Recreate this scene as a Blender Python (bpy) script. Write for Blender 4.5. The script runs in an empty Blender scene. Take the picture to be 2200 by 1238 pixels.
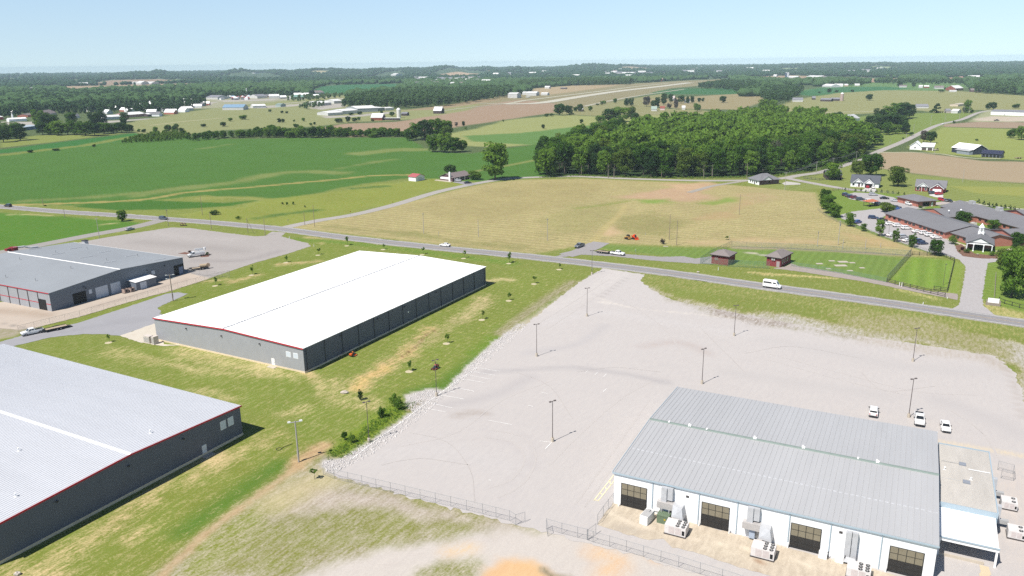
import bpy, math, random
import numpy as np
from mathutils import Vector, Matrix
from mathutils.geometry import delaunay_2d_cdt
R = math.radians
rng = np.random.default_rng(11)
random.seed(11)
S = bpy.context.scene
COL = S.collection
# ---------------------------------------------------------------- camera model
# The drone hovers 75 m up.  at() turns a spot seen in the photograph into the
# place on the level ground (or on a level plane at height z) where it stands.
HC, FPX, ROLL = 75.0,1700.0, R(-0.7)
PITCH = math.atan(486 / 1700)
CP, SP = math.cos(PITCH), math.sin(PITCH)
def ray(px, py):
 x, y = (px - 1100) / FPX, -(py - 619) / FPX
 c, s = math.cos(ROLL), math.sin(ROLL)
 x, y = c * x - s * y, s * x + c * y
 return (x, CP + y * SP, -SP + y * CP)
def at(px, py, z=0.0):
 d = ray(px, py)
 t = (z - HC) / d[2]
 return Vector((d[0] * t, d[1] * t, z))
def hpx(bx, by, ty):
 """height of something standing at pixel (bx,by) whose top shows at ty"""
 g = at(bx, by)
 lo, hi = 0.0,70.0
 for _ in range(40):
  m = (lo + hi) / 2
  fw = g.y * CP - (m - HC) * SP
  up = g.y * SP + (m - HC) * CP
  X, Y = g.x / fw, up / fw
  yy = 619 - FPX * (math.sin(-ROLL) * X + math.cos(-ROLL) * Y)
  if yy > ty: lo = m
  else: hi = m
 return lo
def ppm(px, py):
 """photo pixels per metre at that ground spot"""
 g = at(px, py)
 return FPX / (g.y * CP + HC * SP)
# ---------------------------------------------------------------- materials
KE = 1.75
def lin(c):
 c = c / 255.0
 return c / 12.92 if c <= 0.04045 else ((c + 0.055) / 1.055) ** 2.4
def A(r, g, b, k=KE):
 return (lin(r) / k, lin(g) / k, lin(b) / k)
MATS = {}
def mat(name, col, rough=0.8, var=0.0, scale=1.0, spec=0.3, metal=0.0, var2=0.0, scale2=0.1,
  bump=None, stretch=None):
 if name in MATS: return MATS[name]
 m = bpy.data.materials.new(name)
 m.use_nodes = True
 nt = m.node_tree; N, Lk = nt.nodes, nt.links
 b = N['Principled BSDF']
 b.inputs['Base Color'].default_value = (*col, 1)
 b.inputs['Roughness'].default_value = rough
 b.inputs['Specular IOR Level'].default_value = spec
 b.inputs['Metallic'].default_value = metal
 if var or var2 or bump:
  tc = N.new('ShaderNodeTexCoord')
 if var or var2:
  src = None
  for sc, am in ((scale, var),(scale2, var2)):
   if not am: continue
   nz = N.new('ShaderNodeTexNoise')
   nz.inputs['Scale'].default_value = sc; nz.inputs['Detail'].default_value = 5
   if stretch:
    mp = N.new('ShaderNodeMapping'); mp.inputs['Scale'].default_value = stretch
    Lk.new(tc.outputs['Object'], mp.inputs['Vector']); Lk.new(mp.outputs[0], nz.inputs['Vector'])
   else:
    Lk.new(tc.outputs['Object'], nz.inputs['Vector'])
   mr = N.new('ShaderNodeMapRange')
   mr.inputs['From Min'].default_value = 0.25; mr.inputs['From Max'].default_value = 0.75
   mr.inputs['To Min'].default_value = 1 - am; mr.inputs['To Max'].default_value = 1 + am
   Lk.new(nz.outputs['Fac'], mr.inputs['Value'])
   if src is None: src = mr.outputs[0]
   else:
    mm = N.new('ShaderNodeMath'); mm.operation = 'MULTIPLY'
    Lk.new(src, mm.inputs[0]); Lk.new(mr.outputs[0], mm.inputs[1]); src = mm.outputs[0]
  mx = N.new('ShaderNodeVectorMath'); mx.operation = 'SCALE'
  mx.inputs[0].default_value = col
  Lk.new(src, mx.inputs['Scale']); Lk.new(mx.outputs[0], b.inputs['Base Color'])
 if bump:                      # ('rib', period, strength): ribbed sheet metal
  sep = N.new('ShaderNodeSeparateXYZ'); Lk.new(tc.outputs['Object'], sep.inputs[0])
  ad = N.new('ShaderNodeMath'); ad.operation = 'ADD'
  Lk.new(sep.outputs['X'], ad.inputs[0]); Lk.new(sep.outputs['Y'], ad.inputs[1])
  mu = N.new('ShaderNodeMath'); mu.operation = 'MULTIPLY'; mu.inputs[1].default_value = 2 * math.pi / bump[1]
  Lk.new(ad.outputs[0], mu.inputs[0])
  sn = N.new('ShaderNodeMath'); sn.operation = 'SINE'; Lk.new(mu.outputs[0], sn.inputs[0])
  bp = N.new('ShaderNodeBump'); bp.inputs['Strength'].default_value = bump[2]; bp.inputs['Distance'].default_value = 0.03
  Lk.new(sn.outputs[0], bp.inputs['Height']); Lk.new(bp.outputs[0], b.inputs['Normal'])
 MATS[name] = m
 return m
# ---------------------------------------------------------------- mesh builder
ICO_V, ICO_F = None, None
def ico(sub):
 import bmesh
 bm = bmesh.new(); bmesh.ops.create_icosphere(bm, subdivisions=sub, radius=1.0)
 v = np.array([p.co[:] for p in bm.verts]); f = np.array([[q.index for q in fc.verts] for fc in bm.faces])
 bm.free(); return v, f
ICO1, ICO2, ICO3 = ico(1), ico(2), ico(3)
class MB:
 def __init__(s): s.v, s.f = [], []
 def poly(s, pts):
  n = len(s.v); s.v += [tuple(p) for p in pts]; s.f.append(tuple(range(n, n + len(pts)))); return s
 def hexa(s, p):               # 8 corners: bottom 4 ccw, top 4 ccw
  n = len(s.v); s.v += [tuple(q) for q in p]
  for f in ((3,2,1,0),(4,5,6,7),(0,1,5,4),(1,2,6,5),(2,3,7,6),(3,0,4,7)):
   s.f.append(tuple(n + i for i in f))
  return s
 def box(s, x0, x1, y0, y1, z0, z1):
  return s.hexa([(x0, y0, z0),(x1, y0, z0),(x1, y1, z0),(x0, y1, z0),
     (x0, y0, z1),(x1, y0, z1),(x1, y1, z1),(x0, y1, z1)])
 def prism(s, pts, z0, z1):
  n = len(pts); k = len(s.v)
  s.v += [(p[0], p[1], z0) for p in pts] + [(p[0], p[1], z1) for p in pts]
  s.f.append(tuple(range(k + n - 1, k - 1,-1))); s.f.append(tuple(range(k + n, k + 2 * n)))
  for i in range(n):
   j = (i + 1) % n; s.f.append((k + i, k + j, k + n + j, k + n + i))
  return s
 def xprism(s, pts, y0, y1):   # outline in (x,z) pushed along y
  n = len(pts); k = len(s.v)
  s.v += [(p[0], y0, p[1]) for p in pts] + [(p[0], y1, p[1]) for p in pts]
  s.f.append(tuple(range(k, k + n))); s.f.append(tuple(range(k + 2 * n - 1, k + n - 1,-1)))
  for i in range(n):
   j = (i + 1) % n; s.f.append((k + j, k + i, k + n + i, k + n + j))
  return s
 def tube(s, p0, p1, r0, r1=None, n=6, cap=True):
  r1 = r0 if r1 is None else r1
  p0, p1 = Vector(p0), Vector(p1); d = (p1 - p0)
  if d.length < 1e-6: return s
  d.normalize(); a = d.orthogonal().normalized(); b = d.cross(a); k = len(s.v)
  for p, r in ((p0, r0),(p1, r1)):
   for i in range(n):
    t = 2 * math.pi * i / n; s.v.append(tuple(p + a * (r * math.cos(t)) + b * (r * math.sin(t))))
  for i in range(n):
   j = (i + 1) % n; s.f.append((k + i, k + j, k + n + j, k + n + i))
  if cap:
   s.f.append(tuple(range(k + n - 1, k - 1,-1))); s.f.append(tuple(range(k + n, k + 2 * n)))
  return s
 def blob(s, c, r, jit=0.15, sub=ICO1, seed=None):
  q = np.random.default_rng(seed if seed is not None else random.randrange(10**9))
  V, Fc = sub; k = len(s.v)
  rr = np.array(r if hasattr(r, '__len__') else (r, r, r))
  P = V * (1 + q.normal(0, jit, (len(V),1))) * rr + np.array(c)
  s.v += [tuple(p) for p in P]; s.f += [tuple(int(i) + k for i in t) for t in Fc]; return s
 def drop(s, k):
  o = MB()
  for i, f in enumerate(s.f):
   if i != k: o.poly([s.v[j] for j in f])
  return o
 def mesh(s, name, smooth=False):
  me = bpy.data.meshes.new(name); me.from_pydata(s.v, [], s.f); me.update()
  if smooth: me.polygons.foreach_set('use_smooth', [True] * len(me.polygons))
  return me
def npmesh(name, V, Fq):
 """mesh from numpy arrays, faces all with the same corner count"""
 me = bpy.data.meshes.new(name)
 V = np.asarray(V, np.float32); Fq = np.asarray(Fq, np.int32); n, k = Fq.shape
 me.vertices.add(len(V)); me.vertices.foreach_set('co', V.ravel())
 me.loops.add(n * k); me.loops.foreach_set('vertex_index', Fq.ravel())
 me.polygons.add(n)
 me.polygons.foreach_set('loop_start', np.arange(0, n * k, k, dtype=np.int32))
 me.update(calc_edges=True)
 return me
def obj(name, src, m, parent=None, loc=None, smooth=False):
 me = src.mesh(name, smooth) if isinstance(src, MB) else src
 if m is not None and len(me.materials) == 0: me.materials.append(m)
 o = bpy.data.objects.new(name, me); COL.objects.link(o)
 if parent is not None: o.parent = parent
 if loc is not None: o.location = loc
 return o
def tag(o, label, cat, group=None):
 o['label'] = label; o['category'] = cat
 if group: o['group'] = group
 return o
def thing(name, label, cat, loc=(0,0,0), rotz=0.0, group=None):
 o = bpy.data.objects.new(name, None); COL.objects.link(o)
 o.empty_display_size = 0.5; o.location = loc; o.rotation_euler = (0,0, rotz)
 return tag(o, label, cat, group)
def structure(name, me, m):
 o = obj(name, me, m); o['kind'] = 'structure'; return o
def copy_tree(src, loc, rotz, label, group=None, scale=None):
 r = src.copy(); COL.objects.link(r); r.location = loc; r.rotation_euler = (0,0, rotz)
 if scale is not None: r.scale = scale if hasattr(scale, '__len__') else (scale,) * 3
 r['label'] = label
 if group: r['group'] = group
 for ch in KIDS.get(src.name, None) or children_of(src):
  c = ch.copy(); COL.objects.link(c); c.parent = r
  for g in children_of(ch):
   d = g.copy(); COL.objects.link(d); d.parent = c
 return r
KIDS = {}
def children_of(o):
 if o.name not in KIDS: KIDS[o.name] = list(o.children)
 return KIDS[o.name]
# ---------------------------------------------------------------- terrain
FARF = [(90,149,60,1.6,0),(210,152,50,1.4,1),(330,160,60,1.6,0),(440,166,70,1.8,1),(400,172,60,2,1),(600,172,80,2,1),(690,160,50,1.6,0),(760,172,60,2,0),(640,152,50,1.3,1),(820,150,50,1.5,1),(1120,150,60,1.4,0),(1180,164,60,2,1),(1220,172,50,2,0),
  (1430,147,60,1.3,0),(1520,158,80,2,1),(1560,146,60,1.2,0),(1700,150,60,1.4,1),(1780,158,70,1.8,0),(1900,148,70,1.4,1),(2010,156,60,1.6,0),(2100,150,50,1.5,1),(1950,162,50,1.6,1),(30,170,60,2.4,1),(160,172,50,2,0)]
def farpoly(px, py, w, h): return [(px - w / 2, py + .3 * h),(px - w / 3, py - h),(px + w / 4, py - .8 * h),(px + w / 2, py),(px + w / 4, py + h),(px - w / 4, py + .9 * h)]
HILLS = [(345,3.6,26),(300,1.2,60),(520,3.2,32),(600,1.5,40),(700,4.2,75),(820,2.2,40),(880,2.6,30),
  (960,5.0,45),(1050,2.2,30),(1115,2.8,35),(1275,4.6,70),(1350,2.0,40),(1900,1.2,300)]
def terr(x, y):
 x = np.asarray(x, float); y = np.asarray(y, float)
 d = np.hypot(x, y)
 px = 1100 + 1700 * x / np.maximum(y * CP, 1) * 1.0
 t = np.clip((d - 2600) / 5200,0,1); t = t * t * (3 - 2 * t)
 h = (-4 + 3.0 * np.sin(px / 71.0 + 1.3) + 2.2 * np.sin(d / 410.0 + px / 160.0)) * t
 b = np.zeros_like(d)
 for c, a, w in HILLS: b = np.maximum(b, (15 + 4.5 * a) * np.exp(-((px - c) / w) ** 2))
 return h + b * np.exp(-((d - 7400) / 1500) ** 2)
# ---------------------------------------------------------------- painting of ground attributes
def W(px):                        # photo polygon -> world xy array
 return np.array([at(*p)[:2] for p in px])
def smooth_line(P, step=3.0):
 P = np.array(P, float); out = []
 Q = np.vstack([2 * P[0] - P[1], P, 2 * P[-1] - P[-2]])
 for i in range(1, len(Q) - 2):
  p0, p1, p2, p3 = Q[i - 1], Q[i], Q[i + 1], Q[i + 2]
  n = max(2, int(np.linalg.norm(p2 - p1) / step))
  for k in range(n):
   t = k / n
   out.append(0.5 * ((2 * p1) + (-p0 + p2) * t + (2 * p0 - 5 * p1 + 4 * p2 - p3) * t * t + (-p0 + 3 * p1 - 3 * p2 + p3) * t ** 3))
 out.append(P[-1]); return np.array(out)
def wob(x, y, s):
 x = x / s; y = y / s
 return (np.sin(1.7 * x + 0.9 * y + 1) + np.sin(-1.1 * x + 2.3 * y + 4) + 0.7 * np.sin(3.9 * x + 3.1 * y) + 0.6 * np.sin(5.3 * x - 4.7 * y + 2)
   + 0.4 * np.sin(9.1 * x + 8.3 * y + 5) + 0.4 * np.sin(-11 * x + 7.7 * y)) / 3.2
def sdist(X, Y, poly):
 """signed distance, positive inside"""
 ins = np.zeros(len(X), bool); best = np.full(len(X),1e18)
 n = len(poly)
 for i in range(n):
  x0, y0 = poly[i]; x1, y1 = poly[(i + 1) % n]
  dx, dy = x1 - x0, y1 - y0; L = dx * dx + dy * dy + 1e-12
  t = np.clip(((X - x0) * dx + (Y - y0) * dy) / L, 0,1)
  best = np.minimum(best, (X - x0 - t * dx) ** 2 + (Y - y0 - t * dy) ** 2)
  c = (y0 > Y) != (y1 > Y)
  if y1 != y0: ins ^= c & (X < dx * (Y - y0) / dy + x0)
 d = np.sqrt(best); return np.where(ins, d, -d)
def ldist(X, Y, line):
 best = np.full(len(X),1e18)
 for i in range(len(line) - 1):
  x0, y0 = line[i]; x1, y1 = line[i + 1]
  dx, dy = x1 - x0, y1 - y0; L = dx * dx + dy * dy + 1e-12
  t = np.clip(((X - x0) * dx + (Y - y0) * dy) / L, 0,1)
  best = np.minimum(best, (X - x0 - t * dx) ** 2 + (Y - y0 - t * dy) ** 2)
 return np.sqrt(best)
class Paint:
 def __init__(s, x, y, ca, cb, mx, nv):
  s.x, s.y = x, y; n = len(x)
  s.ca = np.tile(np.array(ca, float),(n, 1)); s.cb = np.tile(np.array(cb, float),(n, 1))
  s.mx = np.full(n, float(mx)); s.nv = np.full(n, float(nv)); s.ru = np.zeros(n); s.ra = np.zeros(n)
 def _apply(s, idx, w, ca, cb, mx, nv):
  if ca is not None: s.ca[idx] += (np.array(ca) - s.ca[idx]) * w[:, None]
  if cb is not None: s.cb[idx] += (np.array(cb) - s.cb[idx]) * w[:, None]
  if mx is not None: s.mx[idx] += (mx - s.mx[idx]) * w
  if nv is not None: s.nv[idx] += (nv - s.nv[idx]) * w
 def region(s, px, ca=None, cb=None, mx=None, nv=None, soft=1.5, row=None, wb=0.0, ws=12.0, world=None):
  P = W(px) if world is None else np.array(world)
  m = soft + wb + 1
  idx = np.nonzero((s.x > P[:, 0].min() - m) & (s.x < P[:, 0].max() + m) & (s.y > P[:, 1].min() - m) & (s.y < P[:, 1].max() + m))[0]
  if not len(idx): return
  X, Y = s.x[idx], s.y[idx]
  sd = sdist(X, Y, P)
  sw = sd + (wob(X, Y, ws) * wb if wb else 0)
  w = np.clip(sw / soft * 0.5 + 0.5,0,1); w = w * w * (3 - 2 * w)
  s._apply(idx, w, ca, cb, mx, nv)
  ins = w > 0.5
  s.ra[idx[ins]] = 0
  if row:
   if row[0] == 'edge': u = sd
   else: u = X * math.cos(row[0]) + Y * math.sin(row[0])
   s.ru[idx[ins]] = (u * 2 * math.pi / row[1])[ins]
   s.ra[idx[ins]] = (row[2] * np.clip(sd / (2 * soft),0,1))[ins]
 def stroke(s, px, width, ca=None, cb=None, mx=None, nv=None, soft=1.0, wb=0.0, ws=6.0):
  P = smooth_line(W(px),4.0)
  m = width + soft + wb + 1
  idx = np.nonzero((s.x > P[:, 0].min() - m) & (s.x < P[:, 0].max() + m) & (s.y > P[:, 1].min() - m) & (s.y < P[:, 1].max() + m))[0]
  if not len(idx): return
  X, Y = s.x[idx], s.y[idx]
  sd = width / 2 - ldist(X, Y, P) + (wob(X, Y, ws) * wb if wb else 0)
  w = np.clip(sd / soft * 0.5 + 0.5,0,1); w = w * w * (3 - 2 * w)
  s._apply(idx, w, ca, cb, mx, nv)
 def store(s, me):
  for nm, a in (('ca', s.ca),('cb', s.cb)):
   t = me.attributes.new(nm, 'FLOAT_VECTOR', 'POINT'); t.data.foreach_set('vector', a.astype(np.float32).ravel())
  for nm, a in (('mx', s.mx),('nv', s.nv),('ru', s.ru),('ra', s.ra)):
   t = me.attributes.new(nm, 'FLOAT', 'POINT'); t.data.foreach_set('value', a.astype(np.float32))
def surface_material():
 m = bpy.data.materials.new('ground_cover'); m.use_nodes = True
 nt = m.node_tree; N, Lk = nt.nodes, nt.links
 b = N['Principled BSDF']; b.inputs['Roughness'].default_value = 0.95; b.inputs['Specular IOR Level'].default_value = 0.12
 def attr(n):
  a = N.new('ShaderNodeAttribute'); a.attribute_name = n; return a
 geo = N.new('ShaderNodeNewGeometry')
 def math_(op, *a, clamp=False):
  n = N.new('ShaderNodeMath'); n.operation = op; n.use_clamp = clamp
  for i, v in enumerate(a):
   if isinstance(v, (int, float)): n.inputs[i].default_value = v
   else: Lk.new(v, n.inputs[i])
  return n.outputs[0]
 def noise(scale, detail, rough, mapping=None):
  n = N.new('ShaderNodeTexNoise'); n.inputs['Scale'].default_value = scale
  n.inputs['Detail'].default_value = detail; n.inputs['Roughness'].default_value = rough
  if mapping:
   mp = N.new('ShaderNodeMapping'); mp.vector_type = 'TEXTURE'; mp.inputs['Rotation'].default_value = (0,0, mapping[0]); mp.inputs['Scale'].default_value = mapping[1]
   Lk.new(geo.outputs['Position'], mp.inputs['Vector']); Lk.new(mp.outputs[0], n.inputs['Vector'])
  else: Lk.new(geo.outputs['Position'], n.inputs['Vector'])
  return n.outputs['Fac']
 streak = noise(1.15,7,0.72,(R(60),(3.6,1.0,1.0)))   # drawn out along the mowing direction
 clump = noise(2.2,5,0.72)
 big = noise(0.035,4,0.55)
 mid = noise(0.17,4,0.6)
 fine = noise(3.2,3,0.7)
 v = math_('ADD', math_('MULTIPLY', streak, 0.52), math_('ADD', math_('MULTIPLY', clump, 0.34), math_('ADD', math_('MULTIPLY', mid, 0.02), math_('MULTIPLY', fine, 0.12))))
 mxa = attr('mx').outputs['Fac']
 fac = math_('ADD', math_('MULTIPLY', math_('SUBTRACT', v, 0.5),5.5), mxa, clamp=True)
 mix = N.new('ShaderNodeMix'); mix.data_type = 'RGBA'
 Lk.new(fac, mix.inputs['Factor']); Lk.new(attr('ca').outputs['Vector'], mix.inputs['A']); Lk.new(attr('cb').outputs['Vector'], mix.inputs['B'])
 row = math_('MULTIPLY', math_('SINE', attr('ru').outputs['Fac']), attr('ra').outputs['Fac'])
 row = math_('MULTIPLY', row, math_('ADD', math_('MULTIPLY', mid, 2.0),0.0))
 nv = attr('nv').outputs['Fac']
 t = math_('ADD', math_('MULTIPLY', math_('SUBTRACT', big, 0.5),1.0), math_('MULTIPLY', math_('SUBTRACT', clump, 0.5),1.2))
 t = math_('ADD', t, math_('MULTIPLY', math_('SUBTRACT', fine, 0.5),1.6))
 t = math_('ADD', t, math_('MULTIPLY', math_('SUBTRACT', mid, 0.5),0.8))
 br = math_('ADD', math_('MULTIPLY', t, nv),1.0)
 br = math_('MAXIMUM', math_('ADD', br, row),0.3)
 sc = N.new('ShaderNodeVectorMath'); sc.operation = 'SCALE'
 Lk.new(mix.outputs['Result'], sc.inputs[0]); Lk.new(br, sc.inputs['Scale'])
 # green and tan drift slightly against each other over tens of metres
 hs = N.new('ShaderNodeHueSaturation')
 Lk.new(sc.outputs[0], hs.inputs['Color'])
 Lk.new(math_('ADD', math_('MULTIPLY', math_('SUBTRACT', mid, 0.5), math_('MULTIPLY', nv, 0.12)),0.5), hs.inputs['Hue'])
 Lk.new(hs.outputs[0], b.inputs['Base Color'])
 bp = N.new('ShaderNodeBump'); bp.inputs['Strength'].default_value = 0.5; bp.inputs['Distance'].default_value = 0.08
 Lk.new(math_('MULTIPLY', fine, math_('MULTIPLY', nv, 3.0)), bp.inputs['Height']); Lk.new(bp.outputs[0], b.inputs['Normal'])
 return m
GM = surface_material()
# ---------------------------------------------------------------- colours of the ground (albedo)
GRASS = A(137,150,70); GRASS2 = A(150,152,84); STRAW = A(226,208,158); LUSH = A(104,138,52)
SOIL = A(232,196,150); ORANGE = A(247,205,150); GRAVEL = A(222,214,206); RIPRAP = A(222,217,213)
ASPH = A(176,174,176); LOT = A(221,215,211); LOTD = A(196,190,188); CONC = A(226,214,196)
OLIVE = A(152,158,104); CROP = A(80,126,50); CROP2 = A(106,138,60); HAY = A(176,168,112); HAYG = A(138,148,78)
PLOW = A(184,162,138); PLOW2 = A(160,140,118); TAN = A(172,164,116); LAWN = A(122,148,68); WOODF = A(52,74,42)
MOW = A(150,164,82); PALE = A(176,176,112)
def ground():
 b = np.radians(np.arange(-52,52.01,0.17)); r = 45 * np.exp(np.arange(0, math.log(13500 / 45),0.0078))
 nb, nr = len(b), len(r)
 BB, RR = np.meshgrid(b, r)
 x = (RR * np.sin(BB)).ravel(); y = (RR * np.cos(BB)).ravel()
 z = terr(x, y)
 i = np.arange((nr - 1) * nb).reshape(nr - 1, nb)[:, :-1].ravel()
 Fq = np.stack([i, i + 1, i + nb + 1, i + nb], 1)
 Fq = Fq[:, ::-1]
 P = Paint(x, y, A(70,96,56), OLIVE, 0.25,0.22)
 d = np.hypot(x, y)
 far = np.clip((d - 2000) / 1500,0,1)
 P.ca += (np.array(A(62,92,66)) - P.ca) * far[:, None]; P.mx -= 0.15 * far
 near = np.clip((620 - d) / 100,0,1)
 P.ca += (np.array(GRASS) - P.ca) * near[:, None]; P.cb += (np.array(STRAW) - P.cb) * near[:, None]; P.mx += (-0.1 - P.mx) * near
 reg, st = P.region, P.stroke
 # ---- far fields
 for px, c in [([(50,190),(60,186),(200,184),(300,181),(420,179),(430,186),(280,192),(160,199),(130,192)], A(186,162,132)),
    ([(180,183),(235,172),(340,171),(420,176),(300,181)], A(178,152,128)),
    ([(380,152),(440,149),(540,156),(480,162),(400,160)], A(126,154,110)),
    ([(60,152),(160,150),(300,152),(260,156),(120,157)], A(140,160,120)),
    ([(935,162),(990,157),(1040,160),(1030,164),(950,166)], A(206,178,146)),
    ([(1050,155),(1080,151),(1090,157),(1060,159)], A(200,170,136)),([(790,170),(850,165),(870,168),(850,172)], A(196,172,140)),
    ([(655,200),(690,186),(740,182),(880,180),(850,190),(830,198),(740,202)], A(66,122,74)),
    ([(1330,150),(1400,147),(1400,151),(1340,153)], A(180,160,130)),
    ([(1310,158),(1440,156),(1440,161),(1320,163)], A(170,160,124)),
    ([(1600,166),(1700,162),(1800,166),(1850,166),(1880,172),(1700,176),(1610,172)], A(184,158,130)),
    ([(1840,169),(1935,168),(1930,177),(1840,177)], A(184,152,124)),([(2025,167),(2110,165),(2120,173),(2030,174)], A(176,142,116)),
    ([(1690,198),(1840,178),(2000,176),(2080,180),(2060,196),(1900,196),(1760,206)], A(112,146,84)),
    ([(1390,203),(1380,199),(1460,190),(1560,190),(1620,196),(1580,203)], A(68,118,66)),
    ([(1696,202),(1760,188),(1900,186),(1960,190),(1850,199),(1740,206)], A(74,126,78))]:
  reg(px, ca=c, cb=c, mx=0.2, nv=0.16, soft=12, wb=14, ws=120)
 for fx, fy, fw, fh, k in FARF: reg(farpoly(fx, fy, fw, fh), ca=[A(196,178,142), A(150,172,120)][k], cb=A(176,176,130), mx=0.3, nv=0.15, soft=20, wb=20, ws=150)
 reg([(255,268),(380,243),(470,232),(560,222),(690,208),(745,205),(800,232),(870,236),(930,230),(1040,216),(1120,206),(1160,212),(1000,245),(900,256),
  (760,263),(680,272),(600,275),(480,280),(400,290),(300,290)], ca=A(150,158,104), cb=A(176,172,122), mx=0.3, nv=0.2, soft=8, wb=8, ws=60)
 reg([(380,236),(470,232),(560,222),(700,208),(560,205),(430,212),(380,222)], ca=A(152,158,112), cb=A(196,190,168), mx=0.5, nv=0.25, soft=6)
 for px in ([(520,231),(600,226),(660,222),(640,228),(560,233)], [(460,216),(560,213),(600,212),(590,216),(480,219)], [(660,232),(700,224),(745,222),(740,230),(690,236)], [(690,250),(760,248),(850,239),(850,243),(780,250),(700,254)], [(200,262),(330,254),(355,252),(300,258),(220,266)], [(90,272),(20,268),(0,262),(60,262),(120,258)], [(600,214),(650,214),(700,206),(640,210)], [(410,222),(470,219),(450,226),(400,232)]):
  reg(px, ca=A(206,200,194), cb=A(176,170,150), mx=0.3, nv=0.2, soft=4, wb=4, ws=30)
 reg([(1000,244),(1040,216),(1110,195),(1200,192),(1340,181),(1480,173),(1560,170),(1530,182),(1440,190),(1340,214),(1240,236),(1160,246)],
  ca=A(146,146,104), cb=A(176,156,124), mx=0.45, nv=0.2, soft=6, wb=5, ws=60)
 reg([(1130,200),(1150,190),(1230,184),(1345,181),(1300,188),(1220,199),(1170,205)], ca=A(196,174,138), cb=A(176,160,124), mx=0.3, nv=0.12, soft=6)
 reg([(676,278),(740,266),(850,262),(930,250),(1010,236),(1060,222),(1120,214),(1200,224),(1200,240),(1110,254),(1000,270),(900,286),(760,294)],
  ca=A(186,160,134), cb=A(168,144,120), mx=0.4, nv=0.12, soft=6, wb=4, ws=60, row=(1.0,14,0.06))
 reg([(860,238),(960,226),(1040,212),(1080,214),(1020,224),(940,236)], ca=A(180,156,126), cb=A(160,150,112), mx=0.4, nv=0.12, soft=6)
 reg([(960,290),(1100,257),(1210,246),(1300,252),(1380,246),(1500,240),(1560,250),(1480,262),(1330,272),(1230,288),(1170,310),(1050,316),(985,312)],
  ca=A(150,164,96), cb=A(186,182,124), mx=0.42, nv=0.2, soft=5, wb=5, ws=50)
 reg([(1000,292),(1120,286),(1260,270),(1330,262),(1300,278),(1210,298),(1150,312),(1010,304)], ca=A(96,142,72), cb=A(132,156,84), mx=0.35, nv=0.15, soft=4, wb=3)
 reg([(1180,244),(1280,226),(1370,210),(1430,200),(1420,214),(1400,232),(1500,236),(1560,244),(1420,248),(1290,250)], ca=A(148,152,100), cb=A(176,164,120), mx=0.35, nv=0.2, soft=5)
 reg([(1380,214),(1580,202),(1680,203),(1630,222),(1590,236),(1460,234),(1400,228)], ca=A(176,160,124), cb=A(158,152,104), mx=0.35, nv=0.16, soft=5, wb=4)
 reg([(1655,240),(1700,216),(1800,200),(1900,194),(2060,196),(2200,206),(2330,212),(2330,248),(2100,236),(2040,246),(1960,236),(1860,244),(1760,250)],
  ca=A(170,166,118), cb=A(152,158,98), mx=0.45, nv=0.2, soft=5, wb=5, ws=50)
 reg([(1780,262),(1880,246),(2030,242),(2100,240),(2040,266),(1960,296),(1900,318),(1850,322),(1800,290)], ca=A(126,150,72), cb=A(150,162,86), mx=0.4, nv=0.2, soft=3)
 reg([(2120,236),(2330,236),(2330,268),(2200,262),(2080,262)], ca=A(150,160,90), cb=GRAVEL, mx=0.3, nv=0.2, soft=3)
 reg([(2130,250),(2330,254),(2330,263),(2100,260),(2090,256)], ca=A(220,208,192), cb=A(190,170,130), mx=0.2, nv=0.2, soft=2)
 reg([(2030,267),(2100,262),(2330,264),(2330,278),(2200,276),(2090,274),(2024,272)], ca=PLOW, cb=PLOW2, mx=0.3, nv=0.12, soft=2)
 reg([(1985,296),(2024,273),(2090,275),(2330,282),(2330,340),(2200,345),(2100,338),(2000,328),(1950,318)], ca=A(150,164,84), cb=A(180,184,112), mx=0.3, nv=0.14, soft=3, row=(R(20),6.0,0.10))
 reg([(1895,327),(1960,327),(2040,336),(2110,346),(2200,348),(2330,340),(2330,402),(2200,393),(2080,386),(1960,372),(1890,362),(1876,345)], ca=A(192,172,142), cb=A(172,156,126), mx=0.35, nv=0.1, soft=2.5, row=(R(75),4.0,0.06))
 # ---- the wood's floor
 reg(WOOD, ca=WOODF, cb=A(70,90,48), mx=0.3, nv=0.2, soft=3)
 # ---- houses' lawns right of the wood
 reg([(1600,388),(1690,392),(1760,376),(1800,352),(1880,340),(1890,362),(1960,374),(2090,388),(2200,396),(2330,404),(2330,475),(2200,452),(2080,438),
  (2040,430),(1920,414),(1820,412),(1770,404),(1700,408),(1640,402)], ca=A(138,152,80), cb=A(160,166,96), mx=0.35, nv=0.15, soft=2.5, row=(R(35),5.5,0.13))
 reg([(2040,400),(2200,402),(2330,410),(2330,428),(2100,416)], ca=A(170,170,92), cb=A(150,164,84), mx=0.3, nv=0.12, soft=3)
 # ---- big crop field
 reg([(-200,345),(0,332),(120,320),(240,303),(330,289),(470,299),(640,297),(880,296),(920,326),(1010,330),(1150,311),(1200,330),(1170,378),(1060,391),(990,390),
  (880,382),(740,402),(640,424),(560,428),(440,420),(300,436),(130,442),(0,437),(-200,436)], ca=CROP, cb=CROP2, mx=0.28, nv=0.26, soft=2.5, wb=3, ws=20, row=(R(28),3.0,0.025))
 reg([(-200,341),(0,322),(110,308),(290,286),(320,292),(190,316),(60,325),(-200,345)], ca=A(66,128,58), cb=A(70,120,50), mx=0.3, nv=0.1, soft=3)
 st([(0,334),(100,322),(180,313),(240,302),(300,293),(380,290)], 14, ca=A(150,158,82), cb=A(120,140,66), mx=0.4, soft=5, wb=4)
 reg([(0,318),(0,302),(90,290),(170,288),(270,286),(110,306)], ca=A(142,156,80), cb=A(160,164,92), mx=0.3, nv=0.2, soft=4)
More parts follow.
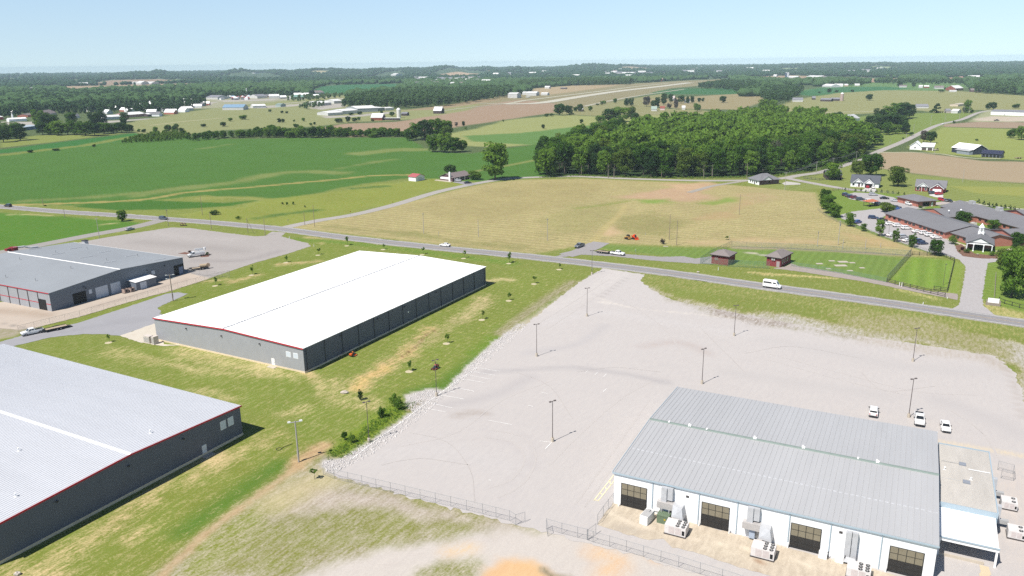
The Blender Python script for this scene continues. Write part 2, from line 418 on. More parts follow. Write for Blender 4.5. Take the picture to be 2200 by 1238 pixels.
 for L, wd in (([(300,420),(380,405),(500,392),(620,370),(740,372)], 14),([(780,330),(850,322),(900,322)], 26),([(730,362),(820,346),(850,342)], 5),([(430,320),(500,310)], 4),
    ([(60,432),(200,424),(300,414),(430,402)], 7)):
  st(L, wd, ca=A(122,146,76), cb=A(150,156,92), mx=0.45, soft=6, wb=4, ws=15)
 reg([(150,444),(230,434),(330,431),(480,436),(560,430),(500,442),(380,450),(250,452)], ca=A(70,120,38), cb=CROP2, mx=0.2, nv=0.22, soft=1.5)
 st([(-80,436),(0,441),(140,437),(300,430),(400,414),(520,404),(640,393),(720,386),(800,378),(880,376)], 4.6, ca=A(196,176,112), cb=A(160,160,86), mx=0.3, nv=0.15, soft=1.5, wb=1)
 st([(430,427),(500,424),(570,428),(600,434)], 7, ca=A(166,166,92), cb=A(130,150,70), mx=0.4, soft=2.5, wb=2)
 st([(1000,372),(1100,354),(1160,342)], 5, ca=A(160,160,96), mx=0.2, soft=2)
 reg([(560,430),(640,422),(730,410),(800,398),(870,391),(930,385),(1010,390),(1060,392),(985,398),(920,414),(845,438),(760,458),(690,470),(610,486),(520,478),(440,470),(380,462),(440,452),(520,444)],
  ca=A(136,156,62), cb=A(172,168,92), mx=0.4, nv=0.26, soft=3, wb=4, ws=15)
 for L, wd in (([(760,405),(800,402),(830,400)], 7),([(600,462),(680,452)], 6),([(545,470),(600,462)], 5)):
  st(L, wd, ca=A(92,124,58), cb=A(120,146,70), mx=0.3, soft=3, wb=2)
 # ---- field left of the side road
 reg([(-200,462),(0,458),(120,464),(240,474),(305,481),(265,492),(190,505),(110,521),(0,538),(-200,570)], ca=A(88,138,44), cb=A(126,150,64), mx=0.2, nv=0.24, soft=2.5, wb=3, ws=14)
 st([(0,543),(110,525),(190,509),(270,496),(315,484)], 6.5, ca=A(126,148,62), cb=STRAW, mx=0.12, soft=1.5)
 st([(20,462),(60,461),(110,464)], 3, cb=STRAW, mx=0.6, soft=1.5)
 st([(215,484),(250,479)], 3, cb=STRAW, mx=0.6, soft=1.5)
 # ---- hay field
 HAYF = [(612,488),(700,474),(766,463),(850,442),(940,418),(1005,402),(1060,392),(1110,387),(1250,384),(1400,390),(1520,394),(1620,402),(1700,410),(1752,414),(1760,436),(1776,460),
   (1830,484),(1900,508),(1950,528),(2020,552),(1960,551),(1860,542),(1700,532),(1570,531),(1440,528),(1330,524),(1285,522),(1190,538),(1150,545),(1000,532),(860,516),(740,502)]
 reg(HAYF, ca=A(166,162,104), cb=A(208,190,142), mx=0.5, nv=0.3, soft=2, row=(R(62),4.6,0.08))
 for px, ca, cb, mx in [([(900,440),(1100,396),(1300,394),(1260,430),(1100,470),(960,480)], A(164,159,102), A(200,182,134),0.48),
      ([(1340,424),(1400,408),(1530,398),(1500,412),(1540,428),(1460,434)], A(214,184,148), A(190,160,130),0.35),
      ([(1420,398),(1530,390),(1550,398),(1470,408)], A(222,190,154), A(186,160,120),0.3),
      ([(1375,430),(1440,427),(1445,435),(1380,436)], A(140,170,80), A(170,176,100),0.2),
      ([(1500,438),(1590,424),(1600,432),(1530,440)], A(144,168,80), A(170,176,100),0.2),
      ([(1295,498),(1310,488),(1370,478),(1376,486),(1340,502),(1305,507)], A(222,192,154), A(200,180,130),0.3),
      ([(1500,470),(1560,450),(1600,430),(1640,420),(1620,440),(1560,470)], A(206,176,136), A(176,166,110),0.4),
      ([(1480,520),(1600,512),(1780,516),(1800,522),(1640,530)], A(222,196,152), A(180,168,116),0.4),
      ([(1800,498),(1880,508),(1960,534),(1900,532),(1820,516)], A(214,186,140), A(180,168,116),0.4),
      ([(1560,416),(1640,412),(1680,424),(1640,436)], A(206,180,140), A(170,166,110),0.4),
      ([(700,488),(800,496),(960,520),(1150,540),(1100,530),(900,500)], A(144,148,88), A(186,172,122),0.38),
      ([(1300,470),(1400,455),(1480,478),(1440,510),(1350,500)], A(152,152,92), A(192,176,128),0.4),
      ([(1160,470),(1230,440),(1340,430),(1330,470),(1250,500),(1170,505)], A(158,158,98), A(200,184,134),0.45)]:
  reg(px, ca=ca, cb=cb, mx=mx, soft=5, wb=5, ws=16)
 st([(1276,520),(1300,490),(1330,462),(1345,440)], 3, ca=A(190,176,120), cb=A(206,190,134), soft=1.5)
 st([(1240,448),(1300,440),(1350,432)], 3, ca=A(150,160,88), cb=A(160,166,90), soft=2)
 # ---- cut grass by the pump houses and around
 reg([(1290,526),(1440,531),(1570,534),(1640,536),(1700,536),(1860,546),(1950,556),(1958,550),(1905,606),(1700,576),(1560,566),(1500,560),(1320,538),(1270,533)], ca=A(122,150,70), cb=A(142,162,84), mx=0.3, nv=0.15, soft=1.5, row=(R(150),3.0,0.06))
 reg([(1960,551),(2050,560),(2036,622),(1985,618),(1912,602)], ca=A(126,160,62), cb=A(152,172,80), mx=0.3, nv=0.12, soft=0.8, row=(R(152),5.5,0.10))
 reg([(2052,560),(2072,570),(2060,632),(2036,630)], ca=A(140,164,70), cb=A(156,172,84), mx=0.3, nv=0.12, soft=1)
 reg([(1700,532),(1860,541),(1960,548),(1958,552),(1860,546),(1700,537),(1572,535),(1572,530)], ca=A(180,164,144), cb=A(150,150,100), mx=0.3, nv=0.15, soft=1)
 st([(1588,541),(1625,545)], 1.2, ca=A(214,206,186), cb=A(214,206,186), soft=0.5)
 st([(1630,547),(1655,549)], 1.4, ca=A(214,206,196), cb=A(214,206,196), soft=0.5)
 st([(1610,586),(1700,592),(1795,598)], 2.2, cb=A(236,214,150), mx=0.75, soft=1.5)
 st([(1640,590),(1720,592)], 1.6, cb=A(236,214,150), mx=0.7, soft=1.0)
 st([(1930,622),(1980,634),(2010,642)], 3.0, cb=A(220,210,140), mx=0.55, soft=2)
 # ---- nursing home grounds
 reg([(1776,462),(1770,412),(1800,408),(1920,416),(2050,432),(2330,470),(2330,700),(2180,690),(2150,660),(2100,640),(2080,560),(1990,542),(1900,512),(1820,484)], ca=A(124,152,62), cb=A(146,164,80), mx=0.3, nv=0.14, soft=1.5, row=(R(40),3.5,0.08))
 reg([(2090,640),(2120,652),(2200,672),(2330,690),(2330,720),(2130,676)], ca=A(150,158,78), cb=A(224,208,150), mx=0.42, nv=0.2, soft=2)
 # ---- verges by the main road
 st([(1360,596),(1500,614),(1650,634),(1800,654),(1960,676),(2120,700),(2300,726)], 14, ca=A(136,150,70), cb=A(206,192,136), mx=0.16, soft=3)
 # ---- lot's ragged upper edge, gravel creeping into grass
 reg([(1370,604),(1400,628),(1470,652),(1560,676),(1700,704),(1860,730),(2020,752),(2130,770),(2180,800),(2220,900),(2330,900),(2330,800),(2200,740),(2120,726),(1900,704),
  (1720,684),(1600,668),(1500,650),(1430,628)], ca=A(150,148,84), cb=LOT, mx=0.62, nv=0.2, soft=4, wb=4, ws=9)
 reg([(1800,668),(1980,684),(2110,720),(2170,770),(2090,754),(1900,722),(1780,694)], ca=A(152,154,86), cb=A(206,194,170), mx=0.3, nv=0.2, soft=5, wb=4, ws=9)
 # ---- grass between the white building and the lot
 reg([(655,806),(1043,616),(1060,590),(1110,575),(1262,590),(1180,640),(1080,714),(1000,790),(900,860),(860,880),(760,880),(690,850)], ca=A(136,151,67), cb=STRAW, mx=-0.05, nv=0.2, soft=2, row=(R(57),2.4,0.05))
 st([(1040,765),(960,826),(900,845)], 7, ca=LUSH, mx=-0.2, soft=3)
 st([(1200,640),(1120,688),(1030,758)], 6, ca=A(118,150,52), mx=-0.1, soft=3)
 st([(1230,606),(1150,660),(1075,716)], 4, ca=A(150,148,96), cb=A(210,198,180), mx=0.3, soft=2)
 st([(770,832),(800,805),(850,775),(890,745),(930,708)], 6.0, cb=A(240,206,154), mx=0.62, nv=0.25, soft=3.5, wb=1.5, ws=3)
 st([(765,835),(790,812),(830,790)], 3.0, cb=A(244,208,144), mx=0.75, soft=1.5, wb=1, ws=3)
 st([(862,768),(890,748),(908,728),(918,718),(932,711)], 0.5, ca=A(120,84,54), cb=A(120,84,54), mx=0.5, soft=0.5, wb=0.3, ws=1)
 st([(985,690),(1020,665),(1045,640)], 6, cb=A(232,210,164), mx=0.55, soft=3, wb=1.5, ws=4)
 st([(1050,604),(1080,600),(1096,602)], 4, cb=A(232,210,164), mx=0.6, soft=2, wb=1)
 st([(905,742),(960,705),(985,690)], 4, cb=A(226,206,160), mx=0.35, soft=3, wb=1)
 st([(655,808),(665,835),(690,852),(740,862),(780,866),(800,880)], 4.5, cb=A(240,216,166), mx=0.55, nv=0.2, soft=2.5, wb=1.2, ws=3)
 st([(648,806),(660,818)], 5, cb=A(244,212,160), mx=0.85, soft=2)
 st([(680,820),(720,836),(715,820)], 5, cb=A(240,216,166), mx=0.4, soft=3)
 st([(690,905),(715,888),(740,872)], 1.5, cb=A(240,216,166), mx=0.6, soft=1)
 st([(730,900),(780,875),(800,860)], 3, cb=A(240,216,166), mx=0.42, soft=2)
 # ---- grass below the white building
 reg([(40,742),(110,726),(180,719),(258,722),(330,742),(400,742),(655,806),(690,850),(760,880),(840,880),(740,960),(690,968),(560,900),(515,872),(200,792),(30,744)],
  ca=A(134,150,65), cb=A(210,198,146), mx=0.02, nv=0.2, soft=1.5)
 for L, wd, m in (([(395,752),(480,775),(560,790)], 9,0.42),([(330,775),(420,795),(520,806)], 5,0.35),([(430,842),(500,856)], 3,0.5),([(240,756),(300,770)], 6,0.32),
     ([(555,790),(585,798),(560,803)], 2.5,0.85),([(570,800),(640,812)], 3,0.4),([(618,888),(650,878)], 4,0.4),([(700,850),(760,868)], 6,0.3)):
  st(L, wd, cb=A(236,216,164), mx=m, soft=3, wb=1.5, ws=5)
 # ---- strip along the lower-left building
 reg([(515,935),(560,900),(640,940),(690,968),(640,1010),(560,1060),(430,1150),(340,1245),(60,1245),(0,1245),(-20,1215),(250,1080)], ca=A(138,151,67), cb=A(222,204,152), mx=0.02, nv=0.2, soft=2)
 for L, wd, m in (([(440,985),(380,1020),(300,1075),(200,1150),(120,1205)], 3.0,0.5),([(470,975),(445,1000),(400,1040)], 3,0.5),([(550,945),(500,985),(460,1010)], 2.4,0.5),([(330,1075),(250,1130),(180,1180)], 2.5,0.38),
     ([(300,1145),(270,1165)], 3,0.5),([(445,975),(470,990)], 3,0.8),([(90,1225),(130,1200)], 5,0.4),([(560,960),(600,930)], 2,0.4),([(20,1228),(110,1238)], 4,0.5)):
  st(L, wd, cb=A(240,214,164), mx=m, soft=2, wb=1.0, ws=4)
 st([(600,1000),(500,1070),(400,1140)], 5, ca=LUSH, mx=-0.15, soft=3)
 # ---- front lower ground: old track, gravel, thin grass
 reg([(700,985),(640,1000),(560,1060),(430,1150),(330,1245),(300,1330),(1500,1330),(1560,1250),(1300,1175),(1130,1130),(900,1075)], ca=A(158,154,96), cb=A(212,203,190), mx=0.56, nv=0.2, soft=3, wb=1.5, ws=5)
 reg([(430,1245),(470,1180),(560,1110),(660,1070),(720,1060),(860,1085),(960,1105),(1040,1120),(1060,1135),(960,1155),(840,1172),(740,1195),(660,1225),(640,1245)], ca=A(146,150,76), cb=A(204,194,172), mx=0.3, nv=0.22, soft=4, wb=3, ws=5)
 reg([(380,1245),(420,1160),(520,1090),(600,1060),(660,1064),(560,1130),(480,1200),(450,1245)], ca=A(142,152,64), cb=A(214,202,176), mx=0.3, nv=0.22, soft=3)
 reg([(590,1110),(690,1040),(760,1050),(900,1090),(1080,1128),(1060,1136),(950,1112),(800,1090),(700,1090)], ca=A(190,176,158), cb=A(222,212,200), mx=0.5, soft=3, wb=2, ws=4)
 reg([(640,1250),(700,1212),(820,1184),(960,1160),(1080,1140),(1180,1130),(1300,1150),(1600,1240),(1650,1330),(600,1330)], ca=GRAVEL, cb=A(230,222,213), mx=0.4, nv=0.1, soft=2.5, wb=1.5, ws=5)
 reg([(880,1250),(900,1225),(960,1208),(1030,1200),(1040,1215),(1030,1250)], ca=A(140,146,66), cb=A(214,204,186), mx=0.45, nv=0.22, soft=2, wb=1, ws=3)
 reg([(1025,1250),(1040,1222),(1070,1206),(1110,1200),(1150,1206),(1170,1222),(1210,1250),(1215,1300),(1020,1300)], ca=A(246,208,160), cb=A(238,196,146), mx=0.4, nv=0.14, soft=1.5, wb=0.8, ws=3)
 st([(1168,1224),(1185,1236),(1225,1246)], 1.2, ca=A(190,176,150), cb=A(150,140,110), mx=0.5, soft=0.8, wb=0.4, ws=1)
 st([(965,1186),(1010,1178)], 2.5, ca=A(244,214,172), soft=2)
 st([(1290,1190),(1330,1205),(1300,1230)], 3.5, ca=A(244,206,164), cb=A(240,220,196), soft=3, wb=1)
 st([(1415,1165),(1400,1185),(1410,1200)], 1.8, ca=A(244,206,164), cb=A(240,200,160), soft=1.5)
 st([(700,960),(640,1003),(560,1062),(450,1140),(340,1245)], 1.5, ca=A(196,168,130), cb=A(214,190,150), mx=0.5, soft=0.8, wb=0.4, ws=2)
 st([(700,958),(665,975),(640,1000)], 3.5, ca=A(190,158,120), cb=A(226,198,150), mx=0.5, soft=1.5, wb=0.8, ws=2)
 st([(690,1030),(640,1055),(600,1075)], 7, ca=A(196,186,140), cb=A(222,208,170), mx=0.45, soft=4)
 # ---- weeds in the ditch and white stone beside the lot
 reg([(716,985),(705,968),(740,935),(790,902),(830,872),(870,860),(885,874),(850,905),(800,945),(750,975)], ca=A(122,152,46), cb=A(150,160,64), mx=0.35, nv=0.28, soft=1.2, wb=0.6, ws=2)
 st([(850,912),(800,950),(745,985),(700,985)], 1.2, ca=A(186,176,166), cb=A(150,150,100), mx=0.4, soft=0.8, wb=0.6, ws=2)
 reg([(690,1000),(690,990),(730,985),(790,952),(850,910),(885,884),(868,868),(872,850),(915,836),(955,838),(1000,790),(1060,735),(1105,702),(1130,690),(1140,700),(1050,775),(985,830),(900,905),(800,982),(725,1020),(700,1015)],
  ca=RIPRAP, cb=A(206,202,200), mx=0.35, nv=0.34, soft=0.6, wb=0.5, ws=2)
 reg([(1095,712),(1130,690),(1190,648),(1250,606),(1280,590),(1296,588),(1260,612),(1200,655),(1140,706)], ca=A(214,204,190), cb=A(176,170,120), mx=0.4, nv=0.2, soft=1.2, wb=0.8, ws=3)
 st([(872,882),(890,872),(905,864)], 1.0, ca=A(160,150,130), cb=A(140,140,90), mx=0.5, soft=0.5)
 # ---- left side: verges, grass island, yard edge
 reg([(-60,700),(0,704),(74,706),(170,684),(272,655),(366,627),(450,602),(560,566),(640,544),(690,530),(620,516),(640,512),(760,520),(771,540),(331,686),(345,668),(400,634),(380,628),(270,660),(165,696),(82,712),(0,736),(-60,750)],
  ca=A(133,149,64), cb=STRAW, mx=-0.1, nv=0.2, soft=1)
 reg([(-60,704),(0,700),(58,708),(30,722),(-60,740)], ca=A(196,184,172), cb=A(150,150,90), mx=0.4, nv=0.2, soft=1.5)
 for L, wd, m in (([(600,568),(680,562)], 4,0.6),([(495,606),(560,590)], 4,0.5),([(660,510),(740,517)], 3,0.6),([(440,606),(480,600)], 3,0.6),([(690,523),(700,520)], 3,0.6)):
  st(L, wd, cb=A(240,206,160), mx=m, soft=2, wb=1)
 st([(600,514),(740,521),(930,544),(1100,566)], 6, ca=A(112,146,52), cb=A(206,190,120), mx=0.06, soft=3)
 me = npmesh('ground', np.stack([x, y, z], 1), Fq)
 P.store(me)
 me.polygons.foreach_set('use_smooth', [True] * len(me.polygons))
 structure('ground', me, GM)
WOOD = [(1152,380),(1165,345),(1215,322),(1290,300),(1420,285),(1560,275),(1640,262),(1740,268),(1800,290),(1862,318),(1850,338),(1790,356),(1700,373),(1590,381),(1400,382),(1250,377)]
ground()
# ---------------------------------------------------------------- paved sheets
def sheet(name, px, z, ca, cb=None, mx=0.0, nv=0.06, step=2.0, jag=0.15, paints=(), world=None):
 P = W(px) if world is None else np.array(world, float)
 pts = []
 for i in range(len(P)):
  a, b = P[i], P[(i + 1) % len(P)]; n = max(1, int(np.linalg.norm(b - a) / 0.8))
  for k in range(n):
   q = a + (b - a) * k / n
   pts.append(q + (rng.normal(0, jag, 2) if k else 0))
 pts = np.array(pts); nbd = len(pts)
 gx, gy = np.meshgrid(np.arange(P[:, 0].min(), P[:, 0].max(), step), np.arange(P[:, 1].min(), P[:, 1].max(), step))
 gx, gy = gx.ravel(), gy.ravel()
 k = sdist(gx, gy, pts) > 0.35 * step
 vs = [Vector(p) for p in pts] + [Vector((a, b)) for a, b in zip(gx[k], gy[k])]
 out = delaunay_2d_cdt(vs, [(i, (i + 1) % nbd) for i in range(nbd)], [], 1,1e-5)
 V = np.array([v[:] for v in out[0]]); Fq = np.array([f for f in out[2] if len(f) == 3])
 me = npmesh(name, np.column_stack([V, np.full(len(V), z)]), Fq)
 pt = Paint(V[:, 0], V[:, 1], ca, cb if cb is not None else ca, mx, nv)
 for fn, a, kw in paints: getattr(pt, fn)(a[0], *a[1:], **kw)
 pt.store(me)
 return structure(name, me, GM)
def strip(name, px, width, z, ca, cb=None, mx=0.0, nv=0.06, jag=0.06, world=None, off=0.0, dash=None):
 L = smooth_line(W(px) if world is None else world, 2.5)
 T = np.gradient(L, axis=0); T /= np.linalg.norm(T, axis=1)[:, None]; Nn = np.stack([-T[:, 1], T[:, 0]], 1)
 w = np.broadcast_to(np.asarray(width, float),(len(L),))
 cols = (-1,-0.5,0,0.5,1)
 V = np.concatenate([L + Nn * ((off + 0.5 * w * c + (rng.normal(0, jag, len(L)) if abs(c) == 1 else 0))[:, None]) for c in cols])
 n = len(L); Fq = []
 dist = np.concatenate([[0], np.cumsum(np.linalg.norm(np.diff(L, axis=0), axis=1))])
 for i in range(n - 1):
  if dash and (dist[i] % (dash[0] + dash[1])) > dash[0]: continue
  for c in range(4): Fq.append((c * n + i, c * n + i + 1,(c + 1) * n + i + 1,(c + 1) * n + i))
 me = npmesh(name, np.column_stack([V, np.full(len(V), z)]), np.array(Fq)[:, ::-1])
 pt = Paint(V[:, 0], V[:, 1], ca, cb if cb is not None else ca, mx, nv); pt.store(me)
 return structure(name, me, GM)
MAIN = [(-120,434),(0,444),(137,455.5),(247,462.5),(343,470),(439,477),(522,484.5),(600,492),(742,510.6),(934,531.8),(1100,548),(1150,553),(1400,582),(1600,610),(1875,647),(2138,686),(2280,707)]
WHITE_LINE = (.74,.74,.72); BAYL = (.78,.7,.42)
def paint_line(name, px, w=0.14, z=0.075, c=WHITE_LINE, world=None):
 P = [at(*p) for p in px] if world is None else world
 mb = MB()
 for a, b in zip(P[:-1], P[1:]):
  a, b = Vector(a[:2]), Vector(b[:2]); d = (b - a).normalized(); n = Vector((-d.y, d.x)) * w / 2
  mb.poly([(*(a + n), z),(*(a - n), z),(*(b - n), z),(*(b + n), z)])
 o = obj(name, mb, mat('line_paint' if c is WHITE_LINE else 'line_paint_%d' % int(c[0] * 1000), c, 0.8, var=0.25, scale=2.0)); o['kind'] = 'structure'; return o
def roads():
 strip('main_road', MAIN, 8.2,0.05, A(172,170,172), A(160,158,160),0.4,0.05)
 strip('road_edge_line', MAIN, 0.24,0.07,(.62,.62,.6), nv=0.03, off=3.35, jag=0.0)
 strip('road_edge_line', MAIN, 0.24,0.07,(.62,.62,.6), nv=0.03, off=-3.35, jag=0.0)
 strip('road_centre_line', MAIN, 0.22,0.07, A(222,196,150), nv=0.05, jag=0.0)
 strip('road_shoulder', MAIN, 1.0,0.035, A(206,200,192), A(170,170,120),0.3,0.2, off=4.3, jag=0.2)
 strip('road_shoulder', MAIN, 1.0,0.035, A(206,200,192), A(170,170,120),0.3,0.2, off=-4.3, jag=0.2)
 SIDE = [(600,492),(640,483),(690,473),(760,461.5),(845,441),(935,414),(1000,399),(1060,388),(1100,383.5),(1150,381),(1196,379.5),(1251,379.5),(1347,384),(1484,388),(1594,388),(1650,386),(1690,382),(1720,376.5),
   (1765,370),(1814,355),(1861,339),(1886,326.5),(1943,303),(1998,276),(2026,266),(2067,256.5),(2100,243),(2125,238.5),(2170,238),(2260,238)]
 strip('side_road', SIDE, 6.6,0.04, A(200,194,188), A(186,182,178),0.4,0.06)
 strip('farm_road', [(-120,560),(0,543),(110,522),(192,506),(275,491),(310,483),(345,474)], 8.0,0.045, A(186,180,174), A(172,170,168),0.4,0.06)
 strip('house_lane', [(1690,383),(1730,391),(1780,400),(1830,408),(1870,411)], 6.0,0.045, A(196,190,186), nv=0.06)
 strip('gravel_lane', [(1886,328),(1960,328),(2020,331),(2060,337),(2105,341),(2150,341)], 3.2,0.045, A(206,204,172), nv=0.1)
 strip('gravel_lane', [(1660,258),(1690,255),(1760,243),(1855,240),(1900,238),(1980,236),(2010,236)], 5,0.045, A(206,204,176), nv=0.1)
 strip('gravel_lane', [(1360,243),(1450,244),(1560,245),(1620,246)], 5,0.045, A(190,184,160), nv=0.1)
 strip('gravel_lane', [(1480,414),(1515,404),(1530,400),(1560,395),(1600,389)], 4.0,0.045, A(186,180,170), nv=0.1)
 strip('runway', [(1085,224),(1160,221.5),(1240,209),(1330,196),(1410,187),(1482,178)], 30,0.3, A(226,222,204), A(206,202,186),0.4,0.08, jag=0.5)
 strip('taxiway', [(1030,222),(1090,222.5),(1130,216),(1220,205),(1300,195),(1370,186),(1440,179)], 13,0.25, A(214,210,186), A(196,194,170),0.4,0.08, jag=0.4)
 strip('country_road', [(1255,229),(1300,219),(1360,208),(1420,199),(1470,192)], 9,0.25, A(200,196,176), nv=0.08)
 strip('country_road', [(940,240),(1010,231),(1080,224)], 7,0.2, A(196,192,170), nv=0.08)
 strip('country_road', [(600,224),(680,217),(740,213),(690,209)], 10,0.2, A(214,208,194), nv=0.08)
 strip('country_road', [(320,270),(400,261),(480,254)], 5,0.1, A(206,200,160), nv=0.1)
 strip('country_road', [(480,236),(560,231),(620,226),(690,218)], 7,0.15, A(206,200,180), nv=0.08)
 # left yard, drive and concrete
 sheet('parking_yard', [(170,521),(239,508.5),(368,489),(406,490),(480,500),(546,508),(570,507),(584,498),(614,500),(604,508),(640,518),(662,523),(668,529),(620,545),(550,564),(500,581),(450,598),(300,640),(100,600)], 0.03,
  A(196,190,186), A(184,178,174),0.35,0.07, step=2.5, paints=[('stroke', ([(300,520),(420,530),(520,540)], 8), dict(ca=A(180,174,170), soft=6)),('stroke', ([(420,560),(520,560),(600,540)], 3), dict(ca=A(172,166,164), soft=3)),
                  ('stroke', ([(330,500),(400,510),(500,515)], 6), dict(ca=A(204,198,194), soft=5))])
 sheet('concrete_apron', [(452,598),(368,625),(272,651),(172,681),(74,705),(40,709),(-80,700),(-80,645),(0,650),(120,640),(300,580),(398,584),(425,592)], 0.045,
  A(224,208,192), A(206,196,184),0.35,0.08, paints=[('stroke', ([(0,668),(60,672),(100,678)], 5), dict(ca=A(196,176,156), soft=3)),('stroke', ([(6,694),(58,708)], 0.6), dict(ca=A(150,144,138), soft=0.5)),
                ('stroke', ([(200,660),(300,632),(400,600)], 2.0), dict(ca=A(196,180,166), soft=2))])
 sheet('driveway', [(-60,751),(0,735),(82,711.5),(165,695),(275,659.5),(357,631.5),(382,628.5),(404,631.5),(386,640),(350,655.5),(338,662),(346,668),(345,690),(330,697),(258,722),(233,719),(178,718),(110,725),(33,743),(0,752),(-60,768)], 0.04,
  A(186,186,190), A(176,176,182),0.35,0.05, paints=[('stroke', ([(60,728),(180,706),(280,690)], 2), dict(ca=A(174,174,178), soft=2)),('stroke', ([(250,690),(300,688)], 5), dict(ca=A(178,178,182), soft=3))])
 sheet('concrete_pad', [(258,722),(330,696),(350,696),(352,740),(392,742),(352,744),(300,736)], 0.06, A(240,232,216), A(228,216,200),0.3,0.06, step=1.5)
 for tk in ([(1040,940),(1100,950),(1128,985),(1100,1030),(1050,1050)], [(1060,925),(1120,938),(1152,980),(1125,1040),(1070,1070)], [(1235,1085),(1290,1010),(1350,925),(1395,860)], [(1255,1090),(1312,1010),(1372,925)], [(1150,700),(1230,650),(1310,600)], [(1180,705),(1260,652),(1330,604)],
   [(1330,640),(1420,700),(1480,780)], [(1650,760),(1800,800),(1960,840),(2100,850)], [(1640,770),(1800,815),(1950,850)], [(860,960),(980,930),(1080,860),(1180,820)], [(1180,1000),(1240,940),(1330,860),(1400,820)], [(2040,880),(2110,930),(2160,1010)]):
  strip('tyre_mark', tk, 0.4,0.042, A(215,209,205), A(220,214,210),0.5,0.06, jag=0.04)
 for ck in ([(820,1000),(900,985),(1010,1000)], [(880,930),(960,950),(1010,1010),(1020,1080)], [(1110,800),(1180,830),(1230,900)], [(1240,800),(1320,790),(1420,800)], [(1600,760),(1700,745),(1850,770)], [(1500,700),(1540,740),(1600,800)], [(1850,800),(1900,840),(2010,830)]):
  strip('asphalt_crack', ck, 0.16,0.046, A(210,204,200), nv=0.08, jag=0.02)
 # the big lot
 lot = [(1296,577),(1272,590),(1240,611),(1190,649),(1135,694),(1090,730),(1040,775),(985,824),(930,870),(880,908),(800,970),(716,1022),(830,1054),(960,1090),(1100,1126),(1180,1146),(1290,1175),
  (1420,1212),(1600,1262),(1700,1330),(2400,1330),(2400,1000),(2216,930),(2196,846),(2180,800),(2140,766),(2080,756),(2000,744),(1850,722),(1740,702),(1640,684),(1560,668),(1490,655),(1440,643),(1398,622),(1376,603),(1384,590)]
 pts = [('stroke', ([(1040,800),(1130,795),(1230,790),(1330,802),(1430,822)], 2.0), dict(ca=A(196,192,192), soft=1.6, wb=0.6)),
  ('stroke', ([(960,870),(1060,850),(1140,810)], 3), dict(ca=A(204,199,198), soft=2.5)),
  ('stroke', ([(1380,745),(1450,735),(1490,745),(1520,760)], 2.5), dict(ca=A(208,196,190), soft=2.5)),
  ('stroke', ([(980,894),(1020,886),(1045,889)], 2.2), dict(ca=A(188,176,166), soft=1.5, wb=0.6)),
  ('stroke', ([(1150,672),(1240,640),(1310,600),(1330,584)], 7), dict(ca=A(228,222,217), soft=3)),
  ('stroke', ([(1180,690),(1290,672),(1420,690),(1600,720)], 5), dict(ca=A(224,219,216), soft=4)),
  ('stroke', ([(1289,641),(1350,660),(1500,676),(1650,690)], 0.8), dict(ca=A(240,232,222), soft=0.8, wb=0.4)),
  ('stroke', ([(1289,641),(1345,598)], 0.7), dict(ca=A(196,190,186), soft=0.6)),
  ('stroke', ([(1292,650),(1306,652)], 1.6), dict(ca=A(246,238,228), soft=0.8)),
  ('stroke', ([(1130,760),(1240,740),(1300,700)], 2.0), dict(ca=A(206,202,202), soft=2)),
  ('stroke', ([(1650,730),(1800,760),(1960,790),(2120,800)], 6), dict(ca=A(214,209,206), soft=5)),
  ('stroke', ([(1560,800),(1760,830),(1900,850)], 4), dict(ca=A(213,208,205), soft=4)),
  ('stroke', ([(2020,860),(2130,900),(2180,930)], 5), dict(ca=A(210,205,203), soft=4)),
  ('stroke', ([(1230,1080),(1290,1020),(1350,930),(1410,860)], 5), dict(ca=A(224,218,214), soft=4)),
  ('stroke', ([(820,985),(900,960),(1000,980),(1100,1000)], 7), dict(ca=A(222,217,214), soft=5)),
  ('stroke', ([(1040,940),(1100,955),(1130,1000),(1090,1040)], 0.9), dict(ca=A(212,206,204), soft=0.8)),
  ('stroke', ([(1120,930),(1150,960),(1150,1010)], 0.7), dict(ca=A(213,207,205), soft=0.7)),
  ('stroke', ([(2018,950),(2120,966),(2200,981),(2300,1000)], 1.8), dict(ca=A(240,224,196), soft=0.8)),
  ('region', ([(1420,622),(1500,654),(1560,668),(1700,694),(1900,728),(2000,744),(1980,748),(1880,738),(1700,710),(1540,676),(1440,646)],), dict(cb=A(152,146,98), mx=0.42, soft=3, wb=3, ws=7)),
  ('region', ([(1500,650),(1560,668),(1700,692),(1720,706),(1640,700),(1540,678)],), dict(cb=A(150,134,116), mx=0.46, soft=2, wb=1.5, ws=5)),
  ('region', ([(1850,722),(2000,744),(2140,766),(2170,800),(2100,778),(1980,760),(1860,736)],), dict(ca=A(216,209,203), cb=A(196,184,168), mx=0.25, soft=3, wb=2, ws=6)),
  ('stroke', ([(2100,760),(2160,790),(2186,850),(2200,900)], 1.0), dict(ca=A(200,190,182), soft=0.8)),
  ('region', ([(2190,1000),(2130,1010),(2140,1100),(2200,1250),(2300,1250),(2300,1000)],), dict(ca=A(226,216,208), soft=3)),
  ('stroke', ([(1270,1170),(1400,1205),(1560,1250)], 6), dict(ca=A(226,220,214), soft=3))]
 sheet('parking_lot', lot, 0.03, LOT, A(212,207,205),0.3,0.05, step=1.6, jag=0.3, paints=pts)
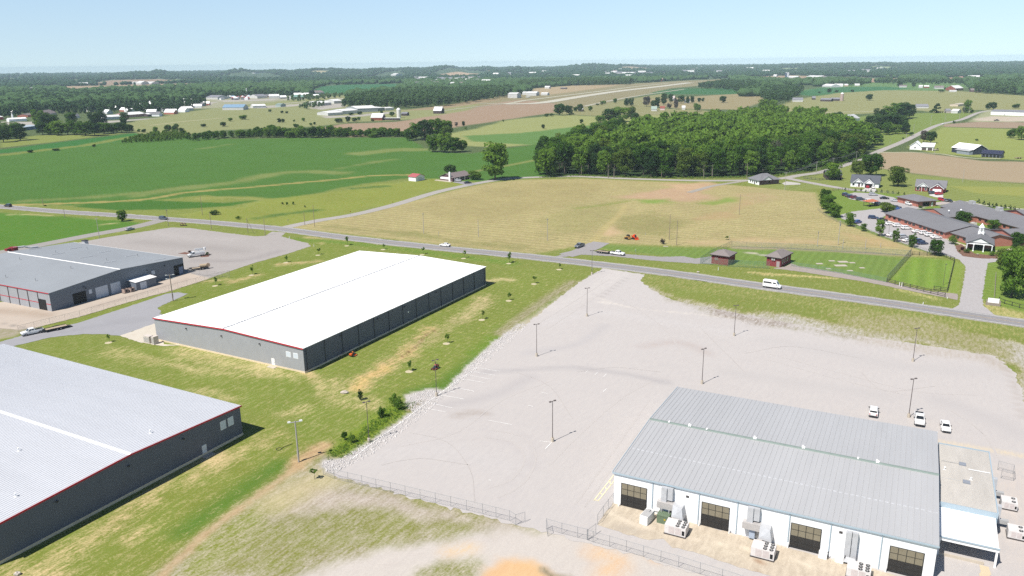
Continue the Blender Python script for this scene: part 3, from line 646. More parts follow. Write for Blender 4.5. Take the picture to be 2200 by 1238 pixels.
 for a, b in [((1029,791),(1074,798.7)),((1019,799.5),(1063,807)),((1007.5,807),(1052,815)),((996,815.4),(1041,823)),((973,832),(1019,841.5)),((960,840),(979,844)),((948,849.7),(996,858)),((922.6,866.5),(971.6,877)),((910,877),(958,886)),
    ((1050,904),(1100,913)),((1134,872),(1146,874)),((1163,844),(1176,846)),((1296,842),(1303,836)),((1258,801),(1264,797)),((1278,806),(1284,801)),((1297,810),(1303,804)),((1187,949),(1171,966)),((1160,948.5),(1184,951)),((1050,1032),(1056,1033))]:
  paint_line('parking_line', [a, b], 0.13 if a[0] > 905 else 0.1)
 paint_line('parking_line', [(757,986),(793,958),(850,917),(905,875),(960,835),(1025,790)], 0.16)
 for off in (0,):
  paint_line('loading_bay_line', [(1276,1076),(1318,1022)], 0.15, c=BAYL); paint_line('loading_bay_line', [(1285,1077),(1319,1034)], 0.15, c=BAYL)
  for t in (0.02,0.3,0.55,0.8):
   a = Vector((1276,1076)).lerp(Vector((1318,1022)), t); b = Vector((1285,1077)).lerp(Vector((1319,1034)), t)
   paint_line('loading_bay_line', [tuple(a), tuple(b)], 0.15, c=BAYL)
 # right apron by the white factory
 sheet('concrete_apron', [(1317,1078),(1283,1128),(1330,1142),(1395,1161),(1425,1158),(1445,1178),(1490,1186),(1540,1204),(1600,1222),(1640,1234),(1760,1270),(2040,1340),(2030,1262),(1700,1180)], 0.055,
  A(236,222,200), A(206,192,172),0.45,0.14, step=1.2, jag=0.12,
  paints=[('stroke', ([(1300,1100),(1330,1110),(1345,1122),(1322,1135)], 0.35), dict(ca=A(246,232,210), cb=A(246,232,210), soft=0.3)),('stroke', ([(1345,1122),(1400,1136)], 0.35), dict(ca=A(246,232,210), cb=A(246,232,210), soft=0.3)),
    ('stroke', ([(1520,1178),(1560,1166),(1620,1185),(1660,1195)], 0.35), dict(ca=A(246,232,210), cb=A(246,232,210), soft=0.3)),('stroke', ([(1490,1160),(1560,1172)], 0.35), dict(ca=A(246,232,210), cb=A(246,232,210), soft=0.3)),
    ('stroke', ([(1690,1200),(1740,1215),(1800,1230)], 0.4), dict(ca=A(246,232,210), cb=A(246,232,210), soft=0.3)),('stroke', ([(1640,1190),(1625,1225),(1632,1236)], 0.4), dict(ca=A(176,140,110), cb=A(176,140,110), soft=0.4)),
    ('stroke', ([(1740,1205),(1738,1225),(1745,1240)], 0.3), dict(ca=A(246,232,210), cb=A(246,232,210), soft=0.3)),('region', ([(1300,1130),(1350,1130),(1390,1150),(1330,1142)],), dict(ca=A(212,202,186), soft=1))])
 sheet('concrete_walk', [(2104,1214),(2124,1219),(2130,1262),(2106,1262)], 0.06, A(240,222,190), nv=0.06, step=1.0)
 # pump-house drive, nursing home paving
 strip('access_drive', [(1215,549),(1250,540),(1275,530),(1292,521)], 7.5,0.055, A(180,176,176), nv=0.06)
 sheet('access_drive', [(1188,553),(1225,541),(1265,522),(1290,521),(1296,527),(1268,534),(1275,540),(1340,546),(1420,552),(1470,551),(1492,556),(1530,551),(1532,567),(1500,567),(1400,560),(1320,551),(1240,547),(1216,552)], 0.04, A(182,178,178), A(172,168,168),0.3,0.05)
 sheet('access_drive', [(1662,577),(1690,572),(1700,566),(1712,571),(1800,585),(1905,606),(1990,625),(2058,632),(2058,645),(1980,630),(1860,606),(1720,584)], 0.04, A(190,178,172), A(178,168,160),0.35,0.08, step=2)
 sheet('nursing_home_drive', [(2040,668),(2060,655),(2066,628),(2072,596),(2074,573),(2060,558),(2030,548),(1990,540),(1920,516),(1870,496),(1835,480),(1808,470),(1806,462),(1830,455),(1900,447),(1898,443),(1870,436),(1826,428),(1812,420),(1836,414),
        (1880,416),(1922,425),(1932,432),(1970,445),(1990,447),(1950,452),(1905,462),(1895,468),(1842,470),(1866,468),(1900,470),(1975,494),(2030,508),(2046,518),(2060,540),(2090,550),(2130,552),(2142,552),(2144,562),(2122,566),(2116,600),(2110,640),(2114,658),(2136,676),(2150,690),(2080,680)],
  0.045, A(204,200,200), A(192,188,188),0.35,0.05, step=2)
 sheet('garden_bed', [(2052,528),(2064,525),(2095,546),(2136,549),(2142,545),(2145,556),(2110,556),(2070,551),(2056,540)], 0.07, A(150,116,100), A(130,100,84),0.3,0.15, step=1.0)
 strip('footpath', [(1893,469),(1960,491),(2026,511),(2050,520),(2078,530)], 1.6,0.06, A(232,222,200), nv=0.05)
 strip('footpath', [(2142,541),(2170,536),(2230,533)], 2.0,0.06, A(226,214,190), nv=0.05)
 sheet('carport_drive', [(1850,411),(1862,402),(1880,405),(1884,409),(1880,413)], 0.05, A(240,238,234), nv=0.04, step=1.5)
 sheet('carport_drive', [(1996,420),(2002,412),(2026,419),(2026,426),(2010,424)], 0.05, A(240,238,234), nv=0.04, step=1.5)
 sheet('carport_drive', [(972,392),(985,389),(1012,392),(1024,396),(1010,400),(985,394)], 0.05, A(176,174,178), nv=0.06, step=1.5)
 sheet('carport_drive', [(1680,394),(1690,390),(1720,394),(1720,397),(1685,398)], 0.05, A(216,212,206), nv=0.06, step=1.5)
 strip('footpath', [(1940,447),(2000,440),(2050,434),(2070,440)], 6,0.04, A(206,196,190), nv=0.06)
 strip('footpath', [(2074,433),(2120,442),(2200,450),(2260,456)], 2.2,0.06, A(216,212,200), nv=0.06)
 for mp in ([(382,545),(398,542),(412,545),(400,547)], [(430,553),(440,547),(453,546),(448,552)]): sheet('mulch_bed', mp, 0.06, A(150,112,100), A(130,96,84),0.3,0.15, step=1.5)
 # concrete lids in the pump-house lawn
 for i, (px, py, w, l) in enumerate([(1760.5,567,1.6,2.4),(1787,561,1.4,2.2),(1831,565,1.4,2.0),(1806,571,2.4,4.4),(1811,563,2.4,3.6),(1852,576,1.4,1.8),(1780,578,1.2,1.8),(1826,582,1.2,2.0),(1430,530,.8,2.0)]):
  g = at(px, py)
  tag(obj('manhole_cover', MB().prism([(-l / 2,-w / 2),(l / 2,-w / 2),(l / 2, w / 2),(-l / 2, w / 2)], 0,0.12), mat('lid_concrete', A(214,204,190),0.9, var=0.1), loc=g),
   ['small concrete tank lid furthest left in the pump house lawn', 'concrete tank lid alone behind the brown ones in the lawn', 'concrete tank lid behind and right of the large ones', 'largest pale concrete tank lid in the middle of the lawn',
   'wide brownish tank lid behind the largest pale one', 'concrete tank lid nearest the mesh fence in the lawn', 'small tank lid left of centre near the drive', 'small tank lid in the lawn nearest the drive', 'flat concrete lid in the grass by the white pickup'][i], 'tank lid', 'concrete tank lids in the lawn')
roads()
# ---------------------------------------------------------------- buildings
class Frame:
 def __init__(s, o, a):
  s.o = Vector(o[:2]); d = Vector(a[:2]) - s.o; s.len = d.length; s.u = d.normalized(); s.v = Vector((-s.u.y, s.u.x))
  s.ang = math.atan2(s.u.y, s.u.x)
 def wall(s, px, py, voff=0.0):
  d = ray(px, py); oo = s.o + s.v * voff
  t = (oo.dot(s.v)) / (d[0] * s.v.x + d[1] * s.v.y)
  P = Vector((d[0] * t, d[1] * t)); return (P - s.o).dot(s.u), d[2] * t + HC
 def side(s, px, py, uoff):
  d = ray(px, py); oo = s.o + s.u * uoff
  t = (oo.dot(s.u)) / (d[0] * s.u.x + d[1] * s.u.y)
  P = Vector((d[0] * t, d[1] * t)); return (P - s.o).dot(s.v), d[2] * t + HC
 def loc(s, px, py, z=0.0):
  p = Vector(at(px, py, z)[:2]) - s.o; return p.dot(s.u), p.dot(s.v)
 def world(s, u, v, z=0.0):
  p = s.o + s.u * u + s.v * v; return Vector((p.x, p.y, z))
def gable_roof(L, Wd, e, r, rp=0.5, oh=0.25, T=0.14, rib=0, rw=0.09, rh=0.07, swap=False, half=None, rib0=0.3):
 """ridge runs along the first axis; swap puts it along the second"""
 mb = MB(); q = (lambda a, b, z: (b, a, z)) if swap else (lambda a, b, z: (a, b, z))
 m = Wd * rp
 for b0, b1, s in ((-oh, m, 0),(Wd + oh, m, 1)):
  run = abs(m - (0 if s == 0 else Wd)); sl = (r - e) / run
  z0 = e - sl * oh
  mb.hexa([q(-oh, b0, z0), q(L + oh, b0, z0), q(L + oh, b1, r), q(-oh, b1, r), q(-oh, b0, z0 + T), q(L + oh, b0, z0 + T), q(L + oh, b1, r + T), q(-oh, b1, r + T)])
  if rib:
   a = -oh + rib0
   while a < L + oh - 0.05:
    mb.hexa([q(a, b0, z0 + T - .01), q(a + rw, b0, z0 + T - .01), q(a + rw, b1, r + T - .01), q(a, b1, r + T - .01), q(a, b0, z0 + T + rh), q(a + rw, b0, z0 + T + rh), q(a + rw, b1, r + T + rh), q(a, b1, r + T + rh)])
    a += rib
 return mb
def gable_walls(L, Wd, e, r, rp=0.5, swap=False, z0=0.0):
 mb = MB(); q = (lambda a, b, z: (b, a, z)) if swap else (lambda a, b, z: (a, b, z))
 m = Wd * rp
 for b in (0, Wd): mb.poly([q(0, b, z0), q(L, b, z0), q(L, b, e), q(0, b, e)])
 for a in (0, L): mb.poly([q(a, 0, z0), q(a, Wd, z0), q(a, Wd, e), q(a, m, r), q(a, 0, e)])
 return mb
def hip_roof(L, Wd, e, r, oh=0.45, inset=None, T=0.1):
 i = min(L, Wd) / 2 + oh if inset is None else inset
 x0, x1, y0, y1 = -oh, L + oh, -oh, Wd + oh
 if L >= Wd: a, b = (x0 + i, Wd / 2, r),(x1 - i, Wd / 2, r)
 else: a, b = (L / 2, y0 + i, r),(L / 2, y1 - i, r)
 mb = MB()
 c = [(x0, y0, e),(x1, y0, e),(x1, y1, e),(x0, y1, e)]; t = [(p[0], p[1], e + T) for p in c]
 mb.poly(c[::-1])
 for k in range(4): mb.poly([c[k], c[(k + 1) % 4], t[(k + 1) % 4], t[k]])
 a2, b2 = (a[0], a[1], a[2] + T),(b[0], b[1], b[2] + T)
 if L >= Wd: fs = [(t[0], t[1], b2, a2),(t[1], t[2], b2),(t[2], t[3], a2, b2),(t[3], t[0], a2)]
 else: fs = [(t[0], t[1], a2),(t[1], t[2], b2, a2),(t[2], t[3], b2),(t[3], t[0], a2, b2)]
 for f in fs: mb.poly(f)
 return mb
def front_panel(u0, u1, z0, z1, v=-0.04, t=0.05):
 return MB().box(u0, u1, v, v + t, z0, z1)
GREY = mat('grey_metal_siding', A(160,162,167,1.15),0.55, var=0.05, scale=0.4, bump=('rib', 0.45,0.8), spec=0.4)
CHAR_SHADE = mat('charcoal_and_shade_siding', A(92,97,114,1.15),0.55, var=0.06, scale=0.4, bump=('rib', 0.45,0.8), spec=0.4)
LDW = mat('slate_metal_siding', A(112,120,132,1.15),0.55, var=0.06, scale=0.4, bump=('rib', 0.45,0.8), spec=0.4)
WROOF = mat('white_roof_metal', (0.8,0.8,0.8),0.45, var=0.02, scale=0.3, spec=0.4)
GALV = mat('galvalume_roof', A(240,243,249),0.42, var=0.03, scale=0.5, var2=0.04, scale2=0.06, spec=0.5, stretch=(1,0.15,1))
GALV2 = mat('weathered_roof_metal', A(208,209,211),0.5, var=0.035, scale=0.6, var2=0.04, scale2=0.07, spec=0.4, stretch=(1,0.12,1))
SLATE = mat('grey_membrane_roof', A(172,178,184),0.7, var=0.03, scale=0.8, var2=0.06, scale2=0.07)
RED = mat('red_trim', A(196,44,62,1.3),0.5, var=0.06, scale=0.5)
WHITE = mat('white_paint', (0.78,0.78,0.77),0.5, var=0.03, scale=0.7)
WALLW = mat('white_block_wall', (0.76,0.77,0.78),0.7, var=0.03, scale=0.8, var2=0.03, scale2=0.15)
BLUET = mat('pale_blue_trim', A(176,194,206,1.4),0.5, var=0.05, scale=0.5)
DARK = mat('dark_opening', (0.012,0.012,0.014),0.7)
GLASS = mat('dark_glass', (0.02,0.025,0.03),0.08, spec=0.6)
STEEL = mat('galvanised_steel', A(204,206,210,1.5),0.4, var=0.12, scale=1.2, spec=0.5)
DSTEEL = mat('dark_bronze_steel', A(90,84,84),0.5, var=0.1, scale=2.0)
CONCM = mat('pale_concrete', A(226,214,196),0.9, var=0.1, scale=1.0)
FOUND = mat('concrete_footing', A(232,214,184,1.3),0.9, var=0.1, scale=1.0)
PALEDOOR = mat('pale_blue_white_door', A(218,226,236,1.3),0.5, var=0.03, scale=1.0)
BLACKM = mat('black_rubber', (0.018,0.018,0.02),0.8)
LGREY = mat('light_grey_metal', A(206,206,206),0.5, var=0.06, scale=1.0)
def wall_light(parent, u, z, v=0.0, label=None):
 b = MB().box(u - .18, u + .18, v - .34, v - .02, z - .12, z + .1).box(u - .1, u + .1, v - .4, v - .34, z - .16, z + .02)
 return obj('wall_light', b, DSTEEL, parent)
def roof_vent(parent, x, y, z, h=0.7, m=None):
 b = MB().tube((x, y, z),(x, y, z + h),.09, n=8).tube((x, y, z + h),(x, y, z + h + .16),.17, n=8).box(x - .25, x + .25, y - .25, y + .25, z - .02, z + .05)
 return obj('roof_vent', b, m or LGREY, parent)
# ---- white-roofed warehouse in the middle
def middle_warehouse():
 f = Frame(at(331,684,6.6), at(653,750,6.6)); U, V = 55.3,91.0
 t = thing('warehouse', 'large grey metal warehouse with bright white roof standing alone on the grass', 'warehouse', (f.o.x, f.o.y, 0), f.ang)
 e, r = 6.6,7.6
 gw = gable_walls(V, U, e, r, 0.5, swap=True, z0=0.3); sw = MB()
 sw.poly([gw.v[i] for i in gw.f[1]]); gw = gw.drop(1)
 obj('wall', gw, GREY, t); obj('side_wall', sw, CHAR_SHADE, t)  # side wall's shade is put into its darker colour
 obj('footing', MB().box(-.07, U + .07,-.07, V + .07,-0.3,0.45), FOUND, t)
 obj('roof', gable_roof(V, U, e, r, 0.5, oh=0.22, rib=0.61, rw=.05, rh=.045, swap=True), WROOF, t)
 cap = MB(); m = U / 2
 cap.hexa([(m - .3,-.25, r + .1),(m + .3,-.25, r + .1),(m + .3, V + .25, r + .1),(m - .3, V + .25, r + .1),(m - .04,-.25, r + .25),(m + .04,-.25, r + .25),(m + .04, V + .25, r + .25),(m - .04, V + .25, r + .25)])
 k = 0.4
 while k < V: cap.box(m - .34, m + .34, k, k + .14, r + .12, r + .28); k += 1.2
 obj('ridge_cap', cap, mat('grey_ridge_cap', A(166,172,180),0.5, var=0.15, scale=2.5), t)
 tr = MB(); sl = (r - e) / m
 for a, b in ((-.25, m),(U + .25, m)):
  za = e - sl * .25
  tr.hexa([(a, -.32, za - .12),(b, -.32, r - .12),(b, -.24, r - .12),(a, -.24, za - .12),(a, -.32, za + .2),(b, -.32, r + .2),(b, -.24, r + .2),(a, -.24, za + .2)])
 obj('fascia', tr, RED, t)
 for i in range(14):                                  # downspouts along the shaded side
  v = 1.0 + i * (V - 2) / 13
  obj('downspout', MB().box(U + .02, U + .13, v - .055, v + .055,.3, e - .1), mat('black_downspout', (0.03,0.032,0.04),0.5), t)
 d = obj('door', front_panel(44.1,45.2,0.05,2.2), WHITE, t); obj('handle', MB().box(45.0,45.07,-.1,-.04,1.0,1.15), DSTEEL, d)
 obj('door_step', MB().box(43.4,46.0,-1.3,-.08,0,.12), CONCM, t)
 for a in (49.5,51.95):
  w = obj('window', front_panel(a, a + 1.45,3.6,4.9), PALEDOOR, t); obj('window_frame', MB().box(a - .08, a + 1.53,-.03,-.002,3.52,4.98), WHITE, w)
 for u in (13.0,26.6,40.5): wall_light(t, u, 5.6)
 for v in (14,30,43,60,76):
  b = MB().box(U + .02, U + .34, v - .18, v + .18,5.5,5.75); obj('wall_light', b, DSTEEL, t)
 obj('side_vent', MB().box(U + .02, U + .12,44.5,45,3.2,3.7), WHITE, t)
 for u, v in ((14.5,6),(41,6),(10,50),(45,55),(47,12)):
  roof_vent(t, u, v, e + (r - e) * (1 - abs(u - m) / m) + .12,.5, WHITE)
 # the same frame is used for things against it
 for k, (px, py, w, d, h, lab) in enumerate([(320,736,2.4,1.4,2.1, 'pale louvred cooling unit beside the white-roofed warehouse corner'),(334,739,1.0,1.6,2.3, 'narrow pale cabinet between louvred unit and warehouse corner')]):
  g = at(px, py); q = thing('cooling_unit', lab, 'cooling unit', g, f.ang)
  obj('casing', MB().box(-w / 2, w / 2,-d / 2, d / 2,.12, h), mat('pale_unit', A(222,212,204,1.4),0.6, var=0.1, scale=2.0), q)
  lo = MB()
  for z in np.arange(.35, h - .3,.22): lo.box(-w / 2 + .1, w / 2 - .1,-d / 2 - .04,-d / 2, z, z + .09)
  obj('louvre', lo, LGREY, q); obj('plinth', MB().box(-w / 2 - .1, w / 2 + .1,-d / 2 - .1, d / 2 + .1,0,.12), CONCM, q)
 return f
WBF = middle_warehouse()
# ---- lower-left warehouse
def near_warehouse():
 f = Frame(at(0,1125,6.6), at(515,873,6.6)); U0, U, V = -2.5, f.len, 84.0
 o = f.world(U0,0); L = U - U0
 t = thing('warehouse', 'charcoal metal warehouse with silvery ribbed roof and red edge, nearest at lower left', 'warehouse', (o.x, o.y, 0), f.ang)
 e, r = 6.6,7.6; m = L / 2; rp = 0.5
 # left half runs out of the picture as wide as the right one
 obj('wall', gable_walls(V, L, e, r, rp, swap=True, z0=0.4), CHAR_SHADE, t)
 obj('footing', MB().box(-.07, L + .07,-.07, V + .07,-.3,.55), FOUND, t)
 obj('roof', gable_roof(V, L, e, r, rp, oh=0.22, rib=0.62, rw=.10, rh=.05, swap=True), GALV, t)
 cap = MB().hexa([(m - .55,-.26, r + .08),(m + .55,-.26, r + .08),(m + .55, V + .25, r + .08),(m - .55, V + .25, r + .08),(m - .05,-.26, r + .27),(m + .05,-.26, r + .27),(m + .05, V + .25, r + .27),(m - .05, V + .25, r + .27)])
 obj('ridge_cap', cap, WROOF, t)
 tr = MB()
 for a, b in ((-.25, m),(L + .25, m)):
  za = e - .02
  tr.hexa([(a, -.34, za - .12),(b, -.34, r - .12),(b, -.24, r - .12),(a, -.24, za - .12),(a, -.34, za + .2),(b, -.34, r + .2),(b, -.24, r + .2),(a, -.24, za + .2)])
 obj('fascia', tr, RED, t)
 d = obj('door', front_panel(38.5 - U0,39.6 - U0,.1,2.25), PALEDOOR, t); obj('handle', MB().box(39.4 - U0,39.47 - U0,-.1,-.04,1.0,1.15), DSTEEL, d)
 obj('door_step', MB().box(38.0 - U0,40.4 - U0,-1.4,-.08,0,.14), CONCM, t)
 for a in (43.6,45.6):
  w = obj('window', front_panel(a - U0, a + 1.3 - U0,3.5,5.2), PALEDOOR, t); obj('window_frame', MB().box(a - .08 - U0, a + 1.38 - U0,-.03,-.002,3.42,5.28), WHITE, w)
 for u in (9.0,22.5,34.5): wall_light(t, u - U0,5.7)
 for u, v in ((5.5,5),(31,4.5),(15,20)): roof_vent(t, u - U0, v, e + (r - e) * (1 - abs(u - 23.3) / 26) + .12,.5, WHITE)
 return f
LLF = near_warehouse()
# ---- slate warehouse at the left
def left_warehouse():
 f = Frame(at(105,631,6.0), at(392,554,6.0)); U, V = f.len + .1,63.0
 t = thing('warehouse', 'dark slate warehouse with flat grey roof and roll-up doors beside the left yard', 'warehouse', (f.o.x, f.o.y, 0), f.ang)
 e, r = 6.0,7.7; m = 26.0; rp = m / U
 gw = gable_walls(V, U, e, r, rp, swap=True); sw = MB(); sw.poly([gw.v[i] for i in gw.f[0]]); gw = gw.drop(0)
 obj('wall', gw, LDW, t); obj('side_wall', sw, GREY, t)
 obj('roof', gable_roof(V, U, e, r, rp, oh=0.15, swap=True), SLATE, t)
 obj('ridge_cap', MB().hexa([(m - .35,-.2, r + .08),(m + .35,-.2, r + .08),(m + .35, V + .2, r + .08),(m - .35, V + .2, r + .08),(m - .05,-.2, r + .24),(m + .05,-.2, r + .24),(m + .05, V + .2, r + .24),(m - .05, V + .2, r + .24)]), WHITE, t)
 obj('fascia', MB().box(-.24,-.16,-.1, V + .1, e - .1, e + .14), RED, t)
 obj('wall_stripe', MB().box(-.03,-.005,0.05, V - .05,2.2,2.42), RED, t)
 obj('roof_edge', MB().box(U + .15, U + .24,-.1, V + .1, e - .02, e + .16), WHITE, t)
 for v in np.arange(6, V, 5.2): obj('downspout', MB().box(-.16,-.035, v - .08, v + .08,0, e - .1), DSTEEL, t)
 # side doorway
 v0, _ = f.side(85,650,0); v1, _ = f.side(100,655,0)
 a, b = sorted((v0, v1)); a = max(a, 1.4)
 obj('doorway', MB().box(-.06,-.02, a, a + 3.6,0,3.6), DARK, t)
 obj('doorway', MB().box(7.6,12.3,-.05,-.01,0,3.8), DARK, t)
 for a, b in ((15.8,20.4),(21.5,25.3)):
  d = obj('roll_up_door', front_panel(a, b, 0.05,3.75), PALEDOOR, t)
  sl = MB()
  for z in np.arange(.5,3.7,.45): sl.box(a, b, -.055,-.04, z, z + .03)
  obj('slat', sl, LGREY, d)
 obj('window', front_panel(13.4,14.5,2.3,3.7), PALEDOOR, t); obj('window', front_panel(38.2,39.6,2.8,4.2), PALEDOOR, t)
 obj('doorway', MB().box(47.9,52.3,-.05,-.01,0,3.9), DARK, t)
 obj('door', MB().box(50.0,51.9,-.09,-.055,.1,2.9), mat('bluegrey_door', A(120,134,160,1.2),0.5), t)
 for u, z in ((11.8,5.2),(12.4,4.6),(36.5,5.0),(44,4.9)): wall_light(t, u, z)
 def rz(u): return e + (r - e) * (1 - (abs(u - m) / (m if u < m else U - m))) + .14
 for px, py in ((440,463),(505,437)): pass
 ribs = [(162,532),(125,548),(185,555),(224,540),(236,566),(282,548),(342,556),(75,537)]
 for px, py in ribs:                                   # pale skylight strips
  u, v = f.loc(px, py, 6.9)
  if not (0 < u < U and 0 < v < V): continue
  h = 2.6; u0, u1 = max(u - h, .3), min(u + h, U - .3)
  if u0 < m < u1: continue
  obj('skylight', MB().hexa([(u0, v - .3, rz(u0) + .0),(u1, v - .3, rz(u1)),(u1, v + .3, rz(u1)),(u0, v + .3, rz(u0)),(u0, v - .3, rz(u0) + .1),(u1, v - .3, rz(u1) + .1),(u1, v + .3, rz(u1) + .1),(u0, v + .3, rz(u0) + .1)]), mat('skylight_pale', A(206,210,214),.5), t)
 for px, py in ((187,534),(120,546),(295,549),(229,562),(153,581),(76,602),(43,562),(12,594)):
  u, v = f.loc(px, py, 6.9)
  if 0 < u < U and 0 < v < V: roof_vent(t, u, v, rz(u),.8)
 # lean-to shed
 s = thing('shed', 'small grey lean-to shed with pale door against the slate warehouse', 'shed', f.world(28.2,-4.2), f.ang)
 obj('wall', MB().hexa([(0,0,0),(8.2,0,0),(8.2,4.1,0),(0,4.1,0),(0,0,2.9),(8.2,0,2.9),(8.2,4.1,3.3),(0,4.1,3.3)]), LDW, s)
 obj('roof', MB().hexa([(-.3,-.3,2.95),(8.5,-.3,2.95),(8.5,4.12,3.36),(-.3,4.12,3.36),(-.3,-.3,3.07),(8.5,-.3,3.07),(8.5,4.12,3.48),(-.3,4.12,3.48)]), WHITE, s)
 d = obj('door', front_panel(1.6,4.2,.05,2.5), PALEDOOR, s); obj('handle', MB().box(4.0,4.07,-.1,-.04,1.0,1.2), DSTEEL, d)
 for k, (u, v, lab) in enumerate(((24.6,-3.0, 'tan scrap bin left of its twin by the roll-up doors'),(26.6,-3.6, 'tan scrap bin right of its twin by the lean-to shed'))):
  q = thing('bin', lab, 'bin', f.world(u, v), f.ang)
  bm = mat('tan_bin', A(170,150,140,1.3),0.7, var=0.2, scale=2)
  b = MB().box(-.8,.8,-.7,-.62,.2,1.5).box(-.8,.8,.62,.7,.2,1.5).box(-.8,-.72,-.62,.62,.2,1.5).box(.72,.8,-.62,.62,.2,1.5).box(-.72,.72,-.62,.62,.2,.3)
  obj('body', b, bm, q); obj('skid', MB().box(-.8,-.6,-.7,.7,0,.2).box(.6,.8,-.7,.7,0,.2), BLACKM, q)
  obj('opening', MB().box(-.3,.3,-.73,-.705,.5,1.2), DARK, q)
 # dust collector behind the roof
 q = thing('dust_collector', 'red dust collector drum with bent pipe behind the left warehouse', 'dust collector', f.world(29.8, V + 3.0), f.ang)
 rm = mat('red_drum', A(146,48,50,1.3),0.5, var=0.12, scale=1.5)
 obj('drum', MB().tube((0,0,5.0),(0,0,8.6),1.6, n=16).tube((0,0,3.6),(0,0,5.0),.5,1.6, n=16), rm, q)
 for a, b in ((-1.2,-1.2),(1.2,-1.2),(1.2,1.2),(-1.2,1.2)): obj('leg', MB().tube((a, b, 0),(a, b, 5.4),.1), DSTEEL, q)
 obj('pipe', MB().tube((0,0,8.3),(3.5,-1.5,8.3),.35, n=10).tube((3.5,-1.5,8.3),(5.0,-2.5,7.6),.35, n=10).tube((5,-2.5,7.6),(7.5,-3.6,7.6),.35, n=10), STEEL, q)
 obj('motor_box', MB().box(-2.9,-1.2,-.8,.8,7.7,8.5), rm, q)
 # odds and ends on the yard side behind the warehouse
 q = thing('canopy_shelter', 'long pale entrance canopy along the far side of the left warehouse', 'canopy', f.world(U + .3,30), f.ang)
 obj('roof', MB().box(0,2.6,0,26,3.0,3.25), WHITE, q)
 for v in (0.4,8.8,17.2,25.4): obj('post', MB().tube((2.4, v, 0),(2.4, v, 3.0),.09), WHITE, q)
 q = thing('cooling_unit', 'small grey box unit on the far edge of the left warehouse', 'cooling unit', f.world(U + 1.6,58), f.ang)
 obj('casing', MB().box(-.8,.8,-.9,.9,.1,6.9), STEEL, q); obj('hood', MB().box(-.95,.95,-1.05,1.05,6.9,7.2), DSTEEL, q)
 return f
LDF = left_warehouse()
# ---- white factory at the right
def condenser(name, label, loc, rotz, L=3.6, Wd=2.2, H=1.7, fans=(3,2), group=None):
 q = thing(name, label, 'air conditioner', loc, rotz, group)
 b = MB().box(-L / 2, L / 2,-Wd / 2, Wd / 2,.25, H)
 obj('casing', b, mat('white_casing', A(244,240,238,1.6),0.6, var=0.06, scale=2.0), q)
 obj('base', MB().box(-L / 2 - .08, L / 2 + .08,-Wd / 2 - .08, Wd / 2 + .08,0,.25), DSTEEL, q)
 for i in range(fans[0]):
  for j in range(fans[1]):
   x = L / 2 - .5 - j * .95 if fans[1] > 1 else L / 2 - .6; y = -Wd / 2 + (i + .5) * Wd / fans[0]
   fg = obj('fan', MB().tube((x, y, H - .01),(x, y, H + .06),.33, n=12), BLACKM, q)
   bl = MB()
   for k in range(4):
    c, s_ = math.cos(k * math.pi / 2), math.sin(k * math.pi / 2)
    bl.box(x + min(0,.26 * c) - .03, x + max(0,.26 * c) + .03, y + min(0,.26 * s_) - .03, y + max(0,.26 * s_) + .03, H + .06, H + .085)
   obj('fan_guard', bl.tube((x, y, H + .06),(x, y, H + .1),.1, n=8), LGREY, fg)
 pn = MB()
 for x in (-L * .3,0.05): pn.box(x, x + L * .27,-Wd / 2 - .02,-Wd / 2,.45, H - .15)
 obj('panel', pn, mat('pale_panel', A(226,216,214,1.6),0.6, var=0.1, scale=3), q)
 obj('intake', MB().box(L * .33, L * .45,-Wd / 2 - .025,-Wd / 2,.5, H - .5), DARK, q)
 return q
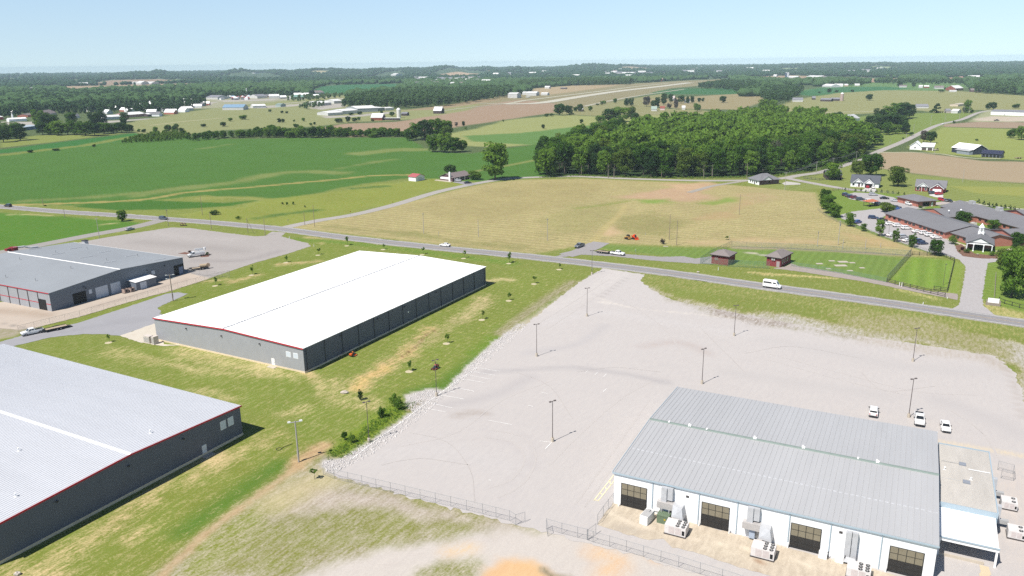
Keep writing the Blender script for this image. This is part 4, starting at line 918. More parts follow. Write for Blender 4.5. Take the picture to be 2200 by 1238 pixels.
def factory():
 f = Frame(at(1320,1014,6.2), at(2012,1172,6.2)); U, V = 49.9,40.8
 t = thing('factory', 'large white-walled factory with grey ribbed roof and four glazed doors at lower right', 'factory', (f.o.x, f.o.y, 0), f.ang)
 e, r, rp = 6.2,7.15,0.508
 obj('wall', gable_walls(U, V, e, r, rp), WALLW, t)
 obj('roof', gable_roof(U, V, e, r, rp, oh=0.18, rib=0.86, rw=.08, rh=.055), GALV2, t)
 m = V * rp
 cap = MB().hexa([(-.2, m - .32, r + .08),(U + .2, m - .32, r + .08),(U + .2, m + .32, r + .08),(-.2, m + .32, r + .08),(-.2, m - .2, r + .34),(U + .2, m - .2, r + .34),(U + .2, m + .2, r + .34),(-.2, m + .2, r + .34)])
 obj('ridge_cap', cap, mat('green_grey_ridge', A(156,172,164),0.5, var=0.08, scale=1.0), t)
 for u in (3.7,7.6,11.0,19.8,28.3,37.5,40.5):
  big = u in (7.6,19.8,28.3,40.5)
  b = MB().box(u - .14, u + .14, m - .3, m + .3, r + .34, r + (.75 if big else .5))
  if big: b.box(u + .14, u + .4, m - .2, m + .2, r + .34, r + .6)
  obj('ridge_vent', b, WHITE, t)
 # a band of lapped sheets crosses each slope
 bd = MB(); v0 = m * .42; z0 = e + (r - e) * .42 + .15
 for u in np.arange(.1, U - .6,.86): bd.hexa([(u + .15, v0 - .1, z0 - .02),(u + .74, v0 - .1, z0 - .02),(u + .74, v0 + .14, z0 - .01),(u + .15, v0 + .14, z0 - .01),(u + .15, v0 - .1, z0 + .02),(u + .74, v0 - .1, z0 + .02),(u + .74, v0 + .14, z0 + .03),(u + .15, v0 + .14, z0 + .03)])
 obj('lap_joint', bd, mat('pale_lap_joint', A(226,228,232),0.5, var=0.2, scale=3), t)
 fa = MB().box(-.26, U + .26,-.32,-.2, e - .2, e + .04)
 obj('gutter', fa, BLUET, t); obj('gutter', MB().box(-.26, U + .26, V + .2, V + .34, e - .28, e + .06), WHITE, t)
 obj('edge_trim', MB().hexa([(-.3,-.2, e - .12),(-.2,-.2, e - .12),(-.2, m, r - .1),(-.3, m, r - .1),(-.3,-.2, e + .2),(-.2,-.2, e + .2),(-.2, m, r + .22),(-.3, m, r + .22)])
  .hexa([(-.3, m, r - .1),(-.2, m, r - .1),(-.2, V + .2, e - .12),(-.3, V + .2, e - .12),(-.3, m, r + .22),(-.2, m, r + .22),(-.2, V + .2, e + .2),(-.3, V + .2, e + .2)]), BLUET, t)
 for u in (6.96,14.9,21.2,29.3,35.4,42.6): obj('downspout', MB().box(u - .07, u + .07,-.16,-.02,0, e - .25), BLUET, t)
 glz = mat('door_glazing', A(150,142,122,1.6),0.25, var=0.12, scale=0.7, spec=0.5)  # tan of the upper panes holds the apron's reflection as colour
 fr = mat('door_bars', A(120,118,116,1.3),0.5)
 for a, b in ((1.35,5.95),(15.4,19.95),(29.6,34.1),(43.8,48.4)):
  d = obj('glazed_door', MB().box(a, b, -.03,-.005,0,4.45), DARK, t)
  obj('pane', MB().box(a + .08, b - .08,-.045,-.031,2.25,4.37), glz, d)
  obj('pane', MB().box(a + .08, b - .08,-.045,-.031,.05,2.2), mat('dark_pane', (0.012,0.013,0.016),0.15, spec=0.6), d)
  br = MB()
  w = (b - a) / 4
  for k in range(5): br.box(a + k * w - .04, a + k * w + .04,-.075,-.046,0,4.45)
  for z in (0.0,1.1,2.2,3.3,4.4): br.box(a, b, -.07,-.05, z, z + .06)
  obj('door_frame', br, mat('black_door_bars', (0.02,0.02,0.02),0.5), d)
  obj('bollard', MB().tube((b + .25,-.5,0),(b + .25,-.5,1.0),.1, n=8), WHITE, t)
  obj('bollard', MB().tube((a - .2,-.5,0),(a - .2,-.5,1.0),.1, n=8), WHITE, t)
 for u in (12.7,36.6): obj('wall_vent', front_panel(u, u + .5,4.5,4.9), DSTEEL, t)
 # ducts
 def duct(u, big=True):
  # riser under the eave, elbow box, flared plenum and drop to the unit
  b = MB().box(u, u + .95,-1.0,-.02,3.3,5.85).box(u + .95, u + 1.9,-.75,-.02,3.6,5.85)
  obj('duct', b, STEEL, t)
  obj('duct', MB().box(u - .6, u + 2.2,-1.35,-.02,2.15,3.3), mat('pale_duct', A(210,206,204,1.5),0.45, var=0.1, scale=1.2, metal=0.2), t)
  obj('duct', MB().hexa([(u + 2.2,-2.2,1.5),(u + 4.2,-2.2,1.3),(u + 4.2,-.1,1.3),(u + 2.2,-.1,1.5),(u + 2.2,-1.35,3.3),(u + 3.8,-1.7,3.1),(u + 3.8,-.1,3.1),(u + 2.2,-.1,3.3)]), STEEL, t)
  obj('duct', MB().box(u + .5, u + 1.4,-.9,-.02,.4,2.15), mat('blue_duct', A(186,200,220,1.5),0.45, var=0.1, scale=1.2), t)
 duct(8.7); duct(22.9)
 obj('duct', MB().box(37.6,38.45,-.75,-.02,1.2,5.4).hexa([(37.55,-1.2,.5),(39.5,-1.2,.5),(39.5,-.02,.5),(37.55,-.02,.5),(37.6,-.75,1.2),(39.3,-.75,1.2),(39.3,-.02,1.2),(37.6,-.02,1.2)]), STEEL, t)
 obj('duct', MB().box(38.55,39.35,-.75,-.02,1.2,5.4), STEEL, t)
 obj('pipe', MB().tube((9.8,-.3,.9),(6.2,-.3,.9),.06).tube((23,-.3,.9),(24.8,-.3,.9),.06), WHITE, t)
 # separate machines standing on the apron
 condenser('rooftop_cooler', 'big white six-fan cooler unit nearest the green transformer', f.world(12.4,-4.0), f.ang, 3.5,2.3,1.8)
 condenser('rooftop_cooler', 'big white six-fan cooler unit between second and third glazed doors', f.world(26.3,-4.2), f.ang, 3.5,2.3,1.8)
 condenser('rooftop_cooler', 'white cooler unit under the twin steel ducts near the last door', f.world(40.0,-3.2), f.ang, 3.3,2.2,1.7)
 q = thing('storage_tank', 'white open-topped box tank beside the first glazed door', 'tank', f.world(7.0,-2.9), f.ang + R(-8))
 obj('body', MB().box(-.7,.7,-1.4,1.4,.1,1.7), WHITE, q); obj('lid', MB().box(-.62,.62,-1.3,.9,1.7,1.76).box(-.3,.3,.2,.9,1.76,1.95), LGREY, q); obj('base', MB().box(-.75,.75,-1.45,1.45,0,.1), CONCM, q)
 q = thing('transformer', 'green electrical transformer box between white tank and cooler unit', 'transformer', f.world(9.6,-1.9), f.ang)
 gm = mat('transformer_green', A(112,130,106,1.4),0.5, var=0.08, scale=2)
 obj('cabinet', MB().box(-1.0,1.0,-.75,.75,.1,1.5), gm, q); obj('lid', MB().box(-1.05,1.05,-.8,.8,1.5,1.6), gm, q); obj('base', MB().box(-1.15,1.15,-.9,.9,0,.1), CONCM, q)
 obj('bushing', MB().tube((-.6,.5,1.6),(-.6,.5,2.2),.1, n=8).tube((.7,.5,1.6),(.7,.5,2.2),.1, n=8), LGREY, q)
 obj('warning_label', MB().box(.2,.5,-.765,-.751,.8,1.1), mat('yellow_label', A(220,190,60),0.6), q)
 for k, (u, lab) in enumerate(((33.9, 'small white meter box beside the third glazed door'),(36.3, 'small white meter box near the twin steel ducts'))):
  q = thing('meter_box', lab, 'meter box', f.world(u + .8,-.9), f.ang)
  obj('cabinet', MB().box(-.6,.6,-.3,.3,.1,1.2), WHITE, q); obj('pipe', MB().tube((.75,0,0),(.75,0,1.5),.05).tube((.75,0,1.2),(.5,0,1.2),.05), DSTEEL, q); obj('base', MB().box(-.7,.7,-.4,.4,0,.1), CONCM, q)
 # ---- annex
 a = thing('annex', 'low annex with pale ribbed flat roof and white canopy joined to the factory', 'annex', f.world(50.45,16.3), f.ang)
 AW, AD, AH = 8.3,23.2,4.6
 obj('wall', MB().box(0.0, AW, 0, AD, 0, AH - .1), mat('blue_annex_wall', A(156,182,198,1.3),0.6, var=0.05, scale=0.6, bump=('rib', 0.5,0.8)), a)
 rm = MB().box(.12, AW - .12,.12, AD - .12, AH - .1, AH + .02)
 for v in np.arange(.4, AD - .3,.42): rm.box(.12, AW - .12, v, v + .12, AH + .02, AH + .11)
 obj('roof', rm, mat('annex_roof', A(226,222,216),0.55, var=0.06, scale=0.8, var2=0.05, scale2=0.2, stretch=(1,0.2,1)), a)
 obj('parapet', MB().box(-.02, AW + .05,-.06,.12, AH - .75, AH + .2).box(-.02, AW + .05, AD - .12, AD + .06, AH - .75, AH + .2).box(AW - .12, AW + .06,.121, AD - .121, AH - .75, AH + .2), BLUET, a)
 for u, v in ((3.2,15.2),(3.6,8.4)): obj('skylight', MB().box(u, u + 1.1, v, v + 1.1, AH + .02, AH + .3), mat('skylight_grey', A(170,176,186),0.3), a)
 for v in (15.7,8.9): obj('pipe', MB().tube((.4, v, AH + .25),(3.2, v, AH + .25),.05), LGREY, a)
 obj('roof_patch', MB().box(4.6,8.0,14.2,14.45, AH + .1, AH + .14), WHITE, a)
 roof_vent(a, .9,12.5, AH, .4, WHITE); roof_vent(a, 4.9,10.5, AH, .3, WHITE)
 CW = AW - .25; CD = 8.4
 obj('canopy_roof', MB().hexa([(0,-CD, 3.3),(CW, -CD, 3.3),(CW, -.07,3.75),(0,-.07,3.75),(0,-CD, 3.45),(CW, -CD, 3.45),(CW, -.07,3.9),(0,-.07,3.9)]), WROOF, a)
 obj('canopy_fascia', MB().box(0, CW + .1,-CD - .12,-CD, 2.75,3.5), WHITE, a)
 obj('gutter', MB().box(-.05, CW + .15,-CD - .26,-CD - .125,3.3,3.5), BLUET, a)
 obj('column', MB().box(CW - .3, CW, -CD + .0,-CD + .3,0,3.2), WHITE, a); obj('column', MB().box(0,.3,-CD, -CD + .3,0,3.2), WHITE, a)
 obj('low_wall', MB().box(.31, CW - 1.6,-CD, -CD + .2,0,.5), CONCM, a)
 obj('dock_wall', MB().box(.31, CW, -.4,-.07,0,3.3), mat('dark_dock', (0.04,0.045,0.06),0.7), a)
 for v in (14.0,4.2):
  obj('duct', MB().box(AW + .06, AW + .9, v, v + .9,.8,3.9), STEEL, a); obj('duct', MB().box(AW + .9, AW + 2.2, v + .1, v + .8,.8,1.5), LGREY, a)
 q = condenser('heat_pump', 'white two-fan unit beside the annex, upper of two', f.world(61.6,26.3 + 2.2), f.ang, 2.4,2.4,1.5,(2,1))
 q = condenser('heat_pump', 'white two-fan unit beside the annex, nearer of two', f.world(61.9,16.9 + 2.0), f.ang, 2.4,2.4,1.5,(2,1))
 return f
RBF = factory()
# ---------------------------------------------------------------- nursing home, houses, barns
SHING = mat('grey_shingles', A(142,142,147),0.85, var=0.05, scale=1.5, var2=0.05, scale2=0.15)
SHING2 = mat('dark_grey_shingles', A(106,110,120),0.85, var=0.06, scale=1.5)
SHING3 = mat('brown_shingles', A(150,138,138),0.85, var=0.06, scale=1.5)
BRICK = mat('red_brick', A(194,128,112,1.4),0.85, var=0.10, scale=3, var2=0.06, scale2=0.3)
BRICKD = mat('dark_red_brick', A(140,66,70,1.3),0.85, var=0.12, scale=3)
BROWNB = mat('brown_brick', A(110,84,88,1.2),0.85, var=0.12, scale=3)
HWHITE = mat('white_siding', (0.76,0.77,0.78),0.6, var=0.03, scale=1.0)
NAVY = mat('navy_barn_metal', A(58,64,86,1.4),0.5, var=0.08, scale=0.6, bump=('rib', 0.5,0.6))
REDW = mat('barn_red_wood', A(150,84,72,1.4),0.8, var=0.12, scale=0.8)
DWOOD = mat('weathered_dark_wood', A(84,72,74,1.3),0.85, var=0.15, scale=0.8)
OLDTIN = mat('dull_tin_roof', A(158,158,166),0.6, var=0.1, scale=0.5)
def fthing(name, label, cat, f, u=0, v=0, group=None): return thing(name, label, cat, f.world(u, v), f.ang, group)
def windows(parent, spots, v, w=1.1, z0=1.0, z1=2.2, axis='u', frame=True):
 for u in spots:
  if axis == 'u':
   o = obj('window', MB().box(u - w / 2, u + w / 2, v - .05, v - .01, z0, z1), GLASS, parent)
   if frame: obj('window_frame', MB().box(u - w / 2 - .12, u + w / 2 + .12, v - .03, v - .005, z0 - .12, z1 + .12), HWHITE, o)
  else:
   o = obj('window', MB().box(v + .01, v + .05, u - w / 2, u + w / 2, z0, z1), GLASS, parent)
   if frame: obj('window_frame', MB().box(v + .005, v + .03, u - w / 2 - .12, u + w / 2 + .12, z0 - .12, z1 + .12), HWHITE, o)
def wing(t, u0, u1, v0, v1, e=2.9, r=5.2, ridge='u', oh=.55, wall=None, roofm=None, hip=False):
 L, Wd = u1 - u0, v1 - v0
 w = wall or BRICK; rm = roofm or SHING
 if hip:
  obj('wall', MB().box(u0, u1, v0, v1,0, e), w, t)
  obj('roof', hip_roof(L, Wd, e, r, oh), rm, t, loc=(u0, v0,0)); return
 if ridge == 'u':
  obj('wall', gable_walls(L, Wd, e, r), w, t, loc=(u0, v0,0)); obj('roof', gable_roof(L, Wd, e, r, oh=oh, T=.18), rm, t, loc=(u0, v0,0))
 else:
  obj('wall', gable_walls(Wd, L, e, r, swap=True), w, t, loc=(u0, v0,0)); obj('roof', gable_roof(Wd, L, e, r, oh=oh, T=.18, swap=True), rm, t, loc=(u0, v0,0))
def nursing_home():
 f = Frame(at(1899,458,2.9), at(2029,499.5,2.9))
 t = fthing('nursing_home', 'sprawling brick care home with grey shingle roofs and a white cupola', 'care home', f)
 wing(t, 0.6,45.2,0.6,22.5,2.9,5.3)
 wing(t, 45.25,62,3.2,21,2.75,4.9)
 wing(t, 43.5,62.5,21.05,62,2.8,5.0, ridge='v')
 wing(t, -6,14.5,22.55,37.4,2.8,5.0, ridge='v', oh=.3)
 wing(t, -12,43.4,37.5,58,2.9,5.4)
 wing(t, 4,24,58.05,74,2.8,5.0, ridge='v')
 # entrance portico turned towards the drive
 p0, p1 = Vector((66.16,-4.68)), Vector((71.67,2.64)); d = (p1 - p0); Wp = d.length; d.normalize(); n = Vector((-d.y, d.x))
 pang = math.atan2(d.y, d.x)
 def P(a, b, z): q = p0 + d * a + n * b; return (q.x, q.y, z)
 e, r, D = 3.3,5.6,14.0
 mb = MB(); m = Wp / 2; T = .2
 for a0 in (-.5, Wp + .5):
  za = e - (r - e) / m * .5
  mb.hexa([P(a0,-.5, za), P(m, -.5, r), P(m, D, r), P(a0, D, za), P(a0,-.5, za + T), P(m, -.5, r + T), P(m, D, r + T), P(a0, D, za + T)])
 obj('portico_roof', mb, SHING, t)
 g = MB(); g.poly([P(.9,-.12, e + .35), P(Wp - .9,-.12, e + .35), P(m, -.12, r - .25)]); g.poly([P(Wp - .9,-.02, e + .35), P(.9,-.02, e + .35), P(m, -.02, r - .25)])
 obj('pediment', g, HWHITE, t)
 gb = MB(); gb.poly([P(0,0, e - .05), P(Wp, 0, e - .05), P(m, 0, r)]); obj('gable', gb, SHING, t)
 be = MB()
 def bar(a0, a1, b0, b1, z0, z1): be.hexa([P(a0, b0, z0), P(a1, b0, z0), P(a1, b1, z0), P(a0, b1, z0), P(a0, b0, z1), P(a1, b0, z1), P(a1, b1, z1), P(a0, b1, z1)])
 bar(-.1, Wp + .1,-.15,.15,2.85,3.25); bar(-.15,.15,.16,7,2.85,3.25); bar(Wp - .15, Wp + .15,.16,7,2.85,3.25)
 obj('beam', be, HWHITE, t)
 for a in (.1,2.4,5.9, Wp - .35):
  c = MB(); q = P(a + .15,0,0); c.tube((q[0], q[1], .25),(q[0], q[1], 2.85),.2,.17, n=10)
  co = obj('column', c, HWHITE, t)
  for z0, z1 in ((0,.25),(2.6,2.84)):
   b = MB(); b.prism([(P(a - .12,-.27,0)[:2]),(P(a + .42,-.27,0)[:2]),(P(a + .42,.27,0)[:2]),(P(a - .12,.27,0)[:2])], z0, z1); obj('capital' if z0 else 'pedestal', b, HWHITE, co)
 for b in (3.4,6.9):
  q = P(.1, b, 0); obj('column', MB().tube((q[0], q[1], 0),(q[0], q[1], 2.85),.18, n=10), HWHITE, t)
  q = P(Wp - .1, b, 0); obj('column', MB().tube((q[0], q[1], 0),(q[0], q[1], 2.85),.18, n=10), HWHITE, t)
 en = MB(); en.hexa([P(.4,7.2,0), P(Wp - .4,7.2,0), P(Wp - .4, D - .2,0), P(.4, D - .2,0), P(.4,7.2,2.9), P(Wp - .4,7.2,2.9), P(Wp - .4, D - .2,2.9), P(.4, D - .2,2.9)])
 obj('entrance_wall', en, BRICK, t)
 en = MB(); en.hexa([P(2.6,7.1,0), P(6.4,7.1,0), P(6.4,7.18,0), P(2.6,7.18,0), P(2.6,7.1,2.4), P(6.4,7.1,2.4), P(6.4,7.18,2.4), P(2.6,7.18,2.4)]); obj('door', en, GLASS, t)
 # cupola on the ridge
 cu = obj('cupola', MB().prism([P(m + x, D - 4.2 + y, 0)[:2] for x, y in ((-1.1,-1.1),(1.1,-1.1),(1.1,1.1),(-1.1,1.1))], 5.0,6.4).prism([P(m + x, D - 4.2 + y, 0)[:2] for x, y in ((-.75,-.75),(.75,-.75),(.75,.75),(-.75,.75))], 6.4,8.0), HWHITE, t)
 c0 = P(m, D - 4.2,0)
 obj('cupola_roof', MB().tube((c0[0], c0[1], 8.0),(c0[0], c0[1], 8.2),1.15,1.1, n=8).tube((c0[0], c0[1], 8.2),(c0[0], c0[1], 9.8),1.0,.05, n=8), HWHITE, cu)
 for x, y in ((-.78,0),(.78,0),(0,-.78),(0,.78)):
  q = P(m + x, D - 4.2 + y, 0); obj('louvre', MB().box(q[0] - .3, q[0] + .3, q[1] - .3, q[1] + .3,6.7,7.6), LGREY, cu)
 windows(t, [4,8,12,17,20,23,28,31,34,37,40,43], .6,1.9,1.3,2.4, frame=False)
 windows(t, [47.5,50,54,57,60], 3.2,1.6,1.1,2.2, frame=False)
 windows(t, [24,30,36,44,52], 62.5,1.6,1.1,2.2, axis='v', frame=False)
 windows(t, [17,21,25,29,33,37,41], 37.5,1.6,1.1,2.3, frame=False)
 for u, v, w, h in ((-4.5,47.6,2.6,1.5),(14.5,47.5,2.6,1.7)):
  z = 5.3; a = obj('rooftop_unit', MB().box(u, u + w, v - 1, v + 1, z - .5, z + h), LGREY, t); obj('vent_hood', MB().box(u + w + .02, u + w + .8, v - .6, v + .6, z - .4, z + .6), STEEL, a)
 for u, v, z in ((8,34,4.3),(10.5,26,4.6),(25,55,4.3),(52,40,5.0),(56,30,4.3)):
  obj('satellite_dome', MB().blob((u, v, z + .45),.42,0.0, ICO2).tube((u, v, z - .3),(u, v, z + .1),.1), HWHITE, t)
 for px, py in ((2138,488),(2092,480)):
  u, v = f.loc(px, py, 1.0); condenser('heat_pump', 'grey heat pump box in the care home courtyard, right' if px > 2100 else 'grey heat pump box in the care home courtyard, left', f.world(u, v), f.ang, 2.4,1.6,1.4,(2,1))
 return f
NHF = nursing_home()
def brick_garage():
 f = Frame(at(1926,422.6,2.9), at(1971,433,2.9))
 t = fthing('brick_annex', 'square brick outbuilding with grey hipped roof behind the care home', 'outbuilding', f)
 obj('wall', MB().box(.4,16.2,.4,11.2,0,2.9), BRICK, t); obj('roof', hip_roof(16.6,11.6,2.9,4.9,.5), SHING, t)
 for u in (5.4,15.4): obj('downspout', MB().box(u, u + .1,.3,.39,0,2.9), DARK, t)
 obj('carport_opening', MB().box(16.21,16.26,3.2,7.2,0,2.3), DARK, t)
 obj('door', MB().box(16.21,16.26,8.4,9.4,0,2.1), HWHITE, t)
brick_garage()
def house_ranch_gray():
 f = Frame(at(1607,383,2.8), at(1631.6,388.5,2.8))
 t = fthing('house', 'low brown brick house with grey hipped roof at the end of the wood', 'house', f)
 obj('wall', MB().box(.3,11.6,.3,14.6,0,2.8), BROWNB, t)
 obj('wall', MB().box(.25,11.65,.2,.3,0,2.8), HWHITE, t)
 obj('roof', hip_roof(12,15,2.8,6.2,.5, inset=6.0), SHING, t)
 obj('gable', MB().poly([(12.35,2.4,2.9),(12.35,9.4,2.9),(12.35,5.9,5.0)]).poly([(12.35,9.4,2.9),(12.35,2.4,2.9),(12.25,5.9,5.0)]), HWHITE, t)
 obj('gable_roof', MB().hexa([(6.5,2.0,2.85),(12.6,2.0,2.85),(12.6,5.9,5.1),(6.5,5.9,5.1),(6.5,2.0,3.0),(12.6,2.0,3.0),(12.6,5.9,5.25),(6.5,5.9,5.25)])
  .hexa([(6.5,9.8,2.85),(12.6,9.8,2.85),(12.6,5.9,5.1),(6.5,5.9,5.1),(6.5,9.8,3.0),(12.6,9.8,3.0),(12.6,5.9,5.25),(6.5,5.9,5.25)]), SHING, t)
 windows(t, [2.5,5,9], .2,1.0,.9,2.2); obj('door', MB().box(6.6,7.5,.12,.19,0,2.1), DWOOD, t)
 windows(t, [7.5,12], 11.6,1.1,1.0,2.1, axis='v', frame=False)
house_ranch_gray()
def front_gable(t, u0, u1, v, depth, e, r, m, roofm, wallm=None, out=0.0):
 """a gable facing the front, its ridge running back into the main roof"""
 c = (u0 + u1) / 2; v0 = v - out; mb = MB()
 for a in (u0 - .4, u1 + .4):
  za = e - (r - e) / ((u1 - u0) / 2) * .4
  mb.hexa([(a, v0 - .4, za),(c, v0 - .4, r),(c, v + depth, r),(a, v + depth, za),(a, v0 - .4, za + .16),(c, v0 - .4, r + .16),(c, v + depth, r + .16),(a, v + depth, za + .16)])
 obj('gable_roof', mb, roofm, t)
 obj('gable', MB().poly([(u0, v0 - .05, e),(u1, v0 - .05, e),(c, v0 - .05, r - .05)]).poly([(u1, v0 + .05, e),(u0, v0 + .05, e),(c, v0 + .05, r - .05)]), m, t)
 obj('bargeboard', MB().hexa([(u0 - .4, v0 - .46, e - .5),(c, v0 - .46, r - .2),(c, v0 - .41, r - .2),(u0 - .4, v0 - .41, e - .5),(u0 - .4, v0 - .46, e - .2),(c, v0 - .46, r + .12),(c, v0 - .41, r + .12),(u0 - .4, v0 - .41, e - .2)])
  .hexa([(c, v0 - .46, r - .2),(u1 + .4, v0 - .46, e - .5),(u1 + .4, v0 - .41, e - .5),(c, v0 - .41, r - .2),(c, v0 - .46, r + .12),(u1 + .4, v0 - .46, e - .2),(u1 + .4, v0 - .41, e - .2),(c, v0 - .41, r + .12)]), HWHITE, t)
 if out > .2: obj('wall', MB().box(u0, u1, v0, v - .01,0, e), wallm or m, t)
def house_white():
 f = Frame(at(1828,391,2.8), at(1883,394,2.8))
 t = fthing('house', 'white gabled house with dark roof and open carport behind the tree row', 'house', f)
 L, Wd = 15.6,11.5
 obj('wall', gable_walls(L, Wd, 2.8,6.6), HWHITE, t); obj('roof', gable_roof(L, Wd, 2.8,6.6, oh=.45), SHING2, t)
 front_gable(t, 1.6,6.6,0,5.0,2.9,5.0, HWHITE, SHING2, out=.02); front_gable(t, 7.6,12.8,0,5.5,2.8,5.2, HWHITE, SHING2, HWHITE, out=1.6)
 obj('carport_opening', MB().box(8.1,12.3,-1.66,-1.61,0,2.5), DARK, t)
 windows(t, [1.6], 0,1.2,.8,2.2); obj('door', MB().box(4.2,5.2,-.08,-.03,0,2.2), mat('dark_door', A(80,66,66,1.3),0.6), t); windows(t, [6.4], 0,.8,.8,2.2)
 for u in (3.2,5.9): obj('porch_post', MB().box(u - .08, u + .08,-1.3,-1.14,0,2.7), HWHITE, t)
 obj('porch_step', MB().box(2.8,6.4,-1.6,-.1,0,.2), CONCM, t)
house_white()
def house_red():
 o = at(1967,400,2.8); d = at(2032.5,391.6,6.0) - at(1969,388,6.0)
 f = Frame(o, o + d)
 t = fthing('house', 'dark red brick house with white gables and garage door behind the care home', 'house', f)
 L, Wd = 15.5,9.5
 obj('wall', gable_walls(L, Wd, 2.8,6.2), BRICKD, t); obj('roof', gable_roof(L, Wd, 2.8,6.2, oh=.4), SHING, t)
 front_gable(t, 1.2,6.4,0,5,2.9,5.0, HWHITE, SHING, out=.02); front_gable(t, 8.2,14.6,0,5.5,2.8,5.2, BRICKD, SHING, BRICKD, out=3.6)
 obj('garage_door', MB().box(9.2,13.6,-3.68,-3.62,0,2.3), HWHITE, t)
 windows(t, [1.4], 0,1.3,.7,2.2); windows(t, [5.5], 0,.8,.8,2.2); obj('door', MB().box(6.4,7.4,-.08,-.03,0,2.2), DARK, t)
 obj('louvre', MB().box(11.1,11.7,-3.72,-3.67,3.6,4.2), HWHITE, t)
 for u in (3.4,7.6): obj('porch_post', MB().box(u - .1, u + .1,-1.3,-1.1,0,2.7), HWHITE, t)
house_red()
FROOF = mat('aged_white_roof', (.62,.62,.61),.6, var=.1, scale=.2); FWALL = mat('aged_white_wall', (.5,.5,.49),.7, var=.08, scale=.2)
def gable_thing(name, label, cat, p0, p1, Wd, e, r, wallm, roofm, L=None, ridge='u', oh=.4, group=None, door=None, wins=None):
 """p0,p1: pixels of the near wall's two base corners"""
 f = Frame(at(*p0), at(*p1)); L = L or f.len
 if p0[1] < 260: wallm = FWALL if wallm is HWHITE else wallm; roofm = FROOF if roofm is WROOF else roofm
 t = fthing(name, label, cat, f, group=group)
 if ridge == 'u': obj('wall', gable_walls(L, Wd, e, r), wallm, t); obj('roof', gable_roof(L, Wd, e, r, oh=oh), roofm, t)
 else: obj('wall', gable_walls(Wd, L, e, r, swap=True), wallm, t); obj('roof', gable_roof(Wd, L, e, r, oh=oh, swap=True), roofm, t)
 if door: obj('door', MB().box(door[0] * L, door[1] * L, -.06,-.01,0, door[2]), DARK if len(door) < 4 else door[3], t)
 if wins: windows(t, [k * L for k in wins], 0,1.2,1.0,2.2, frame=False)
 return f, t
